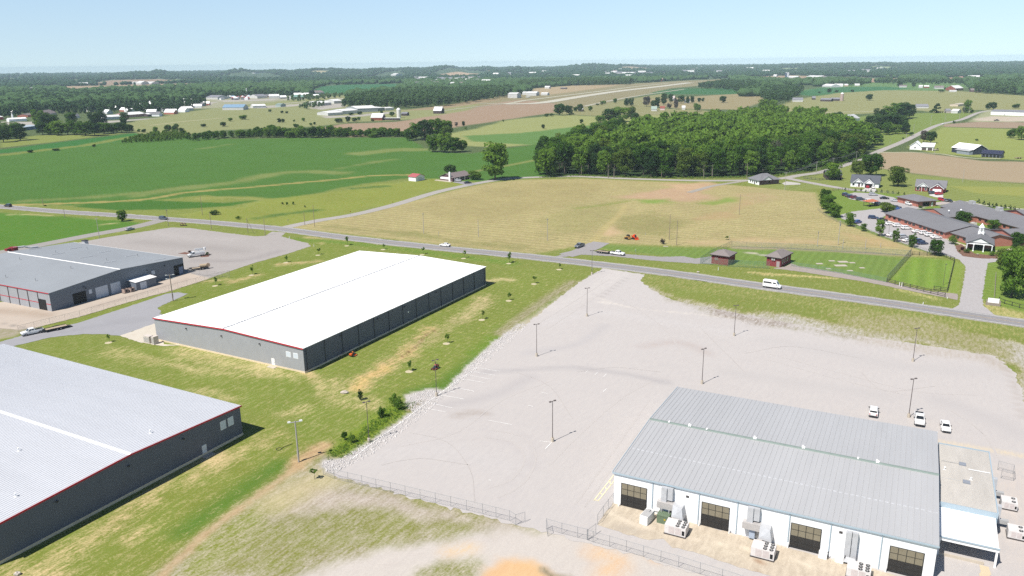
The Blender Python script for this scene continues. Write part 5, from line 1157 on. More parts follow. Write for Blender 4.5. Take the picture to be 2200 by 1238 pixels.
def country_buildings():
 # ranch house by the crop field
 f = Frame(at(945,388), at(972,391)); t = fthing('house', 'low farmhouse with brown roof and white chimney by the crop field', 'house', f)
 obj('wall', gable_walls(18,11.3,2.7,4.9, swap=True), BROWNB, t); obj('roof', gable_roof(18,11.3,2.7,4.9, oh=.6, swap=True), SHING3, t)
 obj('chimney', MB().box(8.9,10.1,-.9,-.01,0,6.2).box(9.2,9.8,-.7,-.2,6.2,6.5), HWHITE, t)
 obj('wall', MB().box(.5,8.6,-.1,-.01,1.3,2.7), HWHITE, t)
 windows(t, [3,7,11,15], 11.3,1.3,.9,2.2, axis='v'); obj('porch', MB().box(-2.6,11.8,-2.2,-.12,0,.4), CONCM, t)
 for v in (1,6,11,16): obj('porch_post', MB().box(12.4,12.5, v, v + .1,0,2.6), HWHITE, t)
 # red-roofed shed
 f, t = gable_thing('shed', 'white shed with faded red roof at the crop field edge', 'shed', (878,388.6),(893.5,390.2),8.6,2.9,4.4, HWHITE, mat('faded_red_roof', A(204,112,116),0.6, var=0.08), ridge='u')
 obj('garage_door', MB().box(f.len + .01, f.len + .06,2.4,6.2,0,2.3), PALEDOOR, t)
 # dark shed behind the round tree
 gable_thing('shed', 'dark open shed behind the round tree by the lane', 'shed', (1775,385),(1808,385.5),11,2.8,5.0, DWOOD, SHING2)
 # white farmhouse right
 f = Frame(at(1954,321.5), at(1977.5,322.5)); t = fthing('house', 'white farmhouse with white metal roof beside the country road', 'house', f)
 obj('wall', gable_walls(13, f.len, 3.2,6.4, swap=True), HWHITE, t); obj('roof', gable_roof(13, f.len, 3.2,6.4, oh=.5, swap=True), WROOF, t)
 L = f.len; obj('wall', MB().box(L + .02, L + 9.5,-1.5,9,0,2.9), HWHITE, t)
 obj('roof', MB().hexa([(L + .02,-2,2.9),(L + 10,-2,2.9),(L + 10,9.4,5.2),(L + .02,9.4,5.2),(L + .02,-2,3.05),(L + 10,-2,3.05),(L + 10,9.4,5.35),(L + .02,9.4,5.35)]), WROOF, t)
 for a in (1.0,5.4): obj('garage_door', MB().box(L + a, L + a + 3.4,-1.57,-1.51,0,2.3), mat('brown_garage_door', A(96,88,90,1.3),0.6), t)
 windows(t, [4,9], 0,1.0,1.2,2.3, frame=False)
 # tall barn with white roof
 f = Frame(at(2044,327), at(2089.5,333)); t = fthing('barn', 'tall dark barn with big white roof right of the white farmhouse', 'barn', f)
 L = f.len; obj('wall', gable_walls(L, 14,4.0,7.4), NAVY, t); obj('roof', gable_roof(L, 14,4.0,7.4, oh=.5, rib=1.0), WROOF, t)
 obj('lean_to', MB().box(L * .42, L, -3.6,-.02,0,3.0), mat('pale_barn_metal', A(150,158,170,1.2),0.5, var=0.06), t)
 obj('lean_to_roof', MB().hexa([(L * .34,-4.1,2.9),(L + .4,-4.1,2.9),(L + .4,-.03,3.95),(L * .34,-.03,3.95),(L * .34,-4.1,3.05),(L + .4,-4.1,3.05),(L + .4,-.03,4.1),(L * .34,-.03,4.1)]), GALV2, t)
 # navy arched barn
 f = Frame(at(2108,337.5), at(2150.5,340)); t = fthing('barn', 'navy metal barn with arched bays at the right field edge', 'barn', f)
 L = f.len; obj('wall', gable_walls(L, 10,3.0,5.2), NAVY, t); obj('roof', gable_roof(L, 10,3.0,5.2, oh=.5), mat('navy_roof', A(64,68,92),0.5, var=0.06), t)
 for k in range(5):
  a = .5 + k * (L - 1) / 5; w = (L - 1) / 5 - .5
  pts = [(a, 0)] + [(a + w / 2 - w / 2 * math.cos(th),1.6 + .9 * math.sin(th)) for th in np.linspace(0, math.pi, 9)] + [(a + w, 0)]
  b = obj('bay_opening', MB().xprism([(p[0], p[1]) for p in pts], -.05,-.01), DARK, t)
  pts2 = [(a - .15,0)] + [(a + w / 2 - (w / 2 + .15) * math.cos(th),1.6 + 1.05 * math.sin(th)) for th in np.linspace(0, math.pi, 9)] + [(a + w + .15,0)]
  obj('bay_trim', MB().xprism([(p[0], p[1]) for p in pts2], -.035,-.005), mat('grey_trim', A(140,146,160,1.2),0.5), b)
 # pump houses
 hutroof = mat('hut_shingles', A(156,146,144),0.85, var=0.06, scale=1.5)
 f = Frame(at(1528,566), at(1564,571)); t = fthing('pump_house', 'brick pump house with brown roof, left of the pair inside the green fence', 'pump house', f)
 obj('wall', MB().box(0, f.len, 0,7.2,0,3.6), BRICKD, t); obj('roof', hip_roof(f.len, 7.2,3.6,5.2,.6), hutroof, t); obj('window', MB().box(1.2,2.6,-.05,-.01,1.6,2.6), mat('grey_panel', A(140,118,116,1.3),0.7), t)
 obj('fascia', MB().box(-.5, f.len + .5,-.6,-.5,3.35,3.6).box(f.len + .5, f.len + .6,-.6,7.7,3.35,3.6), DARK, t)
 f = Frame(at(1646,570.5), at(1676,575)); t = fthing('pump_house', 'brick pump house with wall fans and grey door, right of the pair', 'pump house', f)
 L = f.len; obj('wall', MB().box(0, L, 0,10.8,0,3.6), BRICKD, t); obj('roof', hip_roof(L, 10.8,3.6,5.2,.6), hutroof, t)
 obj('door', MB().box(L * .72, L * .72 + 1.2,-.06,-.01,0,2.2), mat('grey_door', A(170,160,160,1.3),0.6), t)
 for k in (.42,.56): obj('wall_fan', MB().box(L * k - .25, L * k + .3,-.4,-.01,2.4,3.1), LGREY, t)
 windows(t, [2.2,4.6,7.2], L, 1.0,1.2,2.4, axis='v')
 obj('fascia', MB().box(-.5, L + .5,-.6,-.5,3.35,3.6).box(L + .5, L + .6,-.6,11.3,3.35,3.6), DARK, t)
 # red barn, silo and others beyond the crop
 f, t = gable_thing('barn', 'red barn with wide white roof and dark gable near the silo', 'barn', (797,259),(821,259),15,4.0,9.0, REDW, WROOF)
 L = f.len; obj('gable', MB().poly([(L + .03,0,4),(L + .03,15,4),(L + .03,7.5,8.9)]), DWOOD, t); obj('lean_to_roof', MB().box(L + .6, L + 24,4,9,2.8,3.1), WROOF, t); obj('lean_to', MB().box(L + .6, L + 23,4.5,8.5,0,2.79), DWOOD, t)
 t = thing('silo', 'tall pale concrete silo beside the red barn', 'silo', at(857,253.5)); h = hpx(857,253.5,232)
 obj('shaft', MB().tube((0,0,0),(0,0, h - 2.5),2.9, n=20), mat('silo_concrete', A(226,224,220,1.3),0.8, var=0.05), t); obj('dome', MB().tube((0,0, h - 2.5),(0,0, h - .8),2.95,2.0, n=20).tube((0,0, h - .8),(0,0, h),2.0,.3, n=20), HWHITE, t)
 f, t = gable_thing('barn', 'lone dark barn with white roof on the plowed field', 'barn', (931,244.5),(948,244.5),18,4.5,10, DWOOD, WROOF)
 gable_thing('farm_shed', 'low dark shed just behind the pale silo', 'shed', (862,249),(874,249),12,3.2,5, DWOOD, OLDTIN)
 # silo and long sheds at upper right
 t = thing('silo', 'brown silo with white cap beside the long low sheds', 'silo', at(1808,217)); h = hpx(1808,217,199)
 obj('shaft', MB().tube((0,0,0),(0,0, h - 2),3.0, n=20), mat('silo_brown', A(186,164,156,1.3),0.8, var=0.08), t); obj('dome', MB().tube((0,0, h - 2),(0,0, h),3.0,.6, n=20), HWHITE, t)
 for p0, p1, Wd, e, r, wm, rm, nm, lab, cat in [
  ((1703,219),(1725,219),14,3.5,7, HWHITE, OLDTIN, 'barn', 'grey-roofed barn standing alone left of the brown silo', 'barn'),
  ((1762,218),(1785,218.5),12,3.2,5.5, DWOOD, OLDTIN, 'farm_shed', 'long low grey shed just left of the brown silo', 'shed'),
  ((1785,217),(1804,217),12,3.2,5.5, DWOOD, OLDTIN, 'farm_shed', 'low grey shed touching the brown silo', 'shed'),
  ((1745,214.5),(1752,214.5),10,3,6, DWOOD, OLDTIN, 'farm_shed', 'tiny weathered shed left of the long low sheds', 'shed'),
  ((1766,187),(1786,188),25,4,8, HWHITE, WROOF, 'barn', 'white barn at the edge of the far green crop', 'barn'),
  ((1793,187),(1811,187),22,4,8, HWHITE, WROOF, 'barn', 'white barn right of another one by the far crop', 'barn'),
  ((1814,185.5),(1822,185.5),16,3.5,6, mat('pink_wall', A(220,190,180,1.4),.7), WROOF, 'farm_shed', 'pinkish farm shed near two white barns', 'shed'),
  ((1836,185),(1847,185),18,3.5,6, HWHITE, WROOF, 'farm_shed', 'small white shed at right of the far farmyard', 'shed'),
  ((1647,182),(1668,182),26,5,10, OLDTIN, WROOF, 'farm_building', 'pale farm building behind the clump of woods', 'farm building'),
  ((1732,167.5),(1762,168),40,5,9, HWHITE, WROOF, 'poultry_barn', 'very long white poultry barn far beyond the silo', 'barn'),
  ((1694,168),(1714,168),30,5,8, HWHITE, WROOF, 'poultry_barn', 'shorter long white barn beside the distant silos', 'barn'),
  ((1661,165),(1668,165),20,5,9, HWHITE, WROOF, 'farm_building', 'small white farm building far left of distant silos', 'farm building'),
  ((1932,188),(1948,188),16,3.2,6, HWHITE, SHING3, 'house', 'low white house left of a round tree by the far meadow', 'house'),
  ((1974,189.5),(1982,189.5),14,4,7, HWHITE, WROOF, 'house', 'square white house in the middle of the far meadow', 'house'),
  ((1985,189),(1996,189),14,3.2,6, REDW, WROOF, 'house', 'small reddish house with white roof in the far meadow', 'house'),
  ((2008,191),(2028,191),18,3.2,7, HWHITE, SHING3, 'house', 'wide grey-roofed house on the far meadow', 'house'),
  ((2052,195),(2069,194),22,5,11, REDW, WROOF, 'barn', 'red barn with bright white roof before the right woods', 'barn'),
  ((2040,198),(2055,198),10,3,4, HWHITE, WROOF, 'trailer_home', 'white trailer home in front of the red barn', 'trailer home'),
  ((2086,197.5),(2108,197.5),20,3.2,7, BROWNB, SHING3, 'house', 'brown hipped house at the edge of the right woods', 'house'),
  ((2079,168),(2104,168),30,5,9, HWHITE, WROOF, 'poultry_barn', 'long white barn in the far tan field at right', 'barn'),
  ((2052,170),(2068,170),20,4,8, REDW, mat('pink_roof', A(204,160,150),.7), 'farm_building', 'pinkish farm building in the far tan field', 'farm building'),
  ((1969,233),(1995,233),13,2.8,6.0, HWHITE, OLDTIN, 'house', 'grey-roofed house with lawn beside the tall cedar', 'house'),
  ((2043,243.5),(2057,244),14,3,5.4, HWHITE, WROOF, 'house', 'bright white house behind the row of small cypress', 'house'),
  ((2033,243),(2043,243),10,3,5.5, mat('stone_wall', A(190,180,176,1.3),.8), OLDTIN, 'house', 'grey stone house touching the bright white one', 'house'),
  ((2058,229),(2073,227),12,3,4, mat('tan_wall', A(210,196,176,1.3),.8), mat('pale_tan_roof', A(220,210,190),.8), 'farm_shed', 'pale low shed behind the two tall poles', 'shed'),
  ((2080,226),(2086,226),10,3,5, HWHITE, mat('aqua_roof', A(200,230,232),.6), 'farm_shed', 'small shed with pale aqua roof by the lone tree', 'shed'),
  ((1817,263),(1847,259),16,3.0,7.5, HWHITE, mat('grey_gable_roof', A(226,228,230),.7), 'house', 'grey house with white rake boards poking above the trees', 'house'),
  ((1826,286),(1843,286.5),10,3.0,4.4, BRICK, WROOF, 'house', 'small brick cottage with white porch roof among trees', 'house'),
  ((1921,236),(1926,236),10,3,5.5, HWHITE, WROOF, 'house', 'white cottage half hidden in the tree clump', 'house'),
  ((1399,239),(1411,239),12,3,7, HWHITE, mat('pale_green_roof', A(176,196,184),.7), 'house', 'pale green-roofed farmhouse in the hollow of trees', 'house'),
  ((1418,237),(1428,237),9,3,6, mat('pale_pink_wall', A(226,200,200,1.3),.7), REDW, 'farm_shed', 'small red and white shed right of the green-roofed farmhouse', 'shed'),
  ((1465,236),(1472,236),10,3.4,6, HWHITE, WROOF, 'farm_shed', 'white shed alone in the middle of the pasture', 'shed'),
  ((1470,222),(1482,222),10,3,6, HWHITE, WROOF, 'house', 'white house behind the row of dark trees', 'house'),
  ((1443,217),(1449,217),12,5,9, HWHITE, mat('pale_pink_roof', A(230,216,212),.7), 'house', 'tall pale house between tall dark trees', 'house'),
  ((1545,252),(1565,252),14,3.5,6.0, DWOOD, WROOF, 'barn', 'dark barn with white roof behind the wood', 'barn'),
  ((1242,239),(1252,239),12,2.6,4.5, DWOOD, WROOF, 'farm_shed', 'white-roofed shed beside the small grove near the runway', 'shed'),
  ((1575,250),(1604,250),4,1.6,2.0, OLDTIN, WROOF, 'farm_shed', 'long low white shelter right of the dark barn', 'shed')]:
  gable_thing(nm, lab, cat, p0, p1, Wd, e, r, wm, rm, oh=.3)
 # long white warehouse at the right edge
 f = Frame(at(2128,247), at(2230,250.5)); t = fthing('warehouse', 'long white warehouse with grey roof at the right edge beside the road', 'warehouse', f)
 obj('wall', gable_walls(f.len, 26,4.6,6.4), HWHITE, t); obj('roof', gable_roof(f.len, 26,4.6,6.4, oh=.3), OLDTIN, t); obj('door', MB().box(16,17.2,-.06,-.01,0,2.2), LGREY, t)
 # town and airport
 blue = mat('sky_blue_roof', A(150,184,214),0.5, var=0.06)
 for p0, p1, Wd, e, r, wm, rm, nm, lab, cat in [
  ((1091,211),(1111,211),34,9,11, HWHITE, WROOF, 'hangar', 'largest white airport hangar left of the others', 'hangar'),
  ((1131,206),(1152,206),30,6,9, HWHITE, WROOF, 'hangar', 'wide white hangar with grey end in the airport row', 'hangar'),
  ((1122,204),(1131,204),20,5,7, HWHITE, WROOF, 'hangar', 'small white hangar squeezed between two larger ones', 'hangar'),
  ((1162,205),(1176,205),20,4,6, HWHITE, WROOF, 'hangar', 'low white hangar at the right of the airport row', 'hangar'),
  ((1170,190.5),(1180,190.5),16,4,7, HWHITE, WROOF, 'house', 'white house on the tan field behind the airport', 'house'),
  ((1204,191.5),(1216,191.5),12,3,4, DWOOD, OLDTIN, 'farm_shed', 'long dark shed alone on the tan field behind the airport', 'shed'),
  ((705,249),(736,247),30,4,6, HWHITE, WROOF, 'school', 'low white wing at the left of the pale complex', 'building'),
  ((736,246),(770,243.5),36,5,7, HWHITE, WROOF, 'school', 'middle white wing of the pale complex', 'building'),
  ((768,242),(812,240),50,6,9, mat('glass_grey_wall', A(170,176,180,1.3),.5), WROOF, 'school', 'largest white-roofed hall of the pale complex', 'building'),
  ((812,239),(826,238),40,5,6, mat('grey_green_wall', A(140,146,146,1.3),.6), WROOF, 'school', 'grey-sided block at the right of the pale complex', 'building'),
  ((828,238),(846,237),24,4,5, HWHITE, WROOF, 'school', 'small white block outermost right in the pale complex', 'building'),
  ((683,228),(712,226),34,5,8, HWHITE, WROOF, 'store', 'white store with gabled roof before the central wood', 'store'),
  ((718,223),(736,222),30,5,8, HWHITE, WROOF, 'store', 'white store tight against the central wood', 'store'),
  ((478,237),(523,236.5),26,4.5,9, HWHITE, blue, 'showroom', 'long blue-roofed building at the fairground edge', 'building'),
  ((544,233),(572,232),26,4,6.5, HWHITE, WROOF, 'store', 'white flat building right of the blue-roofed one', 'building'),
  ((592,230),(603,230),20,4,6, mat('sage_wall', A(170,186,180,1.3),.7), mat('sage_roof', A(160,180,174),.7), 'store', 'greyish green box building by the tree row', 'building'),
  ((443,214),(468,214),40,5,9, HWHITE, OLDTIN, 'fair_barn', 'grey-roofed long fair barn left of the tents', 'barn'),
  ((553,212),(575,211),36,5,9, HWHITE, OLDTIN, 'fair_barn', 'grey-roofed fair barn right of the tall mast', 'barn'),
  ((578,212),(600,211.5),36,5,9, HWHITE, WROOF, 'fair_barn', 'white fair barn furthest right at the fairground', 'barn'),
  ((632,213),(655,212),30,4,8, HWHITE, mat('green_tin', A(150,190,176),.6), 'store', 'green-roofed building by the far road', 'building'),
  ((674,203),(697,202),30,4,9, HWHITE, SHING3, 'house', 'large brownish house behind the far road', 'house'),
  ((386,228),(430,226),30,5,8, mat('dull_wall', A(180,176,176,1.3),.7), WROOF, 'store', 'long pale building behind the dark bushes in town', 'building'),
  ((394,238.5),(416,237.5),22,4,7, HWHITE, WROOF, 'store', 'white gabled building at the pasture edge in town', 'building'),
  ((225,258),(262,256),26,4,6, HWHITE, WROOF, 'store', 'white storage building leftmost in the long row', 'building'),
  ((273,253),(314,250),30,4,7, mat('brick_front', A(200,150,140,1.3),.8), WROOF, 'store', 'long white-roofed store with reddish end by the pasture', 'building'),
  ((318,251),(350,249),18,3.5,5, DWOOD, WROOF, 'store', 'dark open-fronted store at the right of the long row', 'building'),
  ((52,281),(82,277),20,4,5, mat('blue_glass_wall', A(96,130,170,1.3),.5), mat('pale_blue_roof', A(206,222,236),.6), 'store', 'low building with blue doors by the left grove', 'building'),
  ((20,262),(58,260),14,3.5,5, HWHITE, WROOF, 'store', 'long low white store behind the left grove', 'building'),
  ((-6,258),(8,257),16,4,5.5, mat('red_awning', A(204,40,60,1.4),.6), WROOF, 'petrol_canopy', 'red-edged fuel station canopy at the far left edge', 'canopy'),
  ((103,251),(122,247),20,4,9, mat('buff_wall', A(216,206,190,1.3),.8), SHING3, 'church', 'buff building with brown gable roof among town trees', 'building'),
  ((152,255),(172,254),18,3,6, HWHITE, SHING2, 'house', 'white house with dark roof beside the tree belt', 'house'),
  ((60,252),(76,250),16,3,5, BRICK, SHING3, 'house', 'reddish brick house in the left town', 'house'),
  ((17,246),(25,246),14,3,6, HWHITE, WROOF, 'house', 'small white house beside the white steeple', 'house'),
  ((62,194),(92,193),40,5,8, HWHITE, WROOF, 'poultry_barn', 'long white barn on the tan field at far left', 'barn'),
  ((92,196),(104,195),30,5,12, DWOOD, WROOF, 'barn', 'white-roofed dark barn beside the far-left long barn', 'barn'),
  ((180,183),(206,182),60,6,10, HWHITE, WROOF, 'poultry_barn', 'white shed on the upper tan field at left', 'barn'),
  ((279,181),(289,181),40,6,10, HWHITE, WROOF, 'farm_building', 'first white building of the distant farm cluster at left', 'farm building'),
  ((292,182),(304,182),40,8,14, HWHITE, WROOF, 'farm_building', 'tallest white building of the distant farm cluster at left', 'farm building'),
  ((308,181),(326,181),40,6,10, HWHITE, WROOF, 'farm_building', 'last white building of the distant farm cluster at left', 'farm building'),
  ((840,163),(850,163),60,8,14, HWHITE, WROOF, 'farm_building', 'white barn on the hillside tan field near the skyline', 'farm building'),
  ((535,161),(543,161),60,8,14, HWHITE, WROOF, 'farm_building', 'white farm group on the far tan slope', 'farm building'),
  ((930,178),(950,178),40,8,12, mat('pale_blue_mill', A(206,220,230,1.3),.6), WROOF, 'mill', 'pale blue-grey mill building in the distant village', 'building'),
  ((1318,160),(1360,160),60,8,12, HWHITE, WROOF, 'poultry_barn', 'very long white shed beyond the runway woods', 'barn'),
  ((1372,160.5),(1400,160.5),60,8,12, HWHITE, OLDTIN, 'poultry_barn', 'long grey-white shed right of the longest one beyond the runway', 'barn'),
  ((1410,175),(1422,175),30,5,10, REDW, mat('terracotta_roof', A(214,176,160),.7), 'farm_building', 'reddish building at the far end of the runway', 'farm building')]:
  gable_thing(nm, lab, cat, p0, p1, Wd, e, r, wm, rm, oh=.3)
 # two silos far away, the mast, the steeple
 for px, lab in ((1689, 'dark distant silo left of its paler twin'),(1693, 'pale distant silo right of its darker twin')):
  t = thing('silo', lab, 'silo', at(px, 166)); h = 17
  obj('shaft', MB().tube((0,0,0),(0,0, h),5, n=12), mat('silo_blue' if px < 1690 else 'silo_pale', A(70,84,110,1.3) if px < 1690 else A(200,206,210,1.3),.6), t); obj('dome', MB().tube((0,0, h),(0,0, h + 3),5,.5, n=12), LGREY, t)
 g = at(531,209); h = hpx(531,209,191)
 t = thing('mast', 'tall pale drop-ride tower above the fairground tents', 'tower', g); obj('tower', MB().tube((0,0,0),(0,0, h),1.3,1.0, n=6), HWHITE, t); obj('cap', MB().tube((0,0, h),(0,0, h + 1.5),1.8,.4, n=8), LGREY, t)
 g = at(27.5,255); h = hpx(27.5,255,243)
 t = thing('steeple', 'slim white steeple rising in the left town', 'steeple', g); obj('tower', MB().box(-1.1,1.1,-1.1,1.1,0, h * .6), HWHITE, t); obj('spire', MB().tube((0,0, h * .6),(0,0, h),1.1,.08, n=8), HWHITE, t)
 # fairground tents and stalls
 q = np.random.default_rng(5); cols = [HWHITE, WROOF, mat('stall_red', A(196,90,90),.7), mat('stall_brown', A(150,120,110),.7), blue, OLDTIN]
 cn = ['white', 'bright white', 'red', 'brown', 'blue', 'grey']
 for i in range(34):
  px, py = 476 + 72 * q.random(),209 + 6 * q.random()
  k = int(q.integers(0,6)); w = 4 + 6 * q.random(); hh = 3 + 2 * q.random()
  t = thing('stall', 'small %s fairground stall in the crowd of tents' % cn[k], 'stall', at(px, py), q.random(), 'fairground stalls')
  obj('wall', MB().box(-w / 2, w / 2,-w / 3, w / 3,0, hh), cols[int(q.integers(0,6))], t); obj('roof', hip_roof(w, w * .66, hh + .01, hh + 2.0,.4), cols[k], t, loc=(-w / 2,-w / 3,0))
 # small town houses, far village houses: tiny, alike
 spots = [(300,232),(322,240),(345,228),(372,232),(410,220),(335,250),(270,240),(245,236),(200,240),(355,240),(283,228),(318,225),(232,245),(186,232),(150,236),(95,236),(44,238),(130,226),(70,226),(365,218),(390,212),(425,232),(440,226),(640,206),(618,203),(650,199),(590,205),(608,212)] + [(262 + 175 * q.random(),218 + 28 * q.random()) for _ in range(22)] + [(570 + 120 * q.random(),196 + 14 * q.random()) for _ in range(12)]
 for i, (px, py) in enumerate(spots):
  L = 12 + 8 * q.random(); t = thing('house', 'small pale house glimpsed between the town trees', 'house', at(px, py), R(-40 + 80 * q.random()), 'houses among the town trees')
  obj('wall', gable_walls(L, 10,3.2,7), [FWALL, HWHITE, BRICK, OLDTIN][i % 4], t, loc=(-L / 2,-5,0)); obj('roof', gable_roof(L, 10,3.2,7), [WROOF, SHING3, WROOF, SHING][int(q.integers(0,4))], t, loc=(-L / 2,-5,0))
 for i in range(64):
  if i < 30: px, py = 895 + 150 * q.random(),172 + 14 * q.random()
  elif i < 44: px, py = 1060 + 320 * q.random(),154 + 14 * q.random()
  else: px, py = 1420 + 560 * q.random(),138 + 20 * q.random(); py = max(py, 146 - (px - 1100) * .0122 + 3)
  g = at(px, py); d = g.length
  if d > 9000: continue
  g.z = float(terr(g.x, g.y)); L = 18 + 14 * q.random(); s = 1 + min(d / 6000,1.0) * .6
  t = thing('house', 'tiny white building of the distant villages below the skyline', 'house', g, R(-50 + 100 * q.random()), 'distant village buildings')
  obj('wall', gable_walls(L * s, 14,7 * s, 11 * s), FWALL, t, loc=(-L / 2,-5,0)); obj('roof', gable_roof(L * s, 14,7 * s, 11 * s), [FROOF, FWALL, OLDTIN, SHING, SHING3][int(q.integers(0,5))], t, loc=(-L / 2,-5,0))
country_buildings()
# ---------------------------------------------------------------- vehicles
TYRE = mat('tyre_rubber', (0.015,0.015,0.016),0.85)
RIM = mat('wheel_rim', (0.35,0.35,0.36),0.35, metal=0.5)
CARGLASS = mat('car_glass', (0.015,0.018,0.022),0.06, spec=0.6)
LAMP = mat('headlight_lens', (0.6,0.6,0.6),0.15)
TAIL = mat('taillight_lens', (0.35,0.02,0.02),0.25)
BUMP = mat('dark_bumper', (0.03,0.03,0.032),0.7)
def paint(name, c):
 m = mat('car_paint_' + name, c, 0.3, spec=0.5)
 b = m.node_tree.nodes['Principled BSDF']; b.inputs['Coat Weight'].default_value = 0.5; b.inputs['Coat Roughness'].default_value = 0.08
 return m
PAINTS = {'white': (0.74,0.74,0.73), 'silver': (0.38,0.39,0.41), 'grey': (0.14,0.15,0.165), 'black': (0.018,0.018,0.02), 'navy': (0.02,0.03,0.075), 'blue': (0.03,0.08,0.25),
  'maroon': (0.14,0.015,0.03), 'red': (0.42,0.02,0.035), 'slate': (0.06,0.075,0.10), 'orange': (0.5,0.12,0.03)}
PAINTS = {k: paint(k, v) for k, v in PAINTS.items()}
SPEC = {  # stations: x, half width, z low, z top
 'sedan': dict(st=[(-2.4,.74,.42,.86),(-2.28,.86,.3,.98),(-1.5,.91,.24,1.0),(-.2,.92,.24,.97),(.9,.92,.24,.95),(1.5,.9,.24,.86),(2.15,.86,.28,.74),(2.38,.72,.4,.64)],
    cab=(-1.75,1.1,.94,-1.0,.3,1.44,.84,.64), wheels=(-1.4,1.42,.33)),
 'suv': dict(st=[(-2.38,.8,.45,1.06),(-2.3,.9,.34,1.1),(-1.2,.94,.28,1.1),(.9,.94,.28,1.06),(1.35,.93,.28,1.02),(2.1,.9,.32,.92),(2.36,.78,.42,.8)],
    cab=(-2.28,1.2,1.06,-2.02,.4,1.74,.88,.7), wheels=(-1.42,1.42,.36)),
 'pickup': dict(st=[(-2.95,.9,.55,1.14),(-2.9,.96,.42,1.2),(-1.6,.98,.38,1.2),(-.7,.98,.38,1.2),(1.3,.98,.38,1.2),(1.6,.97,.38,1.16),(2.6,.95,.4,1.06),(2.9,.86,.5,.96)],
    cab=(-.72,1.5,1.16,-.52,.72,1.86,.9,.74), wheels=(-1.85,1.85,.4)),
 'van': dict(st=[(-3.0,.92,.45,1.4),(-2.95,1.0,.36,1.45),(-1.0,1.02,.34,1.45),(1.5,1.02,.34,1.4),(2.1,1.0,.34,1.3),(2.75,.94,.38,1.08),(2.98,.8,.45,.95)],
    cab=(-2.98,2.25,1.36,-2.9,1.25,2.72,.98,.82), wheels=(-1.9,2.0,.36)),
}
CARMESH = {}
def car_meshes(kind):
 if kind in CARMESH: return CARMESH[kind]
 sp = SPEC[kind]; mb = MB(); rings = []
 for x, w, z0, z1 in sp['st']:
  zm = z0 + (z1 - z0) * .55; k = len(mb.v)
  mb.v += [(x, -w * .92, z0),(x, -w, z0 + .12),(x, -w, zm),(x, -w * .93, z1),(x, w * .93, z1),(x, w, zm),(x, w, z0 + .12),(x, w * .92, z0)]
  rings.append(k)
 for a, b in zip(rings[:-1], rings[1:]):
  for i in range(8):
   j = (i + 1) % 8; mb.f.append((a + i, b + i, b + j, a + j))
 mb.f.append(tuple(rings[0] + i for i in range(7,-1,-1))); mb.f.append(tuple(rings[-1] + i for i in range(8)))
 xb0, xb1, zb, xt0, xt1, zt, wb, wt = sp['cab']; zb -= .06
 m_ = lambda a, b, t: a + (b - a) * t
 n = len(mb.v)                                        # cabin with rounded roof edge
 lv = [(xb0, xb1, zb, wb),(m_(xb0, xt0,.85), m_(xb1, xt1,.85), m_(zb, zt, .88), m_(wb, wt, .85)),(xt0 + .06, xt1 - .06, zt, wt * .9)]
 for a, b, z, w in lv: mb.v += [(a, -w, z),(b, -w, z),(b, w, z),(a, w, z)]
 for l in range(2):
  for i in range(4):
   j = (i + 1) % 4; mb.f.append((n + 4 * l + i, n + 4 * l + j, n + 4 * l + 4 + j, n + 4 * l + 4 + i))
 mb.f.append((n + 8, n + 9, n + 10, n + 11))
 out = {'body': mb.mesh('body_' + kind)}
 def P(s, t, side):                                   # point on cabin side: s along, t up
  a, b = m_(xb0, xt0, t), m_(xb1, xt1, t); w = m_(wb, wt, t)
  return (m_(a, b, s), side * (w + .02), m_(zb, zt, t))
 for nm, side in (('l', 1),('r', -1)):
  g = MB(); parts = [(.09,.47),(.52,.90)] if kind != 'suv' else [(.06,.34),(.37,.63),(.66,.93)]
  if kind == 'van': parts = [(.04,.62),(.70,.93)]
  t0, t1 = (.3,.84) if kind != 'van' else (.28,.66)
  for a, b in parts:
   hi = t1 if not (kind == 'van' and a > .6) else .6
   g.poly([P(a, t0, side), P(b, t0, side), P(b - .01, hi, side), P(a + .02, hi, side)])
  out['side_' + nm] = g.mesh('side_window_' + kind + nm)
 def Q(t, y, front):
  x = m_(xb1, xt1, t) + .03 if front else m_(xb0, xt0, t) - .03
  return (x, y * (m_(wb, wt, t) * .88), m_(zb, zt, t))
 lo, hi = (.16,.86) if kind != 'van' else (.18,.72)
 out['wind'] = MB().poly([Q(lo, -1, True), Q(lo, 1, True), Q(hi, 1, True), Q(hi, -1, True)]).mesh('windshield_' + kind)
 out['rear'] = MB().poly([Q(.34,1, False), Q(.34,-1, False), Q(.84,-1, False), Q(.84,1, False)]).mesh('rear_window_' + kind)
 r = sp['wheels'][2]
 out['tyre'] = MB().tube((0,-.12,0),(0,.12,0), r, n=14).mesh('tyre_' + kind); out['rim'] = MB().tube((0,-.13,0),(0,.13,0), r * .62, n=10).mesh('rim_' + kind)
 xf, wf, zf0, zf1 = sp['st'][-1]; x2, w2, _, z2 = sp['st'][-2]
 zl = zf0 + (zf1 - zf0) * .7
 out['head'] = MB().box(xf - .16, xf + .02,-.15,.15, zl - .08, zl + .1).mesh('headlight_' + kind)
 out['tail'] = MB().box(-.05,.05,-.12,.12,-.12,.12).mesh('taillight_' + kind)
 xr = sp['st'][0][0]
 b = MB().box(xf - .12, xf + .06,-wf * .95, wf * .95, zf0 - .06, zf0 + .14).box(xr - .06, xr + .1,-.8 * sp['st'][0][1] / .8,.8 * sp['st'][0][1] / .8, sp['st'][0][2] - .06, sp['st'][0][2] + .14)
 out['bumper'] = b.mesh('bumper_' + kind)
 if kind == 'pickup': out['bed'] = MB().box(-2.82,-.86,-.8,.8,1.15,1.215).mesh('cargo_bed')
 if kind == 'van': out['skirt'] = MB().box(-2.97,2.7,-1.035,1.035,.34,.56).mesh('lower_trim')
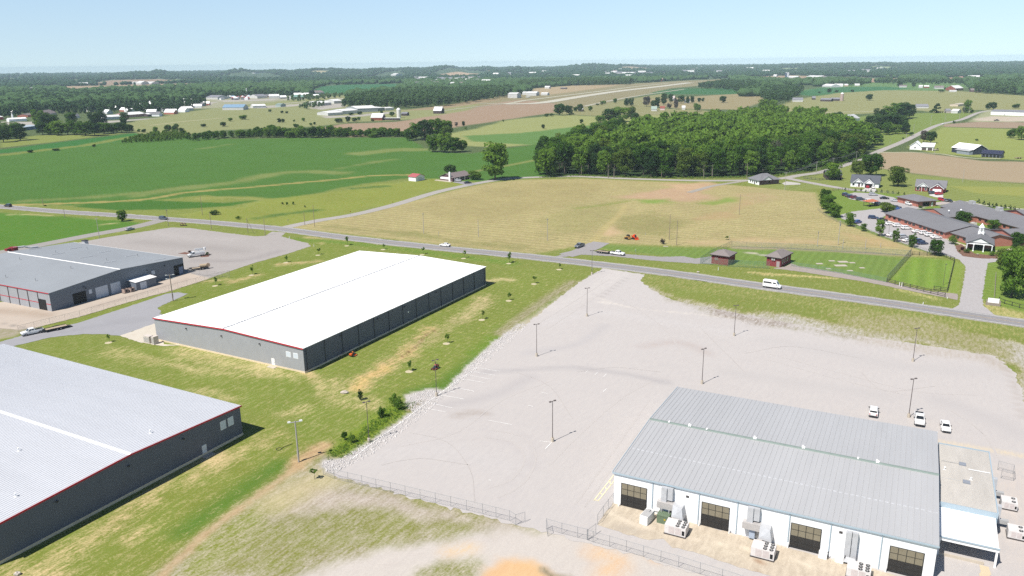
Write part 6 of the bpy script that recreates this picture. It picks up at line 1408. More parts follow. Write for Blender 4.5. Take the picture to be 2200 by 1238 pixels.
 out['mirror'] = MB().box(-.08,.08,-.12,.12,-.07,.09).mesh('mirror_' + kind)
 CARMESH[kind] = out; return out
CARPROTO = {}
def car(name, kind, colour, px, py, heading, label, cat='car', group=None):
 """heading in degrees, world; (px,py) = middle of the footprint"""
 g = at(px, py); g.z = 0.07; key = (kind, colour)
 if key in CARPROTO:
  r = copy_tree(CARPROTO[key], g, R(heading), label, group); r.name = name; r['category'] = cat
  if not group and 'group' in r: del r['group']
  return r
 M = car_meshes(kind); sp = SPEC[kind]
 t = thing(name, label, cat, g, R(heading), group)
 def part(nm, me, m, loc=(0,0,0), par=t):
  if len(me.materials) == 0 or me.materials[0] != m:
   if len(me.materials): me = me.copy()
   me.materials.clear(); me.materials.append(m)
  return obj(nm, me, m, par, loc)
 part('body', M['body'].copy(), PAINTS[colour])
 part('windshield', M['wind'], CARGLASS); part('rear_window', M['rear'], CARGLASS)
 part('side_window', M['side_l'], CARGLASS); part('side_window', M['side_r'], CARGLASS)
 w0 = sp['st'][2][1]; rr = sp['wheels'][2]
 for x in sp['wheels'][:2]:
  for s in (-1,1):
   w = part('wheel', M['tyre'], TYRE, (x, s * (w0 - .1), rr)); part('rim', M['rim'], RIM, (0,0,0), w)
 xf, wf = sp['st'][-1][:2]
 for s in (-1,1): part('headlight', M['head'], LAMP, (0, s * (wf - .2),0))
 xr, wr, z0, z1 = sp['st'][0]
 for s in (-1,1): part('taillight', M['tail'], TAIL, (xr - .0, s * (wr - .14), z1 - .18))
 part('bumper', M['bumper'], BUMP)
 for s in (-1,1): part('mirror', M['mirror'], BUMP, (sp['cab'][1] - .55, s * (sp['cab'][6] + .1), sp['cab'][2] + .12))
 if kind == 'pickup': part('cargo_bed', M['bed'], DARK)
 if kind == 'van': part('lower_trim', M['skirt'], BUMP)
 CARPROTO[key] = t; KIDS.pop(t.name, None); return t
def hd(a, b):
 d = at(*b) - at(*a); return math.degrees(math.atan2(d.y, d.x))
RD = hd((1500,596),(1700,623))
car('van', 'van', 'white', 1658.5,619, RD, 'white passenger van driving along the main road', 'van')
car('sedan', 'sedan', 'white', 956,529.5, hd((1000,535),(920,527)), 'white sedan driving on the road behind the white-roofed warehouse')
car('suv', 'suv', 'slate', 351.5,472, hd((300,466),(400,474)), 'dark SUV at the road junction above the left yard')
car('sedan', 'sedan', 'silver', 279,495, hd((250,499),(310,485)), 'silver sedan on the side road by the crop field')
car('suv', 'suv', 'black', 17.5,444.5, hd((60,449),(0,444)), 'dark SUV at the far left end of the main road')
car('pickup', 'pickup', 'grey', 1245,531.5, hd((1262,526),(1225,540)), 'dark grey pickup waiting on the short access road', 'pickup truck')
car('pickup', 'pickup', 'white', 1327,548, hd((1300,544),(1350,550.5)), 'white pickup with flat trailer on the pump house drive', 'pickup truck')
car('pickup', 'pickup', 'white', 70,718, hd((110,709),(45,723)), 'white crew pickup with trailer on the grey driveway', 'pickup truck')
car('pickup', 'pickup', 'white', 1974.5,907, hd((1974,895),(1975.5,918)), 'white pickup parked beside the light pole in the lot', 'pickup truck')
car('suv', 'suv', 'white', 1876,890, hd((1874,905),(1877,880)), 'white SUV parked left of the lot pole, facing away')
car('sedan', 'sedan', 'white', 2030.5,922, hd((2028,910),(2032,930)), 'white sedan parked furthest right in the big lot')
car('sedan', 'sedan', 'white', 2026,267.5, hd((2015,269),(2035,264)), 'small white car on the distant country road')
# nursing home
W0 = hd((1899,458),(2029,499.5))
PK = W0 + 90
for px, py, kind, col, hdg, lab in [
 (1816,420.5, 'suv', 'navy', 35, 'dark blue SUV furthest left in the upper row of parked cars'),(1822,422.5, 'sedan', 'slate', 35, 'second dark blue car in the upper row, left of the other'),(1827,424.5, 'suv', 'navy', 35, 'dark blue SUV just left of the maroon car'),
 (1835,426.5, 'suv', 'maroon', 30, 'maroon SUV in the upper row of parked cars'),(1848,430.5, 'suv', 'slate', 5, 'dark grey SUV right of the maroon one'),(1876,420.5, 'suv', 'silver', -10, 'silver SUV parked alone at the back of the upper yard'),
 (1900,428, 'sedan', 'black', -10, 'black sedan alone in the middle of the upper yard'),(1923.5,433.5, 'sedan', 'silver', -40, 'silver sedan in front of the brick outbuilding'),(1868,434.5, 'suv', 'white', 10, 'white SUV behind the orange-roofed shelter'),
 (1881,437.5, 'sedan', 'white', 10, 'white sedan right of the orange-roofed shelter'),(1887,441, 'suv', 'slate', 20, 'blue-grey SUV right behind the orange-roofed shelter'),(1952,440.5, 'suv', 'white', W0 - 5, 'white SUV beside the brick outbuilding wall'),
 (1926,447.5, 'sedan', 'black', PK - 30, 'black car behind the end of the long wing'),(1929,451.5, 'sedan', 'blue', PK - 30, 'bright blue car tucked behind the long wing'),(1876,470.5, 'suv', 'navy', W0 + 60, 'navy SUV at the left end of the front parking'),
 (1895,474.5, 'sedan', 'black', W0 + 60, 'black sedan beside the navy SUV near the wing end'),(1842.5,480, 'suv', 'blue', 35, 'bright blue SUV behind the bushy maple'),
 (1912.5,483.5, 'sedan', 'white', PK, 'white car first of three near the wing end'),(1928.7,487.5, 'suv', 'white', PK, 'white car in the middle of three along the wing'),(1946.8,493, 'suv', 'white', PK, 'white car last of three along the wing'),
 (1970.7,500, 'sedan', 'white', PK, 'white car first of four along the brick wing'),(1986,504, 'suv', 'white', PK, 'white SUV second of four along the brick wing'),(1998,508, 'suv', 'white', PK, 'white SUV third of four along the brick wing'),(2011,512.5, 'sedan', 'white', PK, 'white sedan nearest the round bush in front of the wing'),
 (1914.5,508, 'sedan', 'white', PK + 20, 'white sedan half hidden behind a small tree'),(1940,512, 'suv', 'silver', PK + 10, 'silver SUV with dark roof in the near parking row'),(1948.5,519.5, 'sedan', 'white', PK + 20, 'white sedan behind a young tree in the near row'),
 (1974.5,521.5, 'suv', 'navy', PK + 5, 'navy SUV in the near row beside the sedan'),(1981,525.5, 'sedan', 'navy', PK, 'navy sedan nearest the big tree in the parking'),
 (2023,432, 'suv', 'red', W0, 'red vehicle behind the brick outbuilding'),(2030,433, 'sedan', 'grey', W0, 'dark vehicle right of the red one behind the outbuilding'),(2039,434, 'sedan', 'black', W0, 'black car right of the vehicles behind the outbuilding'),
 (1875.5,405, 'sedan', 'white', 70, 'white car under the carport of the white house'),(1863.5,404, 'sedan', 'red', 70, 'red car under the carport of the white house'),
 (2003,417, 'suv', 'slate', PK + 10, 'blue-grey SUV in the red brick house drive'),(2017,419, 'suv', 'red', PK + 10, 'bright red SUV in the red brick house drive'),
 (982,390, 'pickup', 'silver', -20, 'silver pickup at the low farmhouse'),(1005,394.5, 'sedan', 'black', 20, 'black car on the farmhouse drive'),
 (2141,260, 'pickup', 'black', 0, 'dark truck on the gravel beside the long white warehouse')]:
 car(kind, kind, col, px, py, hdg, lab, {'sedan': 'car', 'suv': 'suv', 'pickup': 'pickup truck'}[kind])
WOODD = mat('trailer_deck_wood', A(206,188,164),0.85, var=0.15, scale=2)
def trailer(px, py, heading, label, L=6.0, ramp=True, colour=None):
 g = at(px, py); g.z = .07
 t = thing('trailer', label, 'trailer', g, R(heading))
 obj('deck', MB().box(-L / 2, L / 2,-1.05,1.05,.55,.65), colour or WOODD, t)
 fr = MB().box(-L / 2, L / 2,-1.15,-1.06,.45,.8).box(-L / 2, L / 2,1.06,1.15,.45,.8).box(L / 2, L / 2 + .1,-1.15,1.15,.45,.9)
 obj('frame', fr, BUMP, t)
 obj('tongue', MB().hexa([(L / 2 + .1,-.9,.45),(L / 2 + 1.7,-.06,.45),(L / 2 + 1.7,.06,.45),(L / 2 + .1,-.75,.45),(L / 2 + .1,-.9,.56),(L / 2 + 1.7,-.06,.56),(L / 2 + 1.7,.06,.56),(L / 2 + .1,-.75,.56)])
  .hexa([(L / 2 + .1,.75,.45),(L / 2 + 1.7,-.06,.45),(L / 2 + 1.7,.06,.45),(L / 2 + .1,.9,.45),(L / 2 + .1,.75,.56),(L / 2 + 1.7,-.06,.56),(L / 2 + 1.7,.06,.56),(L / 2 + .1,.9,.56)]), BUMP, t)
 obj('jack', MB().tube((L / 2 + 1.2,0,.1),(L / 2 + 1.2,0,1.2),.06), DSTEEL, t); obj('toolbox', MB().box(L / 2 + .2, L / 2 + .8,-.4,.4,.57,1.0), BUMP, t)
 for x in (-.9,.05):
  for s in (-1,1):
   w = obj('wheel', MB().tube((0,-.12,0),(0,.12,0),.36, n=14), TYRE, t, loc=(x, s * 1.28,.36)); obj('rim', MB().tube((0,-.13,0),(0,.13,0),.2, n=10), RIM, w)
 for s in (-1,1): obj('fender', MB().box(-1.35,.5, s * 1.28 - .16, s * 1.28 + .16,.76,.82), BUMP, t)
 if ramp: obj('ramp', MB().hexa([(-L / 2 - 1.3,-1.0,.05),(-L / 2,-1.0,.5),(-L / 2,1.0,.5),(-L / 2 - 1.3,1.0,.05),(-L / 2 - 1.3,-1.0,.13),(-L / 2,-1.0,.6),(-L / 2,1.0,.6),(-L / 2 - 1.3,1.0,.13)]), DSTEEL, t)
 return t
trailer(121,708.5, hd((140,704),(100,713)), 'flat wooden trailer hitched to the crew pickup on the grey driveway')
trailer(1295,544, hd((1280,542),(1320,547)), 'pale flat trailer hitched to the pickup on the pump house drive', L=5.5, ramp=False)
tr = trailer(430,579, hd((450,577),(415,581)), 'flat trailer loaded with a tan tank in the left yard', L=6.0, ramp=False)
q = thing('water_tank', 'tan tank and hose reel strapped on the flat trailer in the yard', 'tank', at(436,578.5) + Vector((0,0,.73)), tr.rotation_euler.z)
tanm = mat('tan_tank', A(214,192,160),.6, var=.1, scale=2)
obj('body', MB().tube((-1.4,0,.7),(1.0,0,.7),.62, n=12), tanm, q); obj('saddle', MB().box(-1.2,-.9,-.6,.6,0,.3).box(.5,.8,-.6,.6,0,.3), BUMP, q)
obj('reel', MB().tube((-2.0,-.4,.75),(-2.0,.4,.75),.75, n=14), mat('tan_reel', A(200,176,150),.7, var=.15, scale=3), q)
# bucket truck in the left yard
def bucket_truck():
 t = thing('utility_truck', 'white utility bucket truck parked in the left yard by the shrubs', 'truck', at(424,551) + Vector((0,0,.05)), R(hd((440,548),(412,552))))
 wm = PAINTS['white']
 obj('cab', MB().hexa([(.9,-1.0,.5),(3.6,-1.0,.5),(3.6,1.0,.5),(.9,1.0,.5),(.9,-1.0,1.35),(3.5,-.95,1.25),(3.5,.95,1.25),(.9,1.0,1.35)]).hexa([(.9,-.98,1.35),(2.6,-.98,1.33),(2.6,.98,1.33),(.9,.98,1.35),(1.0,-.82,2.15),(1.9,-.82,2.15),(1.9,.82,2.15),(1.0,.82,2.15)]), wm, t)
 obj('windshield', MB().poly([(2.56,-.85,1.42),(2.56,.85,1.42),(1.99,.76,2.05),(1.99,-.76,2.05)]), CARGLASS, t)
 for s in (-1,1): obj('side_window', MB().poly([(1.1, s * .985,1.42),(2.3, s * .985,1.42),(1.85, s * .87,2.0),(1.1, s * .87,2.0)]), CARGLASS, t)
 obj('service_body', MB().box(-2.9,.8,-1.1,1.1,.7,1.0).box(-2.9,.8,-1.1,-.6,1.0,1.8).box(-2.9,.8,.6,1.1,1.0,1.8), wm, t)
 obj('turret', MB().tube((-.6,0,1.0),(-.6,0,2.3),.3, n=10), wm, t)
 obj('boom', MB().hexa([(-2.6,-.2,2.3),(1.0,-.2,2.5),(1.0,.2,2.5),(-2.6,.2,2.3),(-2.6,-.2,2.75),(1.0,-.2,2.85),(1.0,.2,2.85),(-2.6,.2,2.75)]).hexa([(-2.6,-.18,2.8),(.6,-.18,3.05),(.6,.18,3.05),(-2.6,.18,2.8),(-2.6,-.18,3.1),(.6,-.18,3.35),(.6,.18,3.35),(-2.6,.18,3.1)]), wm, t)
 obj('bucket', MB().tube((-3.2,0,2.2),(-3.2,0,3.3),.42,.5, n=10), wm, t)
 for x in (-1.8,2.6):
  for s in (-1,1):
   w = obj('wheel', MB().tube((0,-.14,0),(0,.14,0),.45, n=14), TYRE, t, loc=(x, s * .95,.45)); obj('rim', MB().tube((0,-.15,0),(0,.15,0),.26, n=10), RIM, w)
 for s in (-1,1): obj('headlight', MB().box(3.55,3.63, s * .7 - .15, s * .7 + .15,.9,1.1), LAMP, t)
 obj('bumper', MB().box(3.58,3.72,-1.0,1.0,.45,.7), BUMP, t)
bucket_truck()
# compact loaders in the hay field
def loader(px, py, rot, colour, label):
 t = thing('skid_loader', label, 'loader', at(px, py), R(rot)); m = mat('loader_' + colour, A(206,160,96,1.3) if colour == 'tan' else A(226,84,40,1.3),.5, var=.08, scale=2)
 for s in (-1,1):
  pts = [(-1.2,.2),(-1.0,0),(1.0,0),(1.25,.25),(.9,.65),(-.9,.65)]
  obj('track', MB().xprism(pts, s * .75 - .2, s * .75 + .2), TYRE, t)
  obj('lift_arm', MB().hexa([(-1.3, s * .72 - .1,1.3),(1.3, s * .72 - .1,.7),(1.3, s * .72 + .1,.7),(-1.3, s * .72 + .1,1.3),(-1.3, s * .72 - .1,1.6),(1.3, s * .72 - .1,.95),(1.3, s * .72 + .1,.95),(-1.3, s * .72 + .1,1.6)]), m, t)
 obj('body', MB().hexa([(-1.4,-.54,.4),(.5,-.54,.4),(.5,.54,.4),(-1.4,.54,.4),(-1.3,-.54,1.25),(.3,-.54,.9),(.3,.54,.9),(-1.3,.54,1.25)]), m, t)
 cb = obj('cab', MB().hexa([(-.7,-.55,.9),(.55,-.55,.8),(.55,.55,.8),(-.7,.55,.9),(-.7,-.5,2.0),(.35,-.5,2.05),(.35,.5,2.05),(-.7,.5,2.0)]), BUMP if colour == 'tan' else m, t)
 obj('windshield', MB().poly([(.57,-.45,1.0),(.57,.45,1.0),(.39,.42,1.95),(.39,-.42,1.95)]), CARGLASS, cb)
 obj('bucket', MB().xprism([(1.3,.1),(2.0,.05),(2.1,.15),(1.5,.25),(1.45,.8),(1.3,.8)], -.95,.95), m, t)
loader(1349,514,120, 'tan', 'tan compact track loader, left of two in the hay field')
loader(1363.5,514,-60, 'orange', 'bright orange compact loader, right of two in the hay field')
# ---------------------------------------------------------------- people on ride-on mowers
SKIN = mat('skin', (0.42,0.24,0.16),0.6); HAIR = mat('dark_hair', (0.03,0.02,0.015),0.7); DENIM = mat('denim', (0.05,0.07,0.13),0.8)
def skin_mesh(name, chains, m, parent, sub=1):
 """tapered joined limbs fused into one continuous surface"""
 mb = MB()
 for ch in chains:
  for (p, r),(p2, r2) in zip(ch[:-1], ch[1:]): mb.tube(p, p2, r, r2, n=8)
  for p, r in ch: mb.blob(p, r * 1.0,0.0, ICO1,0)
 o = obj(name, mb, m, parent)
 rmx = o.modifiers.new('Fuse', 'REMESH'); rmx.mode = 'VOXEL'; rmx.voxel_size = 0.014; rmx.use_smooth_shade = True
 sm = o.modifiers.new('Smooth', 'SMOOTH'); sm.iterations = 3
 return o
def rider(loc, ang, shirt_col, label):
 q = thing('person', label, 'person', loc, ang)
 # seated, +x forward; z=0 is the seat top
 body = []
 body.append([((-.05,0,.1),.13),((-.06,0,.3),.125),((-.04,0,.46),.14),((-.02,0,.52),.09),((0,0,.58),.05),((.02,0,.64),.055),((.03,0,.72),.088),((.03,0,.78),.09)])
 body.append([((.03,0,.72),.085),((.11,0,.69),.03),((.125,0,.70),.018)])                       # nose side of the face
 for s in (-1,1):
  sh, el, wr = (-.03, s * .19,.46),(.1, s * .26,.22),(.36, s * .2,.24)
  body.append([((-.03,0,.46),.1),(sh, .06),(el, .045),(wr, .03)])
  palm = (.42, s * .19,.25); body.append([(wr, .03),(palm, .032)])
  for k in range(4):
   y = s * (.165 + .017 * k); body.append([((.43, y, .255),.011),((.475 + .006 * (k in (1,2)), y, .265),.010),((.49, y, .235),.009),((.465, y, .215),.008)])
  body.append([((.40, s * .165,.25),.013),((.43, s * .14,.26),.011),((.455, s * .15,.255),.009)])
  kn, an = (.42, s * .15,.13),(.5, s * .14,-.26)
  body.append([((-.05, s * .08,.1),.1),(kn, .065),(an, .042),((.62, s * .15,-.3),.035)])
  body.append([((.03, s * .085,.74),.02),((.025, s * .1,.74),.015)])                               # ears
 skin_mesh('body', body, SKIN, q)
 sh = [[((-.05,0,.12),.145),((-.06,0,.3),.14),((-.04,0,.45),.15),((-.03,0,.51),.1)]]
 for s in (-1,1): sh.append([((-.03,0,.46),.1),((-.03, s * .19,.46),.073),((.05, s * .235,.31),.062)])
 skin_mesh('shirt', sh, mat('shirt_' + label.split()[4], shirt_col, .8), q)
 tr = []
 for s in (-1,1): tr.append([((-.05,0,.1),.14),((-.05, s * .08,.1),.112),((.42, s * .15,.13),.077),((.5, s * .14,-.22),.056)])
 skin_mesh('trousers', tr, DENIM, q)
 skin_mesh('hair', [[((.0,0,.77),.094),((.035,0,.815),.075)]], HAIR, q)
 for s in (-1,1): obj('shoe', MB().blob((.6, s * .15,-.31),(.12,.05,.05),0, ICO2,0), BLACKM, q)
 for s in (-1,1): obj('eye', MB().blob((.112, s * .035,.745),.012,0, ICO1,0), BLACKM, q)
def mower(px, py, ang, col, shirt, lab, plab):
 g = at(px, py); t = thing('riding_mower', lab, 'mower', g, R(ang)); m = mat('mower_' + lab.split()[0], col, .45)
 obj('deck', MB().prism([(-.1,-.75),(.75,-.7),(.95,-.3),(.95,.3),(.75,.7),(-.1,.75)], .12,.34), m, t)
 obj('chassis', MB().box(-.9,.9,-.35,.35,.36,.55), BUMP, t); obj('engine', MB().box(-1.15,-.5,-.4,.4,.55,.95), m, t)
 s_ = obj('seat', MB().box(-.42,.12,-.28,.28,.62,.74), BLACKM, t); obj('backrest', MB().hexa([(-.52,-.27,.74),(-.42,-.27,.74),(-.42,.27,.74),(-.52,.27,.74),(-.64,-.25,1.2),(-.55,-.25,1.2),(-.55,.25,1.2),(-.64,.25,1.2)]), BLACKM, s_)
 for s in (-1,1):
  w = obj('wheel', MB().tube((0,-.14,0),(0,.14,0),.32, n=14), TYRE, t, loc=(-.55, s * .55,.32)); obj('rim', MB().tube((0,-.15,0),(0,.15,0),.16, n=10), RIM, w)
  w = obj('wheel', MB().tube((0,-.07,0),(0,.07,0),.17, n=12), TYRE, t, loc=(1.0, s * .42,.17)); obj('rim', MB().tube((0,-.075,0),(0,.075,0),.08, n=8), RIM, w)
  obj('lap_bar', MB().tube((-.1, s * .36,.55),(.28, s * .34,.98),.02).tube((.28, s * .34,.98),(.3, s * .1,.99),.02), DSTEEL, t)
  obj('roll_bar', MB().tube((-.6, s * .36,.55),(-.65, s * .36,1.6),.03), BUMP, t)
 obj('roll_bar', MB().tube((-.65,-.36,1.6),(-.65,.36,1.6),.03), BUMP, t)
 c, s2 = math.cos(R(ang)), math.sin(R(ang))
 rider(Vector((g.x - .12 * c, g.y - .12 * s2,.74)), R(ang), shirt, plab)
mower(759,765,60, A(230,110,50,1.3), A(250,150,70,1.3), 'orange ride-on mower against the shaded warehouse wall', 'person seated in an orange shirt driving the mower by the wall')
mower(935,793,235, A(150,76,66,1.4), A(220,112,110,1.3), 'red ride-on mower on the grass beside the stone strip', 'person seated in a pink shirt driving the mower near the stones')
# ---------------------------------------------------------------- poles, lamps, fences, signs
LAMPP = mat('lamp_pole_paint', A(104,94,92,1.3),.6, var=.1, scale=2)
POLEW = mat('pole_wood', A(150,136,122,1.3),.9, var=.15, scale=2)
POLEG = mat('grey_pole_wood', A(176,172,166,1.3),.9, var=.12, scale=2)
def lot_lamp(px, py, rot, label, h=9.0, heads=2):
 t = thing('lamp_post', label, 'lamp post', at(px, py) + Vector((0,0,.03)), R(rot), 'lamp posts of the big lot')
 obj('base', MB().tube((0,0,0),(0,0,.85),.32, n=14), CONCM, t)
 obj('pole', MB().tube((0,0,.85),(0,0, h),.085,.06, n=8), LAMPP, t)
 obj('arm', MB().box(-.4,.4,-.04,.04, h - .1, h - .02), LAMPP, t)
 for s in (-1,1)[:heads]: obj('lamp_head', MB().box(s * .58 - .24, s * .58 + .24,-.17,.17, h - .12, h + .05), LAMPP, t)
for px, py, rot, lab in [(1261,680,20, 'lamp post at the narrow top of the big lot'),(1153,766,20, 'lamp post close to the left stone edge, halfway up the lot'),(1577,722,20, 'lamp post by the ragged grass edge behind the factory'),
      (1508,825,35, 'lamp post just behind the factory roof corner'),(1961,777,20, 'lamp post at the far right of the lot'),(1952,897,20, 'lamp post beside the parked white pickup'),
      (1187,949,35, 'lamp post alone in the middle of the near lot'),(938,851,30, 'lamp post standing in stone by the painted bays'),(793,950,30, 'lamp post in the stone strip beside the ditch bushes'),(1271.5,590,20, 'lamp post at the lot entrance by the main road')]:
 lot_lamp(px, py, rot, lab)
for px, py, ty, lab in [(1909,505,483, 'slim lamp post in the care home parking'),(2026,613.5,568, 'slim lamp post inside the board-fenced lawn')]:
 t = thing('lamp_post', lab, 'lamp post', at(px, py),0.6); h = hpx(px, py, ty)
 obj('pole', MB().tube((0,0,0),(0,0, h),.07,.05), LAMPP, t); obj('lamp_head', MB().box(-.2,.6,-.15,.15, h - .08, h + .06), LAMPP, t)
def utility_pole(px, py, ty, label, arm=1.2, rot=0.0, m=None, r=.14, extra=None):
 h = hpx(px, py, ty); t = thing('utility_pole', label, 'utility pole', at(px, py), R(rot), 'utility poles')
 obj('pole', MB().tube((0,0,0),(0,0, h), r, r * .7, n=8), m or POLEW, t)
 if arm:
  obj('crossarm', MB().box(-arm, arm, -.06,.06, h - .55, h - .4), m or POLEW, t)
  for x in (-arm + .1,0, arm - .1): obj('insulator', MB().tube((x, 0, h - .4 if x else h),(x, 0, h - .2 if x else h + .2),.05), LGREY, t)
 if extra == 'transformer':
  obj('transformer', MB().tube((.35,0, h - 2.2),(.35,0, h - 1.2),.26, n=10), LGREY, t)
 return t, h
UP = [(213.5,512,468, 'dark pole with pale lamp by the side road above the left warehouse', 0.6,10),(93,442,423, 'thin pole at the crop edge near the left border', 0,0),(139.5,468,449, 'short pole in the verge of the left crop strip', 0,0),
 (435,462.5,421, 'tall pole behind the road junction at the left', 0,0),(454.5,493,457, 'pole at the upper edge of the left yard', 0,0),(362,486,450, 'pole at the corner of the left yard by the junction', .5,30),
 (570,506.5,469.5, 'pole at the yard entrance, right of the guyed one', 0,0),(655,484.5,455.5, 'darker shorter pole of the pair at the side road start', 0,0),(676,487,440.5, 'taller pole of the pair at the side road start', 0,0),
 (910.5,502,458, 'pole with crossarm left of the white sedan in the hay field', .6,60),(1027.8,509,472, 'brown pole in the hay field right of the white sedan', 0,0),(1176,517.5,469.5, 'pale pole with crossarm in the middle of the hay field edge', .9,60),
 (1437.7,516,461, 'left pole of the close pair near the orange loader', 0,0),(1453.4,527,473.5, 'right pole of the close pair near the orange loader', 0,0),(1588,461,418, 'tan pole standing alone in the bare soil of the hay field', 0,0),
 (1755.7,530,497, 'pole with short arm left of the transformer pole', .5,50),(1800.4,526,475, 'pole carrying a white transformer above the tan field', .9,50),(1810,535.7,514, 'short dark pole beside the transformer pole', 0,0),
 (1858.6,535.7,514, 'short white pole behind the pump house lawn', 0,0),(1891.5,532,522, 'stubby white post right of the short white pole', 0,0),(1249,378,350, 'tan pole before the dark wood, left half', 0,0),(1194,380,357, 'grey pole at the left end of the dark wood', 0,0),
 (1421,383,366, 'short pole before the middle of the wood', 0,0),(1604,387,352, 'tan pole beside the brown ranch house', .4,20),(1686,409,370, 'pale pole with crossarm right of the ranch house', 1.2,15),(1753,374,347, 'pole with crossarm between wood and lane', 1.2,30),
 (1789,358,339.5, 'pole with crossarm in front of the shaded road', 1.2,30),(1839,347,325, 'pole with wires at the wood corner', 1.0,40),(1912,309,299, 'pole with crossarm beside the country road bend', 1.2,40),(1946.5,300,285, 'thin pole halfway along the country road', 0,0),(1962.5,283,267, 'pole with crossarm at the green field edge', 1.2,40),
 (1999,269,247.5, 'tall pole left of the small white car on the road', .8,40),(2030,261,247, 'tall pole right of the small white car on the road', .8,40),(2061,255.5,241.5, 'pole in front of the twin tall poles', .8,40),(2070,244.5,226, 'left one of twin tall poles by the lone tree', .8,40),(2081.5,244.5,226, 'right one of twin tall poles by the lone tree', .8,40),
 (1770,250,236, 'thin pole in the pasture behind the wood', 0,0),(2068,392,364, 'thin pole in the plowed field behind the brick house', 0,0),(2007,334,321, 'pole in front of the white farmhouse drive', .8,0),(975,375,362, 'thin pole behind the low farmhouse roof', 0,0),(337,247,233, 'white pole by the long town store', .6,0),(147,256,244, 'pale pole among the town trees', .6,0)]
for px, py, ty, lab, arm, rot in UP:
 utility_pole(px, py, ty, lab, arm, rot, POLEG if 'pale' in lab or 'white' in lab or px > 1680 else POLEW, r=.14 if py > 300 else .2, extra='transformer' if 'transformer above' in lab or 'carrying' in lab else None)
# the two flood-light poles
def flood_pole(px, py, ty, label, rot, heads):
 t, h = utility_pole(px, py, ty, label, 0, rot, POLEG if heads == 2 else POLEW, r=.17)
 obj('crossarm', MB().box(-1.0,1.0,-.07,.07, h - .25, h - .12), LGREY, t)
 if heads == 4: obj('crossarm', MB().box(-1.0,1.0,-.07,.07, h - 1.5, h - 1.38), LGREY, t)
 for z in ([0] if heads == 2 else [0,-1.25]):
  for s in (-1,1):
   l = obj('floodlight', MB().hexa([(s * 1.1 - .3,-.55, h + z - .35),(s * 1.1 + .3,-.55, h + z - .35),(s * 1.1 + .3,.1, h + z - .2),(s * 1.1 - .3,.1, h + z - .2),(s * 1.1 - .26,-.5, h + z - .1),(s * 1.1 + .26,-.5, h + z - .1),(s * 1.1 + .26,.1, h + z + .05),(s * 1.1 - .26,.1, h + z + .05)]), WHITE, t)
   obj('lens', MB().box(s * 1.1 - .26, s * 1.1 + .26,-.6,-.56, h + z - .33, h + z - .12), LAMP, l)
 obj('meter_box', MB().box(-.2,.2,-.35,-.17,1.2,2.4), LGREY, t)
flood_pole(642,993,905, 'grey pole with two white floodlights on the grass beside the lower-left warehouse', 200,2)
flood_pole(372,647,590, 'pole with four white floodlights on the grass island', 200,4)
g = at(533,501); t = thing('guyed_pole', 'slanting guyed stub pole at the left yard entrance', 'pole', g)
obj('pole', MB().tube((0,0,0),(0,0,7),.13,.1), POLEW, t); obj('guy', MB().tube((0,0,6.6),(3.5,-2.0,0),.05), DSTEEL, t)
wire = MB(); PW = [(1686,409,370),(1753,374,347),(1789,358,339.5),(1839,347,325)]
tops = [at(a, b) + Vector((0,0, hpx(a, b, c) - .3)) for a, b, c in PW]
for o_ in (-1,0,1):
 for a, b in zip(tops[:-1], tops[1:]):
  n = Vector((-(b - a).y, (b - a).x, 0)).normalized() * o_; L_ = [a.lerp(b, t) + n - Vector((0,0,4 * t * (1 - t) * 1.0)) for t in np.linspace(0,1,9)]
  for p, q in zip(L_[:-1], L_[1:]): wire.tube(p, q, .035, n=4, cap=False)
tag(obj('power_line', wire, LGREY), 'three thin power wires strung along the lane beside the wood', 'power line')
# chain-link and board fences
def wire_mat(name, col, alpha, cell):
 m = bpy.data.materials.new(name); m.use_nodes = True; nt = m.node_tree; N, Lk = nt.nodes, nt.links
 b = N['Principled BSDF']; b.inputs['Base Color'].default_value = (*col, 1); b.inputs['Roughness'].default_value = .5
 tc = N.new('ShaderNodeTexCoord'); sp = N.new('ShaderNodeSeparateXYZ'); Lk.new(tc.outputs['UV'], sp.inputs[0])
 res = []
 for sg in (1,-1):
  a = N.new('ShaderNodeMath'); a.operation = 'MULTIPLY_ADD'; Lk.new(sp.outputs['Y'], a.inputs[0]); a.inputs[1].default_value = sg; Lk.new(sp.outputs['X'], a.inputs[2])
  d = N.new('ShaderNodeMath'); d.operation = 'DIVIDE'; Lk.new(a.outputs[0], d.inputs[0]); d.inputs[1].default_value = cell
  fr = N.new('ShaderNodeMath'); fr.operation = 'FRACT'; Lk.new(d.outputs[0], fr.inputs[0])
  lt = N.new('ShaderNodeMath'); lt.operation = 'LESS_THAN'; Lk.new(fr.outputs[0], lt.inputs[0]); lt.inputs[1].default_value = alpha
  res.append(lt.outputs[0])
 mx = N.new('ShaderNodeMath'); mx.operation = 'MAXIMUM'; Lk.new(res[0], mx.inputs[0]); Lk.new(res[1], mx.inputs[1])
 Lk.new(mx.outputs[0], b.inputs['Alpha']); return m
WIRE = wire_mat('chain_link_wire', A(160,164,170,1.4),.045,.07); WIREG = wire_mat('green_fence_wire', A(112,150,130,1.5),.13,.07); WIRED = wire_mat('grey_fence_wire', A(130,134,130,1.4),.12,.1)
FDULL = mat('dull_fence_post', A(176,168,160,1.7),.6); FPOST = mat('fence_post_steel', A(150,154,158,1.5),.5); FGREEN = mat('fence_post_green', A(120,156,140,1.5),.5); FBLACK = mat('black_fence_board', A(62,62,62,1.4),.7, var=.1)
FWOOD = mat('grey_fence_wood', A(170,160,146,1.4),.85, var=.12)
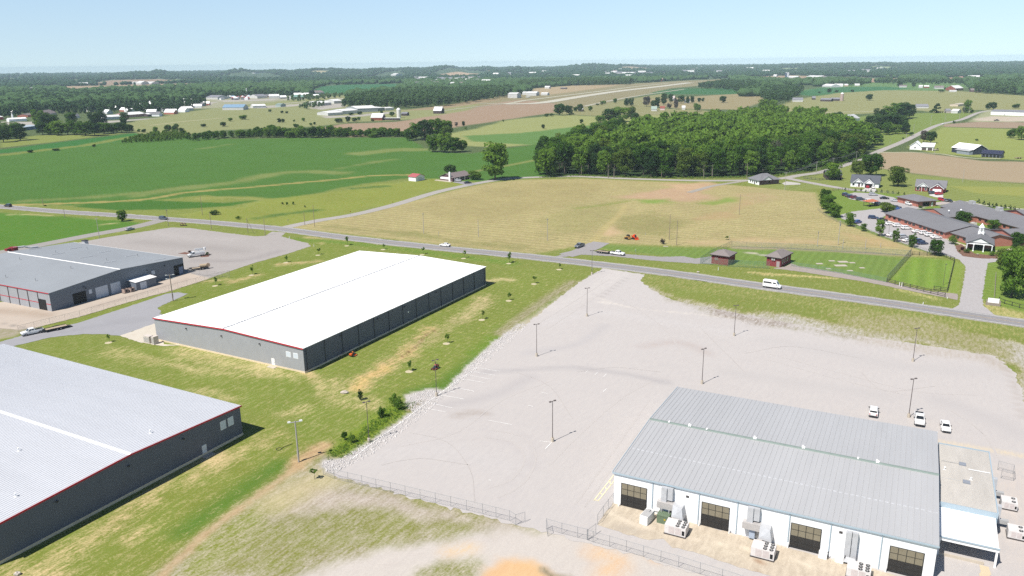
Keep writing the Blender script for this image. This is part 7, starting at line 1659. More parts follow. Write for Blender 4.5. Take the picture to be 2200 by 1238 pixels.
def fence(name, label, px, h=2.0, sp=3.0, wire=WIRE, post=FPOST, pr=.03, rail=True, boards=0, group=None):
 t = thing(name, label, 'fence', (0,0,0),0, group)
 P = [at(*p) for p in px]; rl = MB(); V, UV, Fc = [], [], []; run = 0
 bd = [MB() for _ in range(boards)]
 for i in range(len(P) - 1):
  a, b = P[i], P[i + 1]; L = (b - a).length; n = max(1, round(L / sp)); d = (b - a) / n
  for k in range(n + (1 if i == len(P) - 2 else 0)):
   p = a + d * k
   obj('post', MB().tube((p.x, p.y, 0),(p.x, p.y, h + .06), pr, n=6) if not boards else MB().box(p.x - pr, p.x + pr, p.y - pr, p.y + pr, 0, h + .05), post, t)
  if rail: rl.tube((a.x, a.y, h),(b.x, b.y, h),.026, n=6).tube((a.x, a.y, .1),(b.x, b.y, .1),.012, n=4)
  nn = Vector((-(b - a).y, (b - a).x, 0)).normalized() * .02
  for q in range(boards):
   z = .25 + q * (h - .35) / max(1, boards - 1)
   bd[q].hexa([tuple(a + nn + Vector((0,0, z - .07))), tuple(b + nn + Vector((0,0, z - .07))), tuple(b - nn + Vector((0,0, z - .07))), tuple(a - nn + Vector((0,0, z - .07))),
      tuple(a + nn + Vector((0,0, z + .07))), tuple(b + nn + Vector((0,0, z + .07))), tuple(b - nn + Vector((0,0, z + .07))), tuple(a - nn + Vector((0,0, z + .07)))])
  if wire:
   k = len(V); V += [tuple(a + Vector((0,0,.05))), tuple(b + Vector((0,0,.05))), tuple(b + Vector((0,0, h))), tuple(a + Vector((0,0, h)))]
   UV += [(run, .05),(run + L, .05),(run + L, h),(run, h)]; Fc.append((k, k + 1, k + 2, k + 3)); run += L
 if rail: obj('rail', rl, post, t)
 for m_ in bd: obj('board', m_, post, t)
 if wire:
  me = bpy.data.meshes.new('wire_mesh'); me.from_pydata(V, [], Fc); uv = me.uv_layers.new(); uv.data.foreach_set('uv', np.array(UV, np.float32).ravel())
  obj('wire_mesh', me, wire, t)
 return t
fence('chain_link_fence', 'chain link fence along the near front edge of the big lot', [(695,1020),(718.6,1029),(1037,1105),(1095,1119.5),(1108,1128)])
fence('fence_gate', 'open chain link gate leaf at the right end of the front fence', [(1108,1128.5),(1128,1122.5)], sp=1.9)
fence('chain_link_fence', 'chain link fence between the gate gap and the gate posts', [(1174,1137),(1207,1147),(1241,1155.5),(1261,1160)])
fence('fence_gate', 'swung chain link gate leaf left of the short fence', [(1174,1138),(1177,1152.5)], sp=2.2)
fence('chain_link_fence', 'chain link fence running out of the bottom before the concrete apron', [(1262,1161),(1274,1165.5),(1309.5,1175),(1457.5,1219),(1600,1264)])
fence('fence_gate', 'open gate leaf lying between fence and factory corner', [(1263,1161),(1280,1148)], sp=2.2)
fence('chain_link_fence', 'short chain link fence ending at the factory corner', [(1283.5,1128),(1296,1110),(1307,1095),(1318,1081)])
fence('chain_link_fence', 'long low chain link fence along the left concrete apron', [(40,714),(172,681),(272,651.5),(363,625),(440,604),(494,592)], sp=4, post=FDULL, pr=.025)
fence('chain_link_fence', 'short chain link fence closing the left yard by the loaded trailer', [(405,588),(430,592),(494,597)], sp=3.0, post=FDULL, pr=.025)
fence('green_fence', 'tall green wire fence at the left of the pump houses', [(1504.5,566.5),(1528,551),(1549,541),(1572,530.5)], h=2.6, wire=WIREG, post=FGREEN)
fence('green_fence', 'tall green wire fence in front of the pump houses', [(1505,567),(1564.5,573),(1640,577),(1652,577.5)], h=2.6, wire=WIREG, post=FGREEN)
fence('green_fence', 'long green wire fence behind the pump house lawn', [(1572,530),(1700,535),(1860,544),(1956,550)], h=2.2, wire=WIREG, post=FPOST, sp=6)
fence('green_fence', 'low wire fence along the pump house drive', [(1700,572),(1800,587),(1904,607)], h=1.6, wire=WIREG, post=FGREEN, sp=5)
fence('mesh_fence', 'tall grey mesh fence dividing the two lawns', [(1957.5,547),(1904.8,607)], h=2.6, wire=wire_mat('dense_mesh_wire', A(120,128,126,1.4),.3,.1), post=FPOST)
fence('board_fence', 'black board fence along the drive in front of the striped lawn', [(1905,607),(1940.5,616),(1984.4,627),(2030,638)], h=1.4, wire=None, post=FBLACK, pr=.07, rail=False, boards=3, sp=2.6)
fence('board_fence', 'black board fence around the far sides of the striped lawn', [(2006,623),(2035,627),(2050.5,561),(2024,550),(1959,548.5)], h=1.4, wire=None, post=FBLACK, pr=.07, rail=False, boards=3, sp=2.6)
fence('board_fence', 'grey board fence right of the white sign', [(2146,647),(2158,653),(2190,662),(2260,677)], h=1.3, wire=None, post=FBLACK, pr=.07, rail=False, boards=2, sp=2.8)
fence('board_fence', 'pale board fence beside the big tree on the drive', [(2139,592),(2136,640)], h=1.3, wire=None, post=FWOOD, pr=.06, rail=False, boards=2, sp=3)
fence('wire_fence', 'grey wire fence between the hay field and the care home', [(1756.5,452),(1775.7,466),(1803,479),(1861,497),(1924,521),(1990,542),(2022,548)], h=1.5, wire=WIRED, post=FWOOD, pr=.05, rail=False, sp=4)
fence('wire_fence', 'dark fence behind the upper car park', [(1782,413),(1810,408),(1836,410),(1880,413),(1925,418)], h=1.4, wire=WIRED, post=FBLACK, pr=.06, rail=False, boards=0, sp=4)
fence('wire_fence', 'thin wire fence in front of the plowed field', [(1895,364),(1960,375),(2080,389),(2200,398),(2300,405)], h=1.2, wire=None, post=FWOOD, pr=.06, rail=True, sp=6)
fence('wire_fence', 'dark wooden corral beside the round tree', [(1727,384),(1760,388),(1790,386)], h=1.4, wire=WIRED, post=FBLACK, pr=.07, rail=False, boards=2, sp=3)
fence('chain_link_fence', 'small chain link pen right of the annex', [(2143,1010),(2176,1019),(2177,1034),(2150,1028)], h=1.9)
# signs and small posts
def sign_white():
 g = at(2131.5,655); f = Frame(at(2120,655), at(2146,658)); t = thing('sign_board', 'big plain white sign on a stone base by the care home drive', 'sign', f.world(0,0), f.ang)
 L = f.len; st = mat('sign_stone', A(150,140,130,1.3),.9, var=.2, scale=3)
 obj('panel', MB().box(.1, L - .1,-.15,.15,.9,2.3), WHITE, t); obj('base', MB().box(-.1, L + .1,-.35,.35,0,.9), st, t)
 for a in (-.35, L - .05): obj('pillar', MB().box(a, a + .4,-.3,.3,0,1.7), st, t)
sign_white()
for px, py, h, c, lab in [(753,463.5,2.4, A(230,190,40,1.3), 'yellow road sign on the side road verge'),(843,441.5,2.2, A(230,210,90,1.3), 'pale yellow road sign further up the side road'),(619,478,1.6, A(236,226,180,1.3), 'small cream marker sign near the junction'),(1365,544,1.6,(.75,.75,.74), 'small white sign in the grass before the pump house drive')]:
 t = thing('road_sign', lab, 'sign', at(px, py), R(60)); obj('post', MB().tube((0,0,0),(0,0, h),.05), LGREY, t)
 obj('plate', MB().xprism([(-.45, h - .3),(0, h - .75),(.45, h - .3),(0, h + .15)], -.09,-.055), mat('plate_%d' % px, c, .5), t)
for px, py, h, lab in [(1567,515,1.9, 'white marker post in the tan field beside a shrub'),(1543,581,1.2, 'short white marker post in front of the left pump house'),(674.5,530,1.0, 'white stub pipe at the left yard corner'),(622,513,1.0, 'white stub in the verge at the yard entrance'),(942.5,508,2.2, 'tan marker post in the hay field right of a pole'),(1387,505,.9, 'tan peg in the hay field'),
     (1272,581,0.9, 'white stub beside the lot entrance'),(1932,615.5,1.5, 'white gate post left of a pair'),(1937,616,1.5, 'white gate post right of a pair'),(2035,642,.7, 'small white marker by the drive mouth'),(1983,655,.9, 'hydrant-like stub beside the main road'),(2015,545,1.2, 'small white post by the nursing drive fence')]:
 t = thing('marker_post', lab, 'post', at(px, py)); obj('post', MB().tube((0,0,0),(0,0, h),.1,.09), WHITE if 'tan' not in lab else POLEG, t); obj('cap', MB().tube((0,0, h),(0,0, h + .06),.13), LGREY, t)
# shelter with an orange roof, culvert tubes, statue, rocks, hose
t = thing('shelter', 'small shelter with orange roof in the care home car park', 'shelter', at(1870,443), R(20))
obj('roof', hip_roof(6,4,2.6,3.6,.4), mat('orange_roof', A(214,132,100),.8, var=.08), t, loc=(-3,-2,0))
for x, y in ((-2.8,-1.8),(2.8,-1.8),(2.8,1.8),(-2.8,1.8)): obj('post', MB().box(x - .1, x + .1, y - .1, y + .1,0,2.6), DWOOD, t)
obj('table', MB().box(-1,1,-.4,.4,.7,.78).box(-.1,.1,-.1,.1,0,.7), DWOOD, t)
for px, lab in ((390.5, 'dark culvert pipe end, left of two by the yard edge'),(396.5, 'dark culvert pipe end, right of two by the yard edge')):
 t = thing('culvert', lab, 'pipe', at(px, 485), R(20)); mb = MB()
 for a, b in ((0,.7), ):
  n = 14
  for i in range(n):
   t0, t1 = 2 * math.pi * i / n, 2 * math.pi * (i + 1) / n
   mb.hexa([(.55 * math.cos(t0),-1,.6 + .55 * math.sin(t0)),(.7 * math.cos(t0),-1,.6 + .7 * math.sin(t0)),(.7 * math.cos(t1),-1,.6 + .7 * math.sin(t1)),(.55 * math.cos(t1),-1,.6 + .55 * math.sin(t1)),
     (.55 * math.cos(t0),1,.6 + .55 * math.sin(t0)),(.7 * math.cos(t0),1,.6 + .7 * math.sin(t0)),(.7 * math.cos(t1),1,.6 + .7 * math.sin(t1)),(.55 * math.cos(t1),1,.6 + .55 * math.sin(t1))])
 obj('pipe', mb, mat('rusty_pipe', A(130,100,90,1.3),.8), t)
ROCK = mat('pale_rock', A(224,212,200),.9, var=.15, scale=2)
tag(obj('boulder', MB().blob((0,0,.25),(1.0,.55,.42),.08, ICO2,3), ROCK, loc=at(740.5,845)), 'pale flat boulder in the grass below the eroded gully', 'rock')
for px, py, lab in ((37,1236, 'pale debris lump at the bottom left corner'),(1500,586, 'pale stone lump in front of the pump house fence')):
 tag(obj('boulder', MB().blob((0,0,.2),(.5,.4,.35),.15, ICO2,8), ROCK, loc=at(px, py)), lab, 'rock')
ho = MB(); P0 = at(618,962); pts = [P0 + Vector((-1.6 + .55 * math.cos(a),-.6 + .55 * math.sin(a),.06)) for a in np.linspace(0.6,6.6,16)] + [P0 + Vector((-.9,.1,.06)), P0 + Vector((.6,1.6,.06))]
for a, b in zip(pts[:-1], pts[1:]): ho.tube(a, b, .05, n=5)
tag(obj('hose', ho, BLACKM), 'black looped hose lying on the grass by the floodlight pole', 'hose')
t = thing('pallet_stack', 'dark planter pot cluster at the fountain by the portico', 'planter', at(2100,549)); 
obj('bowl', MB().tube((0,0,.3),(0,0,.6),.35,.5, n=12), CONCM, t); obj('pedestal', MB().tube((0,0,0),(0,0,.3),.2, n=10), CONCM, t); t.name = 'planter'; t['label'] = 'pale round planter bowl in the bed before the portico'
t = thing('trailer_frame', 'rusty farm implement at the far right field edge', 'implement', at(2187,341), R(15)); t.name = 'farm_implement'
obj('frame', MB().box(-3,3,-1,1,.7,.85).box(3,5,-.1,.1,.7,.85), mat('rust', A(150,120,110,1.3),.8), t)
for x in (-1.2,1.2): obj('wheel', MB().tube((x, -1.3,.5),(x, -1.05,.5),.5, n=12), TYRE, t)
t = thing('farm_wagon', 'small wagon and debris behind the white farmhouse', 'wagon', at(2010,324), R(10)); obj('deck', MB().box(-2.4,2.4,-1,1,.9,1.1), CONCM, t)
for x in (-1.5,1.5):
 for y in (-1.1,1.1): obj('wheel', MB().tube((x, y - .1,.45),(x, y + .1,.45),.45, n=10), TYRE, t)
obj('load', MB().blob((1.6,0,1.5),(.9,.8,.5),.1, ICO1,2), BLACKM, t)
t = thing('aircraft', 'small white aircraft parked on the airport apron', 'aircraft', at(1136,210.5), R(40)); s = 1.5
obj('fuselage', MB().tube((-5 * s, 0,1.6),(1 * s, 0,1.5),.3,.8 * s, n=10).tube((1 * s, 0,1.5),(3 * s, 0,1.4),.8 * s, .3, n=10), HWHITE, t); obj('wing', MB().box(-.8,1.2,-8,8,2.2,2.4), HWHITE, t); obj('tail', MB().box(-7.6,-6.4,-2.4,2.4,1.7,1.85).box(-7.6,-6.4,-.1,.1,1.86,3.6), HWHITE, t)
# rip-rap stones
q = np.random.default_rng(3); RP = W([(690,1000),(692,990),(730,985),(790,953),(850,911),(884,885),(868,868),(874,850),(915,837),(955,838),(1000,790),(1060,735),(1105,702),(1126,694),(1135,703),(1050,775),(985,828),(900,903),(800,978),(722,1018),(700,1015)])
X = q.uniform(RP[:, 0].min(), RP[:, 0].max(),60000); Y = q.uniform(RP[:, 1].min(), RP[:, 1].max(),60000); k = sdist(X, Y, RP) > .15; X, Y = X[k][:2600], Y[k][:2600]
V0, F0 = ICO1; n = len(X); sc = q.uniform(.08,.2,(n, 1,1)) * q.uniform(.6,1.2,(n, 1,3)); jit = 1 + q.normal(0,.14,(n, len(V0),1))
VV = V0[None] * jit * sc + np.stack([X, Y, q.uniform(.0,.08, n)], 1)[:, None]
o = obj('gravel', npmesh('gravel', VV.reshape(-1,3),(F0[None] + (np.arange(n) * len(V0))[:, None, None]).reshape(-1,3)), mat('white_riprap', A(238,234,232),.9, var=.2, scale=1.2)); o['kind'] = 'stuff'
# ---------------------------------------------------------------- trees
def leaf_mat(name, cols, trans=0.45):
 m = bpy.data.materials.new(name); m.use_nodes = True; nt = m.node_tree; N, Lk = nt.nodes, nt.links
 for n in list(N):
  if n.type == 'BSDF_PRINCIPLED': N.remove(n)
 out = [n for n in N if n.type == 'OUTPUT_MATERIAL'][0]
 tc = N.new('ShaderNodeTexCoord'); oi = N.new('ShaderNodeObjectInfo')
 nz = N.new('ShaderNodeTexNoise'); nz.inputs['Scale'].default_value = .55; nz.inputs['Detail'].default_value = 3; Lk.new(tc.outputs['Object'], nz.inputs['Vector'])
 geo = N.new('ShaderNodeNewGeometry'); nb = N.new('ShaderNodeTexNoise'); nb.inputs['Scale'].default_value = .06; Lk.new(geo.outputs['Position'], nb.inputs['Vector'])
 def mth(op, a, b):
  x = N.new('ShaderNodeMath'); x.operation = op
  for i, v in enumerate((a, b)):
   if isinstance(v, (int, float)): x.inputs[i].default_value = v
   else: Lk.new(v, x.inputs[i])
  return x.outputs[0]
 f = mth('ADD', mth('MULTIPLY', oi.outputs['Random'], .8), mth('ADD', mth('MULTIPLY', mth('SUBTRACT', nz.outputs['Fac'], .5),1.0), mth('MULTIPLY', nb.outputs['Fac'], .25)))
 rp = N.new('ShaderNodeValToRGB'); Lk.new(f, rp.inputs['Fac']); e = rp.color_ramp.elements
 e[0].position, e[0].color = .08,(*cols[0], 1); e[1].position, e[1].color = .92,(*cols[-1], 1)
 for i, c in enumerate(cols[1:-1]): x = e.new(.08 + .84 * (i + 1) / (len(cols) - 1)); x.color = (*c, 1)
 d = N.new('ShaderNodeBsdfDiffuse'); tr = N.new('ShaderNodeBsdfTranslucent'); mx = N.new('ShaderNodeMixShader'); mx.inputs[0].default_value = trans
 Lk.new(rp.outputs[0], d.inputs['Color']); hs = N.new('ShaderNodeHueSaturation'); hs.inputs['Value'].default_value = 1.35; hs.inputs['Hue'].default_value = .48; Lk.new(rp.outputs[0], hs.inputs['Color']); Lk.new(hs.outputs[0], tr.inputs['Color'])
 Lk.new(d.outputs[0], mx.inputs[1]); Lk.new(tr.outputs[0], mx.inputs[2]); Lk.new(mx.outputs[0], out.inputs['Surface'])
 return m
LEAF = leaf_mat('leaf_green', [(.038,.088,.015),(.062,.136,.021),(.098,.19,.028),(.15,.255,.040)])
LEAFY = leaf_mat('leaf_yellow_green', [(.08,.13,.025),(.11,.17,.03),(.14,.20,.04)])
LEAFB = leaf_mat('leaf_bush', [(.075,.15,.025),(.105,.195,.032),(.14,.23,.04)])
LEAFD = leaf_mat('leaf_dark', [(.030,.068,.020),(.044,.094,.025),(.064,.122,.032)])
LEAFF = leaf_mat('leaf_distant_hazed', [(.034,.074,.032),(.052,.104,.040),(.076,.138,.050),(.108,.176,.062)], .3)  # bluish far leaves: some distance haze is put into the colour
LEAFS = leaf_mat('leaf_skyline_hazed', [(.022,.05,.026),(.034,.07,.034),(.05,.094,.042)], .15)  # skyline leaves, darker and bluer: haze tint put into the colour
LEAFM = leaf_mat('leaf_maroon', [(.05,.015,.02),(.07,.02,.025)])
LEAFG = leaf_mat('leaf_greybrown', [(.09,.08,.07),(.13,.11,.10)])
BARK = mat('bark', (.07,.058,.046),.9, var=.2, scale=1.5)
def leaf_quads(q, C, Rr, nq, size, up=.3):
 """leaf clumps over the skins of lobes: C centres (n,3), Rr radii (n,3)"""
 n = len(C); li = q.integers(0, n, nq)
 d = q.normal(0,1,(nq, 3)); d[:, 2] += up; d /= np.linalg.norm(d, axis=1)[:, None]
 p = C[li] + d * Rr[li] * q.uniform(.72,1.08,(nq, 1))
 nrm = d + q.normal(0,.42,(nq, 3)); nrm /= np.linalg.norm(nrm, axis=1)[:, None]
 a = np.cross(nrm, q.normal(0,1,(nq, 3))); a /= np.linalg.norm(a, axis=1)[:, None] + 1e-9; b = np.cross(nrm, a)
 s = size * q.uniform(.5,1.3,(nq, 1)); a = a * s; b = b * s * q.uniform(.5,.9,(nq, 1)); k = nrm * s * .25
 V = np.stack([p - a - k, p + b * .9, p + a - k, p - b], 1)
 return V.reshape(-1,3), np.arange(nq * 4).reshape(-1,4)
def crown(seed, R0, h0, h1, nl, nq, size, shape='round', lobe=(.30,.46)):
 q = np.random.default_rng(seed); zc, hz = (h0 + h1) / 2,(h1 - h0) / 2
 C, Q = [], []
 while len(C) < nl:
  d = q.normal(0,1,3); d /= np.linalg.norm(d); f = q.uniform(.25,.74) ** .8
  x, y, z = d * f
  if shape == 'cone':
   t = q.uniform(-1,.85); w = .72 * (1 - (t + 1) / 2) ** .8 + .05; an = q.uniform(0,6.28); x, y, z = w * math.cos(an), w * math.sin(an), t
  elif shape == 'full':
   z = q.uniform(-.8,.8); w = .74 * (1 - abs(z) ** 2.6) ** .5 * math.sqrt(q.uniform(.15,1)); an = q.uniform(0,6.28); x, y = w * math.cos(an), w * math.sin(an)
  lr = q.uniform(*lobe) * (1.0 if shape != 'cone' else max(.35,1 - (z + 1) / 2))
  C.append((x * R0, y * R0, zc + z * hz)); Q.append((lr * R0, lr * R0, lr * min(R0, hz) * q.uniform(.75,1.0)))
 V, Fq = leaf_quads(q, np.array(C), np.array(Q), nq, size)
 return npmesh('crown', V, Fq)
def trunk(seed, h, r, top, spread):
 q = random.Random(seed); mb = MB(); bx, by = q.uniform(-.2,.2), q.uniform(-.2,.2)
 mb.tube((0,0,0),(bx, by, h * .5), r * 1.15, r * .8, n=8, cap=False).tube((bx, by, h * .5),(bx * 2, by * 2, h), r * .8, r * .6, n=8, cap=False).tube((bx * 2, by * 2, h),(bx * 2, by * 2, top), r * .6, r * .15, n=6)
 for i in range(6):
  a = i * 1.05 + q.uniform(-.4,.4); z = h * q.uniform(.75,1.3); l = spread * q.uniform(.4,.75)
  mb.tube((bx * 2, by * 2, z),(bx * 2 + l * math.cos(a), by * 2 + l * math.sin(a), z + l * q.uniform(.5,1.0)), r * .38, r * .12, n=5, cap=False)
 return mb.mesh('trunk', True)
VAR = {}
def variants():
 # unit trees, built at their natural size: crown mesh, trunk mesh, height, crown radius
 VAR['big'] = [(crown(100 + i, 6.4,5.5,19.5,30,2300,.62), trunk(i, 7.5,.38,15,5),20.0,6.6) for i in range(5)]
 VAR['edge'] = [(crown(140 + i, 6.2,1.2,19.6,48,3200,.58, 'full', (.24,.40)), trunk(10 + i, 6,.36,15,5),20.0,6.4) for i in range(4)]
 VAR['yard'] = [(crown(200 + i, 4.6,1.3,10.5,34,2800,.40, 'full', (.26,.42)), trunk(20 + i, 2.6,.28,8,3.4),10.8,4.8) for i in range(3)]
 VAR['tall'] = [(crown(240 + i, 3.6,1.0,11.6,32,2300,.36, 'full', (.26,.42)), trunk(30 + i, 2.6,.2,9,2.4),12.0,3.8) for i in range(3)]
 VAR['cedar'] = [(crown(260 + i, 2.6,.5,9.5,26,1300,.40, 'cone', (.3,.45)), trunk(40 + i, 1.2,.2,8,1),10.0,2.6) for i in range(2)]
 VAR['bush'] = [(crown(280 + i, 1.5,.1,2.4,14,700,.17), trunk(50 + i, .6,.06,1.6,.9),2.5,1.6) for i in range(3)]
 VAR['round'] = [(crown(290,1.4,.0,2.6,40,1500,.11, 'round', (.4,.5)), trunk(55,.5,.06,1.5,.6),2.6,1.4)]
 VAR['sap'] = [(crown(300 + i, .95,1.0,3.4,11,300,.17, 'round', (.2,.4)), trunk(60 + i, 1.6,.045,3.1,.8),3.4,.8) for i in range(4)]
 VAR['shrubcone'] = [(crown(320,.8,.1,2.2,16,420,.13, 'cone', (.35,.5)), trunk(70,.3,.05,1.8,.2),2.3,.8)]
variants()
TPROTO = {}
def tree(name, kind, px, py, ty=None, label='', group=None, m=None, w=None, v=None, world=None, height=None, rot=None, cat='tree'):
 vs = VAR[kind]; v = random.randrange(len(vs)) if v is None else v
 cm, tm, h0, r0 = vs[v]; g = at(px, py) if world is None else Vector(world)
 h = height or hpx(px, py, ty); sz = h / h0; sx = sz if w is None else (w / ppm(px, py) / 2) / r0
 m = m or LEAF; key = (kind, v, m.name)
 rt = random.uniform(0,6.28) if rot is None else rot
 if key in TPROTO: r = copy_tree(TPROTO[key], g, rt, label, group, (sx, sx, sz)); r.name = name
 else:
  r = thing(name, label, cat, g, rt, group); r.scale = (sx, sx, sz)
  c = cm if len(cm.materials) == 0 else (cm if cm.materials[0] == m else cm.copy())
  if len(c.materials) and c.materials[0] != m: c.materials.clear()
  obj('crown', c, m, r); obj('trunk', tm, BARK, r); TPROTO[key] = r
 r['category'] = cat
 if not group and 'group' in r: del r['group']
 return r
# --- the big wood: front rows and outer trees as things
def poisson(poly, dmin, n, q, exist=None):
 P = np.array(poly); pts = [] if exist is None else list(exist); out = []
 for _ in range(n * 40):
  x, y = q.uniform(P[:, 0].min(), P[:, 0].max()), q.uniform(P[:, 1].min(), P[:, 1].max())
  out.append((x, y))
 out = np.array(out); out = out[sdist(out[:, 0], out[:, 1], P) > 0]
 keep = []; cell = {}
 for x, y in out:
  c = (int(x // dmin), int(y // dmin)); ok = True
  for i in (-1,0,1):
   for j in (-1,0,1):
    for p in cell.get((c[0] + i, c[1] + j),()):
     if (p[0] - x) ** 2 + (p[1] - y) ** 2 < dmin * dmin: ok = False; break
    if not ok: break
   if not ok: break
  if ok: cell.setdefault(c, []).append((x, y)); keep.append((x, y))
  if len(keep) >= n: break
 return np.array(keep)
LODC = [crown(500 + i, 6.4,2.0,19.5,30,420,1.35, 'full') for i in range(4)]
LODS = [crown(520 + i, 6.4,1.0,19.5,18,150,2.3, 'full') for i in range(4)]
def forest(name, spots, heights, m, lod=None, kind='stuff', tmpl=None):
 """one object holding many trees far off; lod None -> leafy low-detail crowns, else small canopy blobs"""
 q = np.random.default_rng(len(spots)); VV, FF, off = [], [], 0
 if lod is None:
  tm = []
  for c in tmpl or LODC:
   a = np.empty(len(c.vertices) * 3, np.float32); c.vertices.foreach_get('co', a); tm.append(a.reshape(-1,3))
  for (x, y), h in zip(spots, heights):
   t = tm[int(q.integers(0,4))]; an = q.uniform(0,6.28); c, s = math.cos(an), math.sin(an); k = h / 20; w = k * q.uniform(.85,1.15)
   P = np.column_stack([(t[:, 0] * c - t[:, 1] * s) * w + x, (t[:, 0] * s + t[:, 1] * c) * w + y, t[:, 2] * k + float(terr(x, y))]); VV.append(P)
  n = len(spots) * len(tm[0]); me = npmesh(name, np.concatenate(VV), np.arange(n).reshape(-1,4))
 else:
  V0, F0 = lod; n = len(spots); S_ = np.array(heights); z = terr(spots[:, 0], spots[:, 1])
  wd = S_ * q.uniform(.55,1.1, n)
  jit = 1 + q.normal(0,.17,(n, len(V0),1)); sc = np.stack([wd, wd, S_ * .55], 1)[:, None]
  P = V0[None] * jit * sc + np.stack([spots[:, 0], spots[:, 1], z + S_ * .5], 1)[:, None]
  me = npmesh(name, P.reshape(-1,3),(F0[None] + (np.arange(n) * len(V0))[:, None, None]).reshape(-1,3))
 o = obj(name, me, m); o['kind'] = kind; return o
def big_wood():
 q = np.random.default_rng(21); P = W(WOOD); S_ = poisson(P, 9.2,1100, q)
 fe = W([(1160,381),(1250,377.5),(1400,382),(1590,381),(1700,373),(1790,356),(1850,338)])
 d = ldist(S_[:, 0], S_[:, 1], fe); le = W([(1152,380),(1165,345),(1215,322),(1290,300)]); dl = ldist(S_[:, 0], S_[:, 1], le)
 order = np.argsort(np.minimum(d, dl * 1.6)); near = order[:175]; rest = order[175:]
 for i in near:
  x, y = S_[i]; edge = min(d[i], dl[i]) < 9; yl = q.random() < .09; dk = q.random() < .2
  h = q.uniform(14,20.5) if edge else q.uniform(14.5,23.5)
  if edge: lab = 'leafy tree at the front edge of the big wood'
  else: lab = 'tree in the rows just inside the big wood'
  if yl: lab = 'bright yellow-green tree among the darker trees of the big wood'
  elif dk: lab = 'very dark green tree among the trees of the big wood'
  tree('wood_tree', 'edge' if edge else 'big', 0,0, label=lab, group='trees of the big wood', m=LEAFY if yl else (LEAFD if dk else LEAF), world=(x, y, 0), height=h)
 forest('woodland', S_[rest], q.uniform(13.5,23.5, len(rest)), LEAF)
 # undergrowth hem
 L = smooth_line(fe, 1.6); X = L[:, 0] + q.normal(0,.8, len(L)); Y = L[:, 1] - 2.6 + q.normal(0,.8, len(L))
 V, Fq = leaf_quads(q, np.column_stack([X, Y, np.full(len(X),.6)]), np.tile([1.4,1.0,.8], (len(X),1)),5000,.3)
 o = obj('undergrowth', npmesh('undergrowth', V, Fq), LEAFB); o['kind'] = 'stuff'
 # bare trunks seen in the shade of the edge
 for i, (px, lab) in enumerate([(1307, 'pale bare trunk first from the left under the wood edge'),(1319, 'pale bare trunk beside another under the wood edge'),(1512, 'pale bare trunk under the wood edge, right half'),(1530, 'pale bare trunk furthest right under the wood edge')]):
  t = thing('bare_tree', lab, 'tree', at(px, 382.5)); obj('trunk', trunk(80 + i, 6,.3,9,2), mat('pale_bark', (.17,.15,.13),.9), t)
 for px, py, ty in ((1293,330,300),(1664,352,326)):
  h = 17; g = at(px, 360); t = thing('dead_tree', 'bare greyish dead tree inside the big wood, %s' % ('left part' if px < 1500 else 'right part'), 'tree', g)
  obj('crown', crown(700 + px, 4.5,12,21,14,500,.28), LEAFG, t); obj('trunk', trunk(px, 12,.3,20,5), mat('pale_bark', (.17,.15,.13),.9), t)
big_wood()
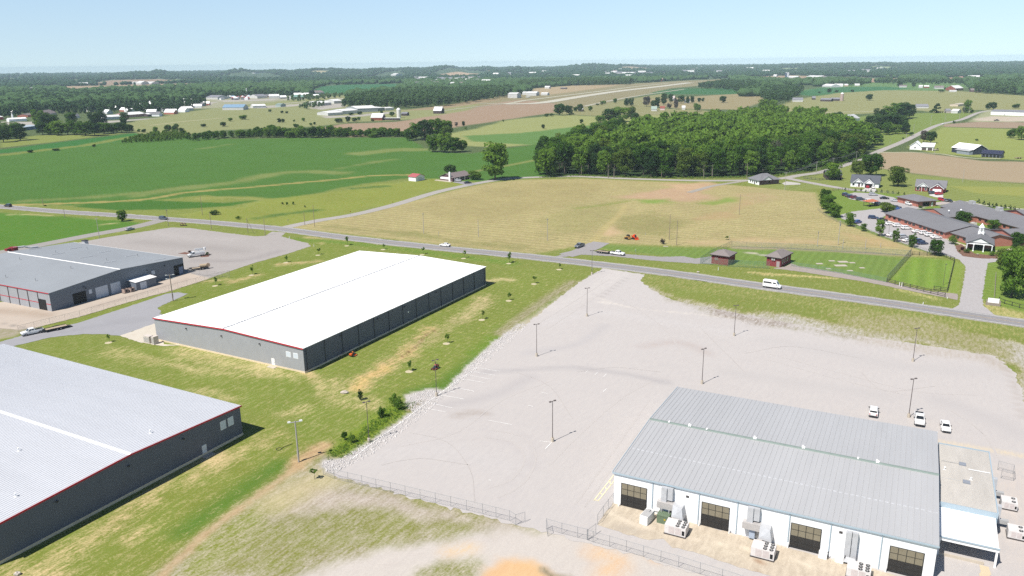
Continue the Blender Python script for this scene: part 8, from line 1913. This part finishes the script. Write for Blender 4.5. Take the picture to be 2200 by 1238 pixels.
# --- named trees:  kind, px, base, top, width px, material, label
T = [('edge', 1064,387,301,64, LEAF, 'tallest lone tree beside the farmhouse, leaning over the side road'),('yard', 1020,386,366,34, LEAFB, 'small light green tree left of the tallest lone tree'),('yard', 968,376,354,32, LEAFD, 'dark round tree behind the low farmhouse'),
 ('edge', 1175,380,316,50, LEAF, 'tree at the far left corner of the big wood'),
 ('yard', 1790,387,348,40, LEAF, 'round dense tree beside the lane and dark shed'),('yard', 1870,378,328,56, LEAF, 'large rounded tree behind the white gabled house'),('yard', 1841,378,344,34, LEAFY, 'paler tree left of the large one behind the white house'),('yard', 1929,401,356,46, LEAFY, 'broad open-crowned tree between the two gabled houses'),
 ('tall', 1771,450,404,30, LEAF, 'tall tree furthest back in the clump above the hay field corner'),('tall', 1779,459,416,34, LEAF, 'tall tree in the middle of the clump above the hay field corner'),('tall', 1793,467,434,32, LEAF, 'tree nearest the road bend in the clump'),
 ('yard', 1826,487,456,25, LEAF, 'bushy maple at the left corner of the front parking'),('tall', 1854,497,478,17, LEAFB, 'thin pale tree right of the bushy maple'),('tall', 1889,508,470,22, LEAF, 'tall ragged tree before the white cars'),('tall', 1924,520,490,18, LEAFB, 'slim young tree before the silver SUV'),('tall', 1959,532,500,20, LEAF, 'slim tree before the navy SUV'),
 ('yard', 2009,549,514,33, LEAF, 'full round tree at the end of the near parking row'),('yard', 1905,456,434,36, LEAFY, 'wide yellow-green tree before the end of the long wing'),('yard', 2069,482,454,38, LEAF, 'round tree rising from the care home courtyard'),('yard', 2133,494,472,30, LEAFB, 'lighter tree in the courtyard beside the cupola'),
 ('yard', 2172,640,534,72, LEAF, 'huge dark tree at the right edge beside the drive'),('yard', 2205,600,530,70, LEAFY, 'bright tree behind the huge one at the right edge'),('yard', 2186,528,500,36, LEAF, 'dark rounded tree before the right wing'),('yard', 2160,580,534,50, LEAFY, 'yellow-green tree tops left of the huge tree'),('yard', 2215,640,560,60, LEAF, 'tree cut by the right edge below the bright one'),
 ('yard', 1977,447,442,10, LEAFB, 'tiny pale ornamental tree behind the wing roof'),
 # beyond the crop
 ('edge', 894,300,262,34, LEAF, 'tree at the left of the tall grove in the crop field'),('edge', 912,302,256,36, LEAFD, 'dark tree inside the tall grove in the crop field'),('edge', 936,300,252,40, LEAF, 'tallest tree of the tall grove in the crop field'),('edge', 958,300,257,38, LEAF, 'tree at the right of the tall grove in the crop field'),
 ('yard', 880,303,280,24, LEAF, 'low tree at the foot of the tall grove'),('edge', 930,327,287,30, LEAF, 'front left tree of the lower clump in the crop'),('edge', 955,328,284,36, LEAF, 'middle tree of the lower clump in the crop'),('edge', 976,328,293,32, LEAF, 'right tree of the lower clump in the crop'),('yard', 993,326,300,26, LEAF, 'small rightmost tree of the lower clump in the crop'),('yard', 960,303,270,26, LEAFY, 'brighter tree between the two clumps in the crop'),
 ('yard', 996,272,260,8, LEAFD, 'slim dark tree alone right of the grove'),('tall', 980,272,262,9, LEAFG, 'greyish small tree right of the grove'),('bush', 1001,279,272,8, LEAFB, 'small bush beyond the grove in the hay meadow'),
 ('bush', 1081,262,256,6, LEAFB, 'tiny bush in the middle of the hay meadow'),('yard', 1167,277,267,9, LEAFD, 'small round tree alone in the hay meadow, nearer one'),('yard', 1249,266,256,10, LEAFD, 'small round tree alone in the hay meadow, further one'),
 # grove by the runway
 ('yard', 1202,248,222,30, LEAF, 'tallest tree of the grove beside the white-roofed shed'),('yard', 1222,246,226,22, LEAFD, 'dark tree in the grove beside the white-roofed shed'),('cedar', 1228,248,234,12, LEAFD, 'pointed cedar in the grove near the white-roofed shed'),('yard', 1246,240,223,16, LEAFD, 'round tree right behind the white-roofed shed'),('yard', 1236,240,229,12, LEAF, 'smaller tree between cedar and round tree'),('bush', 1174,251,243,14, LEAF, 'low shrub at the left end of the runway grove'),('bush', 1185,251,243,12, LEAFD, 'second low shrub of the runway grove'),
 ('yard', 1268,239,228,12, LEAFB, 'pale tree right of the runway grove'),('bush', 1283,227,222,10, LEAFD, 'bush beside the country road, first of three'),('yard', 1293,226,217,9, LEAF, 'bush-like tree beside the country road, second of three'),('yard', 1299,224,216,9, LEAF, 'bush-like tree beside the country road, third of three'),('yard', 1321,222,211,11, LEAFB, 'pale round tree beside the country road'),
 ('edge', 1312,262,232,42, LEAFD, 'broad dark tree in the clump left of the wood'),('edge', 1333,262,228,40, LEAF, 'tall tree of the clump left of the wood'),('yard', 1355,256,228,24, LEAFY, 'bright tree right in the clump left of the wood'),('yard', 1290,264,248,26, LEAF, 'low tree at the left of the clump near the wood'),('edge', 1346,228,210,14, LEAFD, 'slender dark tree behind the clump, left'),('edge', 1356,228,209,14, LEAFD, 'slender dark tree behind the clump, right'),('yard', 1364,262,242,22, LEAFD, 'dark tree touching the left of the wood'),('yard', 1302,300,258,22, LEAF, 'tree peeking over the back left of the wood'),
 ('edge', 1389,229,206,18, LEAFG, 'greyish tree left of the farmhouse trees'),('edge', 1404,230,215,16, LEAFD, 'tree before the pale green farmhouse'),('edge', 1412,231,208,16, LEAFD, 'dark tree behind the pale green farmhouse'),('edge', 1426,226,199,16, LEAFD, 'tallest dark tree of the farmhouse row'),('edge', 1441,222,200,13, LEAFD, 'dark tree left of the tall pale house'),('edge', 1463,222,204,18, LEAFD, 'dark tree right of the tall pale house'),('edge', 1477,222,206,10, LEAFD, 'narrow dark tree before the white house'),('edge', 1487,222,206,11, LEAFD, 'last dark tree of the farmhouse row'),('yard', 1502,220,210,10, LEAFD, 'small tree right of the farmhouse row, first'),('yard', 1510,219,210,8, LEAFD, 'small tree right of the farmhouse row, second'),('yard', 1553,221,206,18, LEAFD, 'lone dark tree in the tan field'),('yard', 1498,239,222,20, LEAFB, 'light green open tree in the pasture by the white shed'),('yard', 1452,235,210,12, LEAFG, 'grey leafless-looking tree in the pasture'),('bush', 1437,234,221,14, LEAFG, 'low greyish tree in the pasture'),
 ('bush', 1538,243,237,9, LEAFG, 'greyish bush before the dark barn'),('bush', 1547,243,236,10, LEAFG, 'second greyish bush before the dark barn'),('yard', 1582,251,238,9, LEAFD, 'small dark tree right of the dark barn'),('bush', 1592,241,231,14, LEAFD, 'dark shrub tree behind the barn, left'),('bush', 1606,236,227,12, LEAFD, 'dark shrub tree behind the barn, right'),
 # right middle
 ('edge', 1641,250,212,34, LEAFB, 'pale tall tree at the back of the wood'),('edge', 1660,248,213,26, LEAF, 'dark round tree at the back of the wood'),('yard', 1799,268,240,28, LEAFD, 'dark pointed tree left of the grey gable'),('yard', 1867,216,202,18, LEAFD, 'round bluish tree alone in the tan pasture'),('bush', 1760,201,196,8, LEAFD, 'little tree at the far crop edge, first'),('yard', 1781,200,190,11, LEAFD, 'round tree at the far crop edge, second'),('bush', 1797,199,193,11, LEAFD, 'low tree at the far crop edge, third'),('bush', 1831,198,192,13, LEAFD, 'low tree at the far crop edge, fourth'),
 ('yard', 1963,187,177,11, LEAFD, 'round tree right of the low white house in the meadow'),('yard', 1932,187,174,14, LEAFD, 'tree behind the low white house in the meadow'),('bush', 2021,199,192,16, LEAF, 'broad bush before the grey-roofed meadow house'),('bush', 2032,193,187,12, LEAF, 'bush right of the grey-roofed meadow house'),('edge', 2024,177,168,6, LEAFD, 'narrow dark conifer by the far tan field'),
 ('cedar', 2012,243,219,22, LEAFD, 'tall dark cedar beside the grey-roofed house'),('bush', 2002,243,236,14, LEAFD, 'dark bush at the foot of the cedar'),('edge', 2078,243,213,18, LEAF, 'tall lone tree behind the twin poles'),('bush', 2088,243,234,12, LEAF, 'bush right of the twin poles'),('yard', 2073,243,230,14, LEAFD, 'lower tree left of the twin poles'),
 ('yard', 2123,236,220,14, LEAFD, 'dark tree left of the long white warehouse'),('yard', 2134,236,219,15, LEAFD, 'dark tree right beside another at the long warehouse'),('yard', 2182,233,223,18, LEAF, 'round tree behind the long white warehouse'),('bush', 2049,266,259,8, LEAFD, 'dark bush at the road bend by the small car'),
 ('edge', 1999,308,281,24, LEAFD, 'dark conifer-like tree behind the white farmhouse'),('tall', 1984,306,279,16, LEAFG, 'bare greyish tree left of the dark one behind the farmhouse'),('bush', 1958,292,283,12, LEAFD, 'dark bush left of the country road'),('bush', 1940,299,295,6, LEAFD, 'small bush by the country road verge'),('bush', 2098,303,298,9, LEAF, 'small bush alone in the striped field'),
 ('yard', 2172,297,276,22, LEAF, 'tree left of the pair at the right field edge'),('yard', 2194,301,270,28, LEAF, 'bigger tree of the pair at the right field edge'),
 ('yard', 263,476,451,22, LEAFB, 'round bushy tree beside the road junction at left'),('bush', 263.5,476.5,467,9, LEAFD, 'dark bush at the foot of the junction tree'),('bush', 461,461,451,26, LEAFD, 'dark spreading shrub in the verge meadow'),('bush', 512,471,464,14, LEAFB, 'small light shrub in the verge meadow'),('bush', 607,440,434,6, LEAFD, 'tiny dark shrub, left of three in the meadow'),('bush', 617,441,433,7, LEAF, 'tiny dark shrub, middle of three in the meadow'),('bush', 630,440,432,7, LEAF, 'tiny dark shrub, right of three in the meadow'),('bush', 655,446,441,5, LEAFD, 'lone tiny shrub right of three in the meadow'),('bush', 97,443,440,7, LEAFD, 'tiny bush at the track start at left'),
 # ditch bushes, odd shrubs
 ('bush', 848,873,844,26, LEAF, 'bush furthest right in the ditch beside the stone'),('bush', 857,880,852,24, LEAFB, 'second bush touching the furthest right one'),('bush', 820,898,872,22, LEAF, 'dense bush in the middle of the ditch'),('bush', 741,946,926,17, LEAF, 'dark small bush left end of the ditch row'),('bush', 757,952,932,18, LEAFB, 'pale small bush beside the dark one in the ditch'),('tall', 775,860,836,13, LEAFD, 'small dark sapling above the ditch with sharp shadow'),('sap', 676,1030,1003,16, LEAFB, 'wispy sapling at the fence corner'),
 ('sap', 1561,515,507,9, LEAFB, 'little shrub beside the white marker in the tan field'),('bush', 1423,525,512,14, LEAFG, 'bare twiggy shrub at the hay field edge'),
 ('round', 2046,525,505,20, LEAF, 'clipped round bush at the corner of the brick wing'),('bush', 2067,538,529,12, LEAFM, 'maroon shrub at the left of the portico bed'),('round', 2077,544,533,13, LEAFB, 'light clipped shrub at the left of the portico'),('round', 2131,550,539,13, LEAFB, 'light clipped shrub at the right of the portico'),('round', 2180,540,520,18, LEAFD, 'dark clipped shrub before the right wing'),('bush', 2141,550,543,7, LEAFY, 'yellowish shrub at the right of the portico bed'),('bush', 2061,541,537,6, LEAFY, 'yellowish shrub by the maroon one'),
 ('round', 408,543,538,8, LEAFM, 'dark red round shrub in the yard mulch bed'),('bush', 436,549,540,9, LEAFY, 'yellow-green shrub in the yard mulch bed'),('bush', 446,549,541,9, LEAFD, 'darker shrub at the right of the yard mulch bed')]
SAPS = [(542,590,569, 'left end of the lawn above the white warehouse'),(464,613,594, 'nearest the four-lamp pole'),(235,735,717, 'on the lawn above the lower-left warehouse'),(616,563,548, 'left of two near the yard corner'),(685,547,531, 'right of two near the yard corner'),(747,527,507, 'tallest, by the road behind the warehouse'),
  (825,535,523, 'first behind the white roof along the road'),(909,546,529, 'second behind the white roof along the road'),(998,554,537, 'third behind the white roof along the road'),(1095,565,540, 'fourth and slim along the road'),(1203,578,564, 'fifth along the road near the lot entrance'),(1149,609,591, 'first down the slope from the road'),
  (1095,645,627, 'second down the slope from the road'),(1037,686,666, 'yellowish third down the slope'),(961,737,716, 'fourth down the slope'),(881,797,773, 'lowest down the slope beside the gully')]
def named_trees():
 for k, px, py, ty, w, m, lab in T:
  tree({'bush': 'bush', 'round': 'bush', 'sap': 'sapling', 'cedar': 'cedar_tree'}.get(k, 'tree'), k, px, py, ty, lab, m=m, w=w, cat='bush' if k in ('bush', 'round') else 'tree')
 for px, py, ty, lab in SAPS:
  t = tree('sapling', 'sap', px, py, ty, 'young staked sapling, ' + lab, 'planted saplings around the warehouse', LEAFY if 'yellow' in lab else LEAFB, cat='sapling')
  tag(obj('mulch_ring', MB().tube((0,0,.005),(0,0,.05),1.0,.8, n=12), mat('pale_mulch', A(226,214,180),.95, var=.2, scale=3), loc=at(px - 2, py + 1.5)), 'pale mulch ring round the sapling ' + lab, 'mulch ring', 'mulch rings')
 # hedge of little cones
 row = [(1816,410),(1838,412),(1849,411),(1860,414),(1871,413),(1883,414),(1894,413.5),(1906,415),(1918,416),(1930,418),(1942,420),(2102,437),(2113,441),(2123,444),(2132,447),(2140,446),(2150,450),(2159,449),(2169,450),(2178,453),(2187,457),(2196,461),(2013,241.5),(2021,243),(2025,243),(2031,243.5)]
 for i, (px, py) in enumerate(row):
  far = py < 300; rt = px > 2090
  tree('shrub', 'shrubcone', px, py, py - (6 if not rt else 10) - (0 if far else 2), 'little cone-shaped evergreen ' + ('in the far row by the bright white house' if far else ('in the row behind the care home roofs' if rt else 'in the row before the gabled houses')), 'cone evergreens ' + ('far' if far else 'of the row'), LEAFD, cat='shrub')
 q = np.random.default_rng(77)
 # clump right of the wood, individual trees
 for px, py, ty, w, m in [(1888,262,232,30, LEAFD),(1906,262,226,34, LEAF),(1925,256,220,34, LEAF),(1940,256,218,34, LEAFD),(1954,254,222,26, LEAFD),(1870,280,246,32, LEAFD),(1892,285,244,40, LEAFD),(1915,284,242,42, LEAFD),(1935,280,246,34, LEAFD),(1860,300,262,36, LEAF),(1905,290,262,24, LEAF),(1924,288,266,26, LEAFB),(1944,288,258,22, LEAFD),(1872,312,274,44, LEAF),(1846,300,268,30, LEAF),(1826,275,250,26, LEAFD),(1838,282,262,22, LEAF),(1886,310,286,26, LEAF)]:
  tree('tree', 'edge', px, py, ty, 'tree of the dense clump right of the big wood', 'trees of the clump right of the wood', m, w)
 # belt at the left, hedgerow along the crop
 for px, py, ty, w in [(92,290,262,30),(110,290,264,30),(126,291,258,34),(146,290,262,32),(166,290,258,34),(184,292,260,38),(204,292,262,36),(224,288,262,34),(244,286,264,30),(262,285,262,32),(278,285,266,24),(100,281,240,34),(112,278,244,28),(86,276,234,30),(118,270,246,24),(203,270,240,28),(219,268,236,30),(154,268,240,28),(268,262,240,22)]:
  tree('tree', 'edge', px, py, ty, 'tree of the dark belt before the left town', 'trees of the belt before the left town', LEAF if q.random() < .6 else LEAFD, w)
 for px, py, ty, w, m, lab in [(8,306,268,34, LEAFD, 'tree cut by the left edge in the left grove'),(24,299,262,32, LEAFB, 'paler tree of the left grove'),(44,302,264,38, LEAFD, 'darkest right tree of the left grove'),(36,292,260,26, LEAF, 'tree in the middle of the left grove'),(-4,300,258,30, LEAFD, 'half tree at the very left edge')]:
  tree('tree', 'edge', px, py, ty, lab, None, m, w)
 for i in range(44):
  px = 478 + (878 - 478) * (i + q.random()) / 44
  if 752 < px < 760 or q.random() < .16: continue
  py = 297.5 - (px - 478) * .004 - q.random() * 5; h = 8 + 13 * q.random() ** 1.3 + (5 if 555 < px < 720 else 0)
  tree('hedge_tree', 'yard', px, py, py - h, 'bushy tree of the hedgerow along the far crop edge', 'hedgerow trees along the crop', LEAFB if q.random() < .35 else LEAF, 20 + 8 * q.random())
 for px, py, ty, w, lab in [(480,272,262,16, 'bush left of the pair in the olive pasture'),(495,261,253,12, 'round bush of the pair in the olive pasture'),(522,257,247,22, 'broad dark bush in the olive pasture'),(437,273,266,14, 'low pale bush in the olive pasture'),(580,241,235,8, 'small tree right of the pasture bushes'),(606,244,238,8, 'pale small tree in the pasture, left'),(616,244,239,9, 'pale small tree in the pasture, right'),(600,264,254,12, 'round bush left of a pair in mid pasture'),(609,264,255,9, 'round bush right of a pair in mid pasture'),(652,261,253,9, 'round bush alone right of the mid pasture pair'),(632,262,257,6, 'tiny bush in mid pasture'),
      (668,270,264,8, 'tiny bush before the plowed field, left'),(676,269,262,7, 'tiny bush before the plowed field, right'),(637,274,266,16, 'low round tree over the hedgerow'),(728,264,254,20, 'dark bush left before the red barn'),(748,263,250,14, 'taller bush before the red barn'),(762,262,253,14, 'third bush before the red barn'),(771,259,251,10, 'fourth small bush before the red barn'),(773,247,239,13, 'small tree before the white hall'),(754,248,242,14, 'tree in front of the pale complex'),(820,246,238,8, 'little round tree right of the white hall'),(842,250,240,14, 'pale tree left of the silo'),(801,261,256,9, 'bush at the red barn corner'),
      (335,288,272,13, 'thin tree left in the scrub strip'),(362,284,268,18, 'tree in the scrub strip middle'),(378,284,266,18, 'taller tree in the scrub strip'),(392,292,274,14, 'tree at the right of the scrub strip'),(447,290,281,16, 'round bush right of the scrub strip'),(299,284,277,9, 'small bush left of the scrub strip'),(309,285,277,12, 'second small bush left of the scrub strip'),(65,328,322,16, 'flat bush on the grassy strip at left'),(120,324,319,18, 'flat bush on the grassy strip, right one'),(202,316,310,9, 'bush on the grassy strip by the scrub'),(268,282,252,16, 'rounded tree beside the long store')]:
  tree('bush', 'yard', px, py, ty, lab, None, LEAFD if q.random() < .5 else LEAF, w, cat='bush')
named_trees()
def distant_woods():
 q = np.random.default_rng(9)
 def scatter(name, polys, dmin, n, h, m, tmpl=None):
  pts = np.concatenate([poisson(W(p), dmin, n, q) for p in polys]); forest(name, pts, q.uniform(h[0], h[1], len(pts)), m, tmpl=tmpl)
 # scrub strip
 pts = poisson(W([(262,309),(300,296),(360,288),(400,288),(402,300),(330,306)]),4.2,260, q); forest('scrub', pts, q.uniform(3,6, len(pts)), LEAFB)
 scatter('hedge_scrub', [[(400,300),(440,297),(480,296),(480,299),(410,304)], [(470,297),(560,288),(700,288),(880,290),(880,295),(640,296)]], 6,200,(5,9), LEAF)
 scatter('central_wood', [[(735,233),(750,220),(860,203),(1000,198),(1105,197),(1098,207),(1025,219),(950,229),(850,233)]], 11,700,(15,21), LEAFF)
 scatter('town_trees', [[(-40,262),(-40,208),(60,200),(200,204),(330,196),(420,200),(430,206),(380,222),(300,232),(230,244),(120,246),(60,246)], [(270,246),(330,236),(400,226),(430,222),(440,228),(390,237),(330,244)], [(420,208),(560,200),(640,200),(620,207),(480,212)]], 13,4200,(11,18), LEAFF, LODS)
 scatter('town_trees', [[(640,232),(690,224),(700,228),(660,236)], [(610,216),(660,208),(740,206),(730,212),(640,220)]], 12,60,(7,11), LEAFF)
 scatter('runway_wood', [[(1112,192),(1180,185),(1350,183),(1362,178),(1250,176),(1120,182)]], 14,420,(15,21), LEAFF)
 scatter('east_wood', [[(1498,190),(1560,182),(1680,184),(1722,200),(1700,222),(1650,224),(1630,206),(1560,194)]], 13,420,(13,19), LEAFF)
 scatter('east_wood', [[(2090,200),(2105,186),(2200,180),(2330,178),(2330,216),(2200,206),(2130,203)]], 13,420,(14,21), LEAFF)
 scatter('east_wood', [[(1765,184),(1800,176),(1860,178),(1850,186)], [(1880,176),(2100,178),(2080,183),(1900,182)], [(1690,180),(1760,176),(1750,182)]], 18,90,(10,17), LEAFF)
 # everything further, kept out of the open fields
 OPEN = [W(p) for p in ([(50,190),(60,186),(200,184),(300,181),(420,179),(430,186),(280,192),(160,199),(130,192)], [(180,183),(235,172),(340,171),(420,176),(300,181)], [(470,165),(560,159),(610,166),(560,172)], [(930,160),(985,151),(1045,157),(1040,162),(950,165)],
   [(655,202),(690,186),(740,182),(880,180),(850,190),(830,198),(740,206)], [(775,168),(850,156),(875,162),(850,170)], [(1330,150),(1400,147),(1400,151),(1340,153)], [(1310,158),(1440,156),(1440,161),(1320,163)], [(1600,166),(1700,162),(1800,166),(1850,166),(1880,172),(1700,176),(1610,172)],
   [(1840,169),(1935,168),(1930,177),(1840,177)], [(2025,167),(2110,165),(2120,173),(2030,174)], [(1130,202),(1150,190),(1230,184),(1345,181),(1480,172),(1560,169),(1620,196),(1500,240),(1100,240)], [(1600,240),(1690,190),(1900,178),(2060,176),(2090,196),(2330,215),(2330,250),(1600,250)],
   [(380,224),(430,211),(560,206),(740,203),(760,235),(380,250)], [(60,152),(160,150),(300,152),(260,157),(120,158)])]
 n = 26000; b = np.radians(q.uniform(-38,38, n)); r = np.exp(q.uniform(math.log(1750), math.log(11200), n)); X, Y = r * np.sin(b), r * np.cos(b)
 keep = np.ones(n, bool)
 for p in OPEN: keep &= sdist(X, Y, p) < -4
 for fx, fy, fw, fh, k_ in FARF: keep &= sdist(X, Y, W(farpoly(fx, fy, fw, fh))) < 0
 # patchy: small clearings
 keep &= ~((wob(X, Y, 260) > .62) & (r < 6500)); keep &= ~((wob(X + 900, Y, 500) > .8) & (r > 4000))
 keep &= ~((r < 2500) & (b > R(-20)) & (b < R(14)) & (r < 1900))
 X, Y, r = X[keep], Y[keep], r[keep]; hh = q.uniform(10,17, len(r)) * np.clip(r / 5000,.95,1.35)
 mid = r < 3400
 forest('far_woods', np.column_stack([X, Y])[mid], hh[mid], LEAFF, ICO2 if mid.sum() < 9000 else ICO1); forest('skyline_woods', np.column_stack([X, Y])[~mid], hh[~mid] * 1.05, LEAFS, ICO1)
 # weeds along the ditch
 L = W([(716,980),(745,962),(790,930),(830,900),(870,868)]); L = smooth_line(L, .4); m_ = 900; i = q.integers(0, len(L), m_)
 C = np.column_stack([L[i, 0] + q.normal(0,1.3, m_), L[i, 1] + q.normal(0,.9, m_), np.full(m_, .12)]); V, Fq = leaf_quads(q, C, np.tile([.35,.35,.22], (m_, 1)),4200,.11,1.6)
 o = obj('weeds', npmesh('weeds', V, Fq), LEAFB); o['kind'] = 'stuff'
distant_woods()
SKY_STRENGTH, HAZE, EXPO = 0.08,6.3e-5,0.5
# ---------------------------------------------------------------- sun, sky, air, camera
EL, AZ = R(55.5), R(43.0)          # sun height; shadows run towards AZ from +X
sd = bpy.data.lights.new('sun', 'SUN'); sd.energy = 5.0; sd.angle = R(0.53); sd.color = (1.0,0.945,0.87)
so = bpy.data.objects.new('sun', sd); COL.objects.link(so)
L = Vector((math.cos(AZ) * math.cos(EL), math.sin(AZ) * math.cos(EL),-math.sin(EL)))
so.rotation_euler = L.to_track_quat('-Z', 'Y').to_euler(); so.location = (-100,-100,300)
w = bpy.data.worlds.new('World'); S.world = w; w.use_nodes = True
N, Lk = w.node_tree.nodes, w.node_tree.links
bg = N['Background']; bg.inputs['Strength'].default_value = SKY_STRENGTH
sky = N.new('ShaderNodeTexSky'); sky.sky_type = 'NISHITA'; sky.sun_disc = False
sky.sun_elevation = EL; sky.sun_rotation = math.atan2(-math.cos(AZ),-math.sin(AZ)) % (2 * math.pi)
sky.altitude = 200; sky.air_density = 1.0; sky.dust_density = 0.0; sky.ozone_density = 1.0
tc = N.new('ShaderNodeTexCoord'); ad = N.new('ShaderNodeVectorMath'); ad.operation = 'ADD'; ad.operation = 'MULTIPLY_ADD'; ad.inputs[1].default_value = (1,1,.4); ad.inputs[2].default_value = (0,0,0.05)
Lk.new(tc.outputs['Generated'], ad.inputs[0]); nm = N.new('ShaderNodeVectorMath'); nm.operation = 'NORMALIZE'; Lk.new(ad.outputs[0], nm.inputs[0])
Lk.new(nm.outputs[0], sky.inputs['Vector']); tn = N.new('ShaderNodeVectorMath'); tn.operation = 'MULTIPLY'; tn.inputs[1].default_value = (0.94,1.02,1.22); Lk.new(sky.outputs[0], tn.inputs[0]); # sky dimmed above the view to cut fill light and deepen shadows
sp = N.new('ShaderNodeSeparateXYZ'); Lk.new(tc.outputs['Generated'], sp.inputs[0]); mr = N.new('ShaderNodeMapRange'); Lk.new(sp.outputs['Z'], mr.inputs['Value'])
mr.inputs['From Min'].default_value = .12; mr.inputs['From Max'].default_value = .55; mr.inputs['To Min'].default_value = 1; mr.inputs['To Max'].default_value = .42
dk = N.new('ShaderNodeVectorMath'); dk.operation = 'SCALE'; Lk.new(tn.outputs[0], dk.inputs[0]); Lk.new(mr.outputs[0], dk.inputs['Scale']); Lk.new(dk.outputs[0], bg.inputs['Color'])
if HAZE:
 hz = MB().box(-10500,10500,-300,11700,-2.0,82.0)
 me = hz.mesh('haze'); hm = bpy.data.materials.new('haze_air'); hm.use_nodes = True; nt = hm.node_tree
 for n in list(nt.nodes):
  if n.type == 'BSDF_PRINCIPLED': nt.nodes.remove(n)
 v = nt.nodes.new('ShaderNodeVolumePrincipled'); v.inputs['Color'].default_value = (0.70,0.91,1.0,1); v.inputs['Density'].default_value = HAZE; v.inputs['Anisotropy'].default_value = -0.2
 nt.links.new(v.outputs[0], [n for n in nt.nodes if n.type == 'OUTPUT_MATERIAL'][0].inputs['Volume'])
 o = obj('haze', me, hm); o['kind'] = 'stuff'
cam = bpy.data.cameras.new('camera'); cam.sensor_width = 36; cam.lens = FPX / 2200 * 36; cam.clip_start = .5; cam.clip_end = 60000
co = bpy.data.objects.new('camera', cam); COL.objects.link(co)
co.matrix_world = Matrix.Translation((0,0, HC)) @ Matrix.Rotation(math.pi / 2 - PITCH, 4, 'X') @ Matrix.Rotation(ROLL, 4, 'Z')
S.camera = co
S.view_settings.view_transform = 'Standard'; S.view_settings.look = 'None'; S.view_settings.gamma = 1.0; S.view_settings.exposure = EXPO
S.cycles.max_bounces = 6; S.cycles.diffuse_bounces = 3; S.cycles.transparent_max_bounces = 12; S.cycles.volume_bounces = 0
S.cycles.use_denoising = False
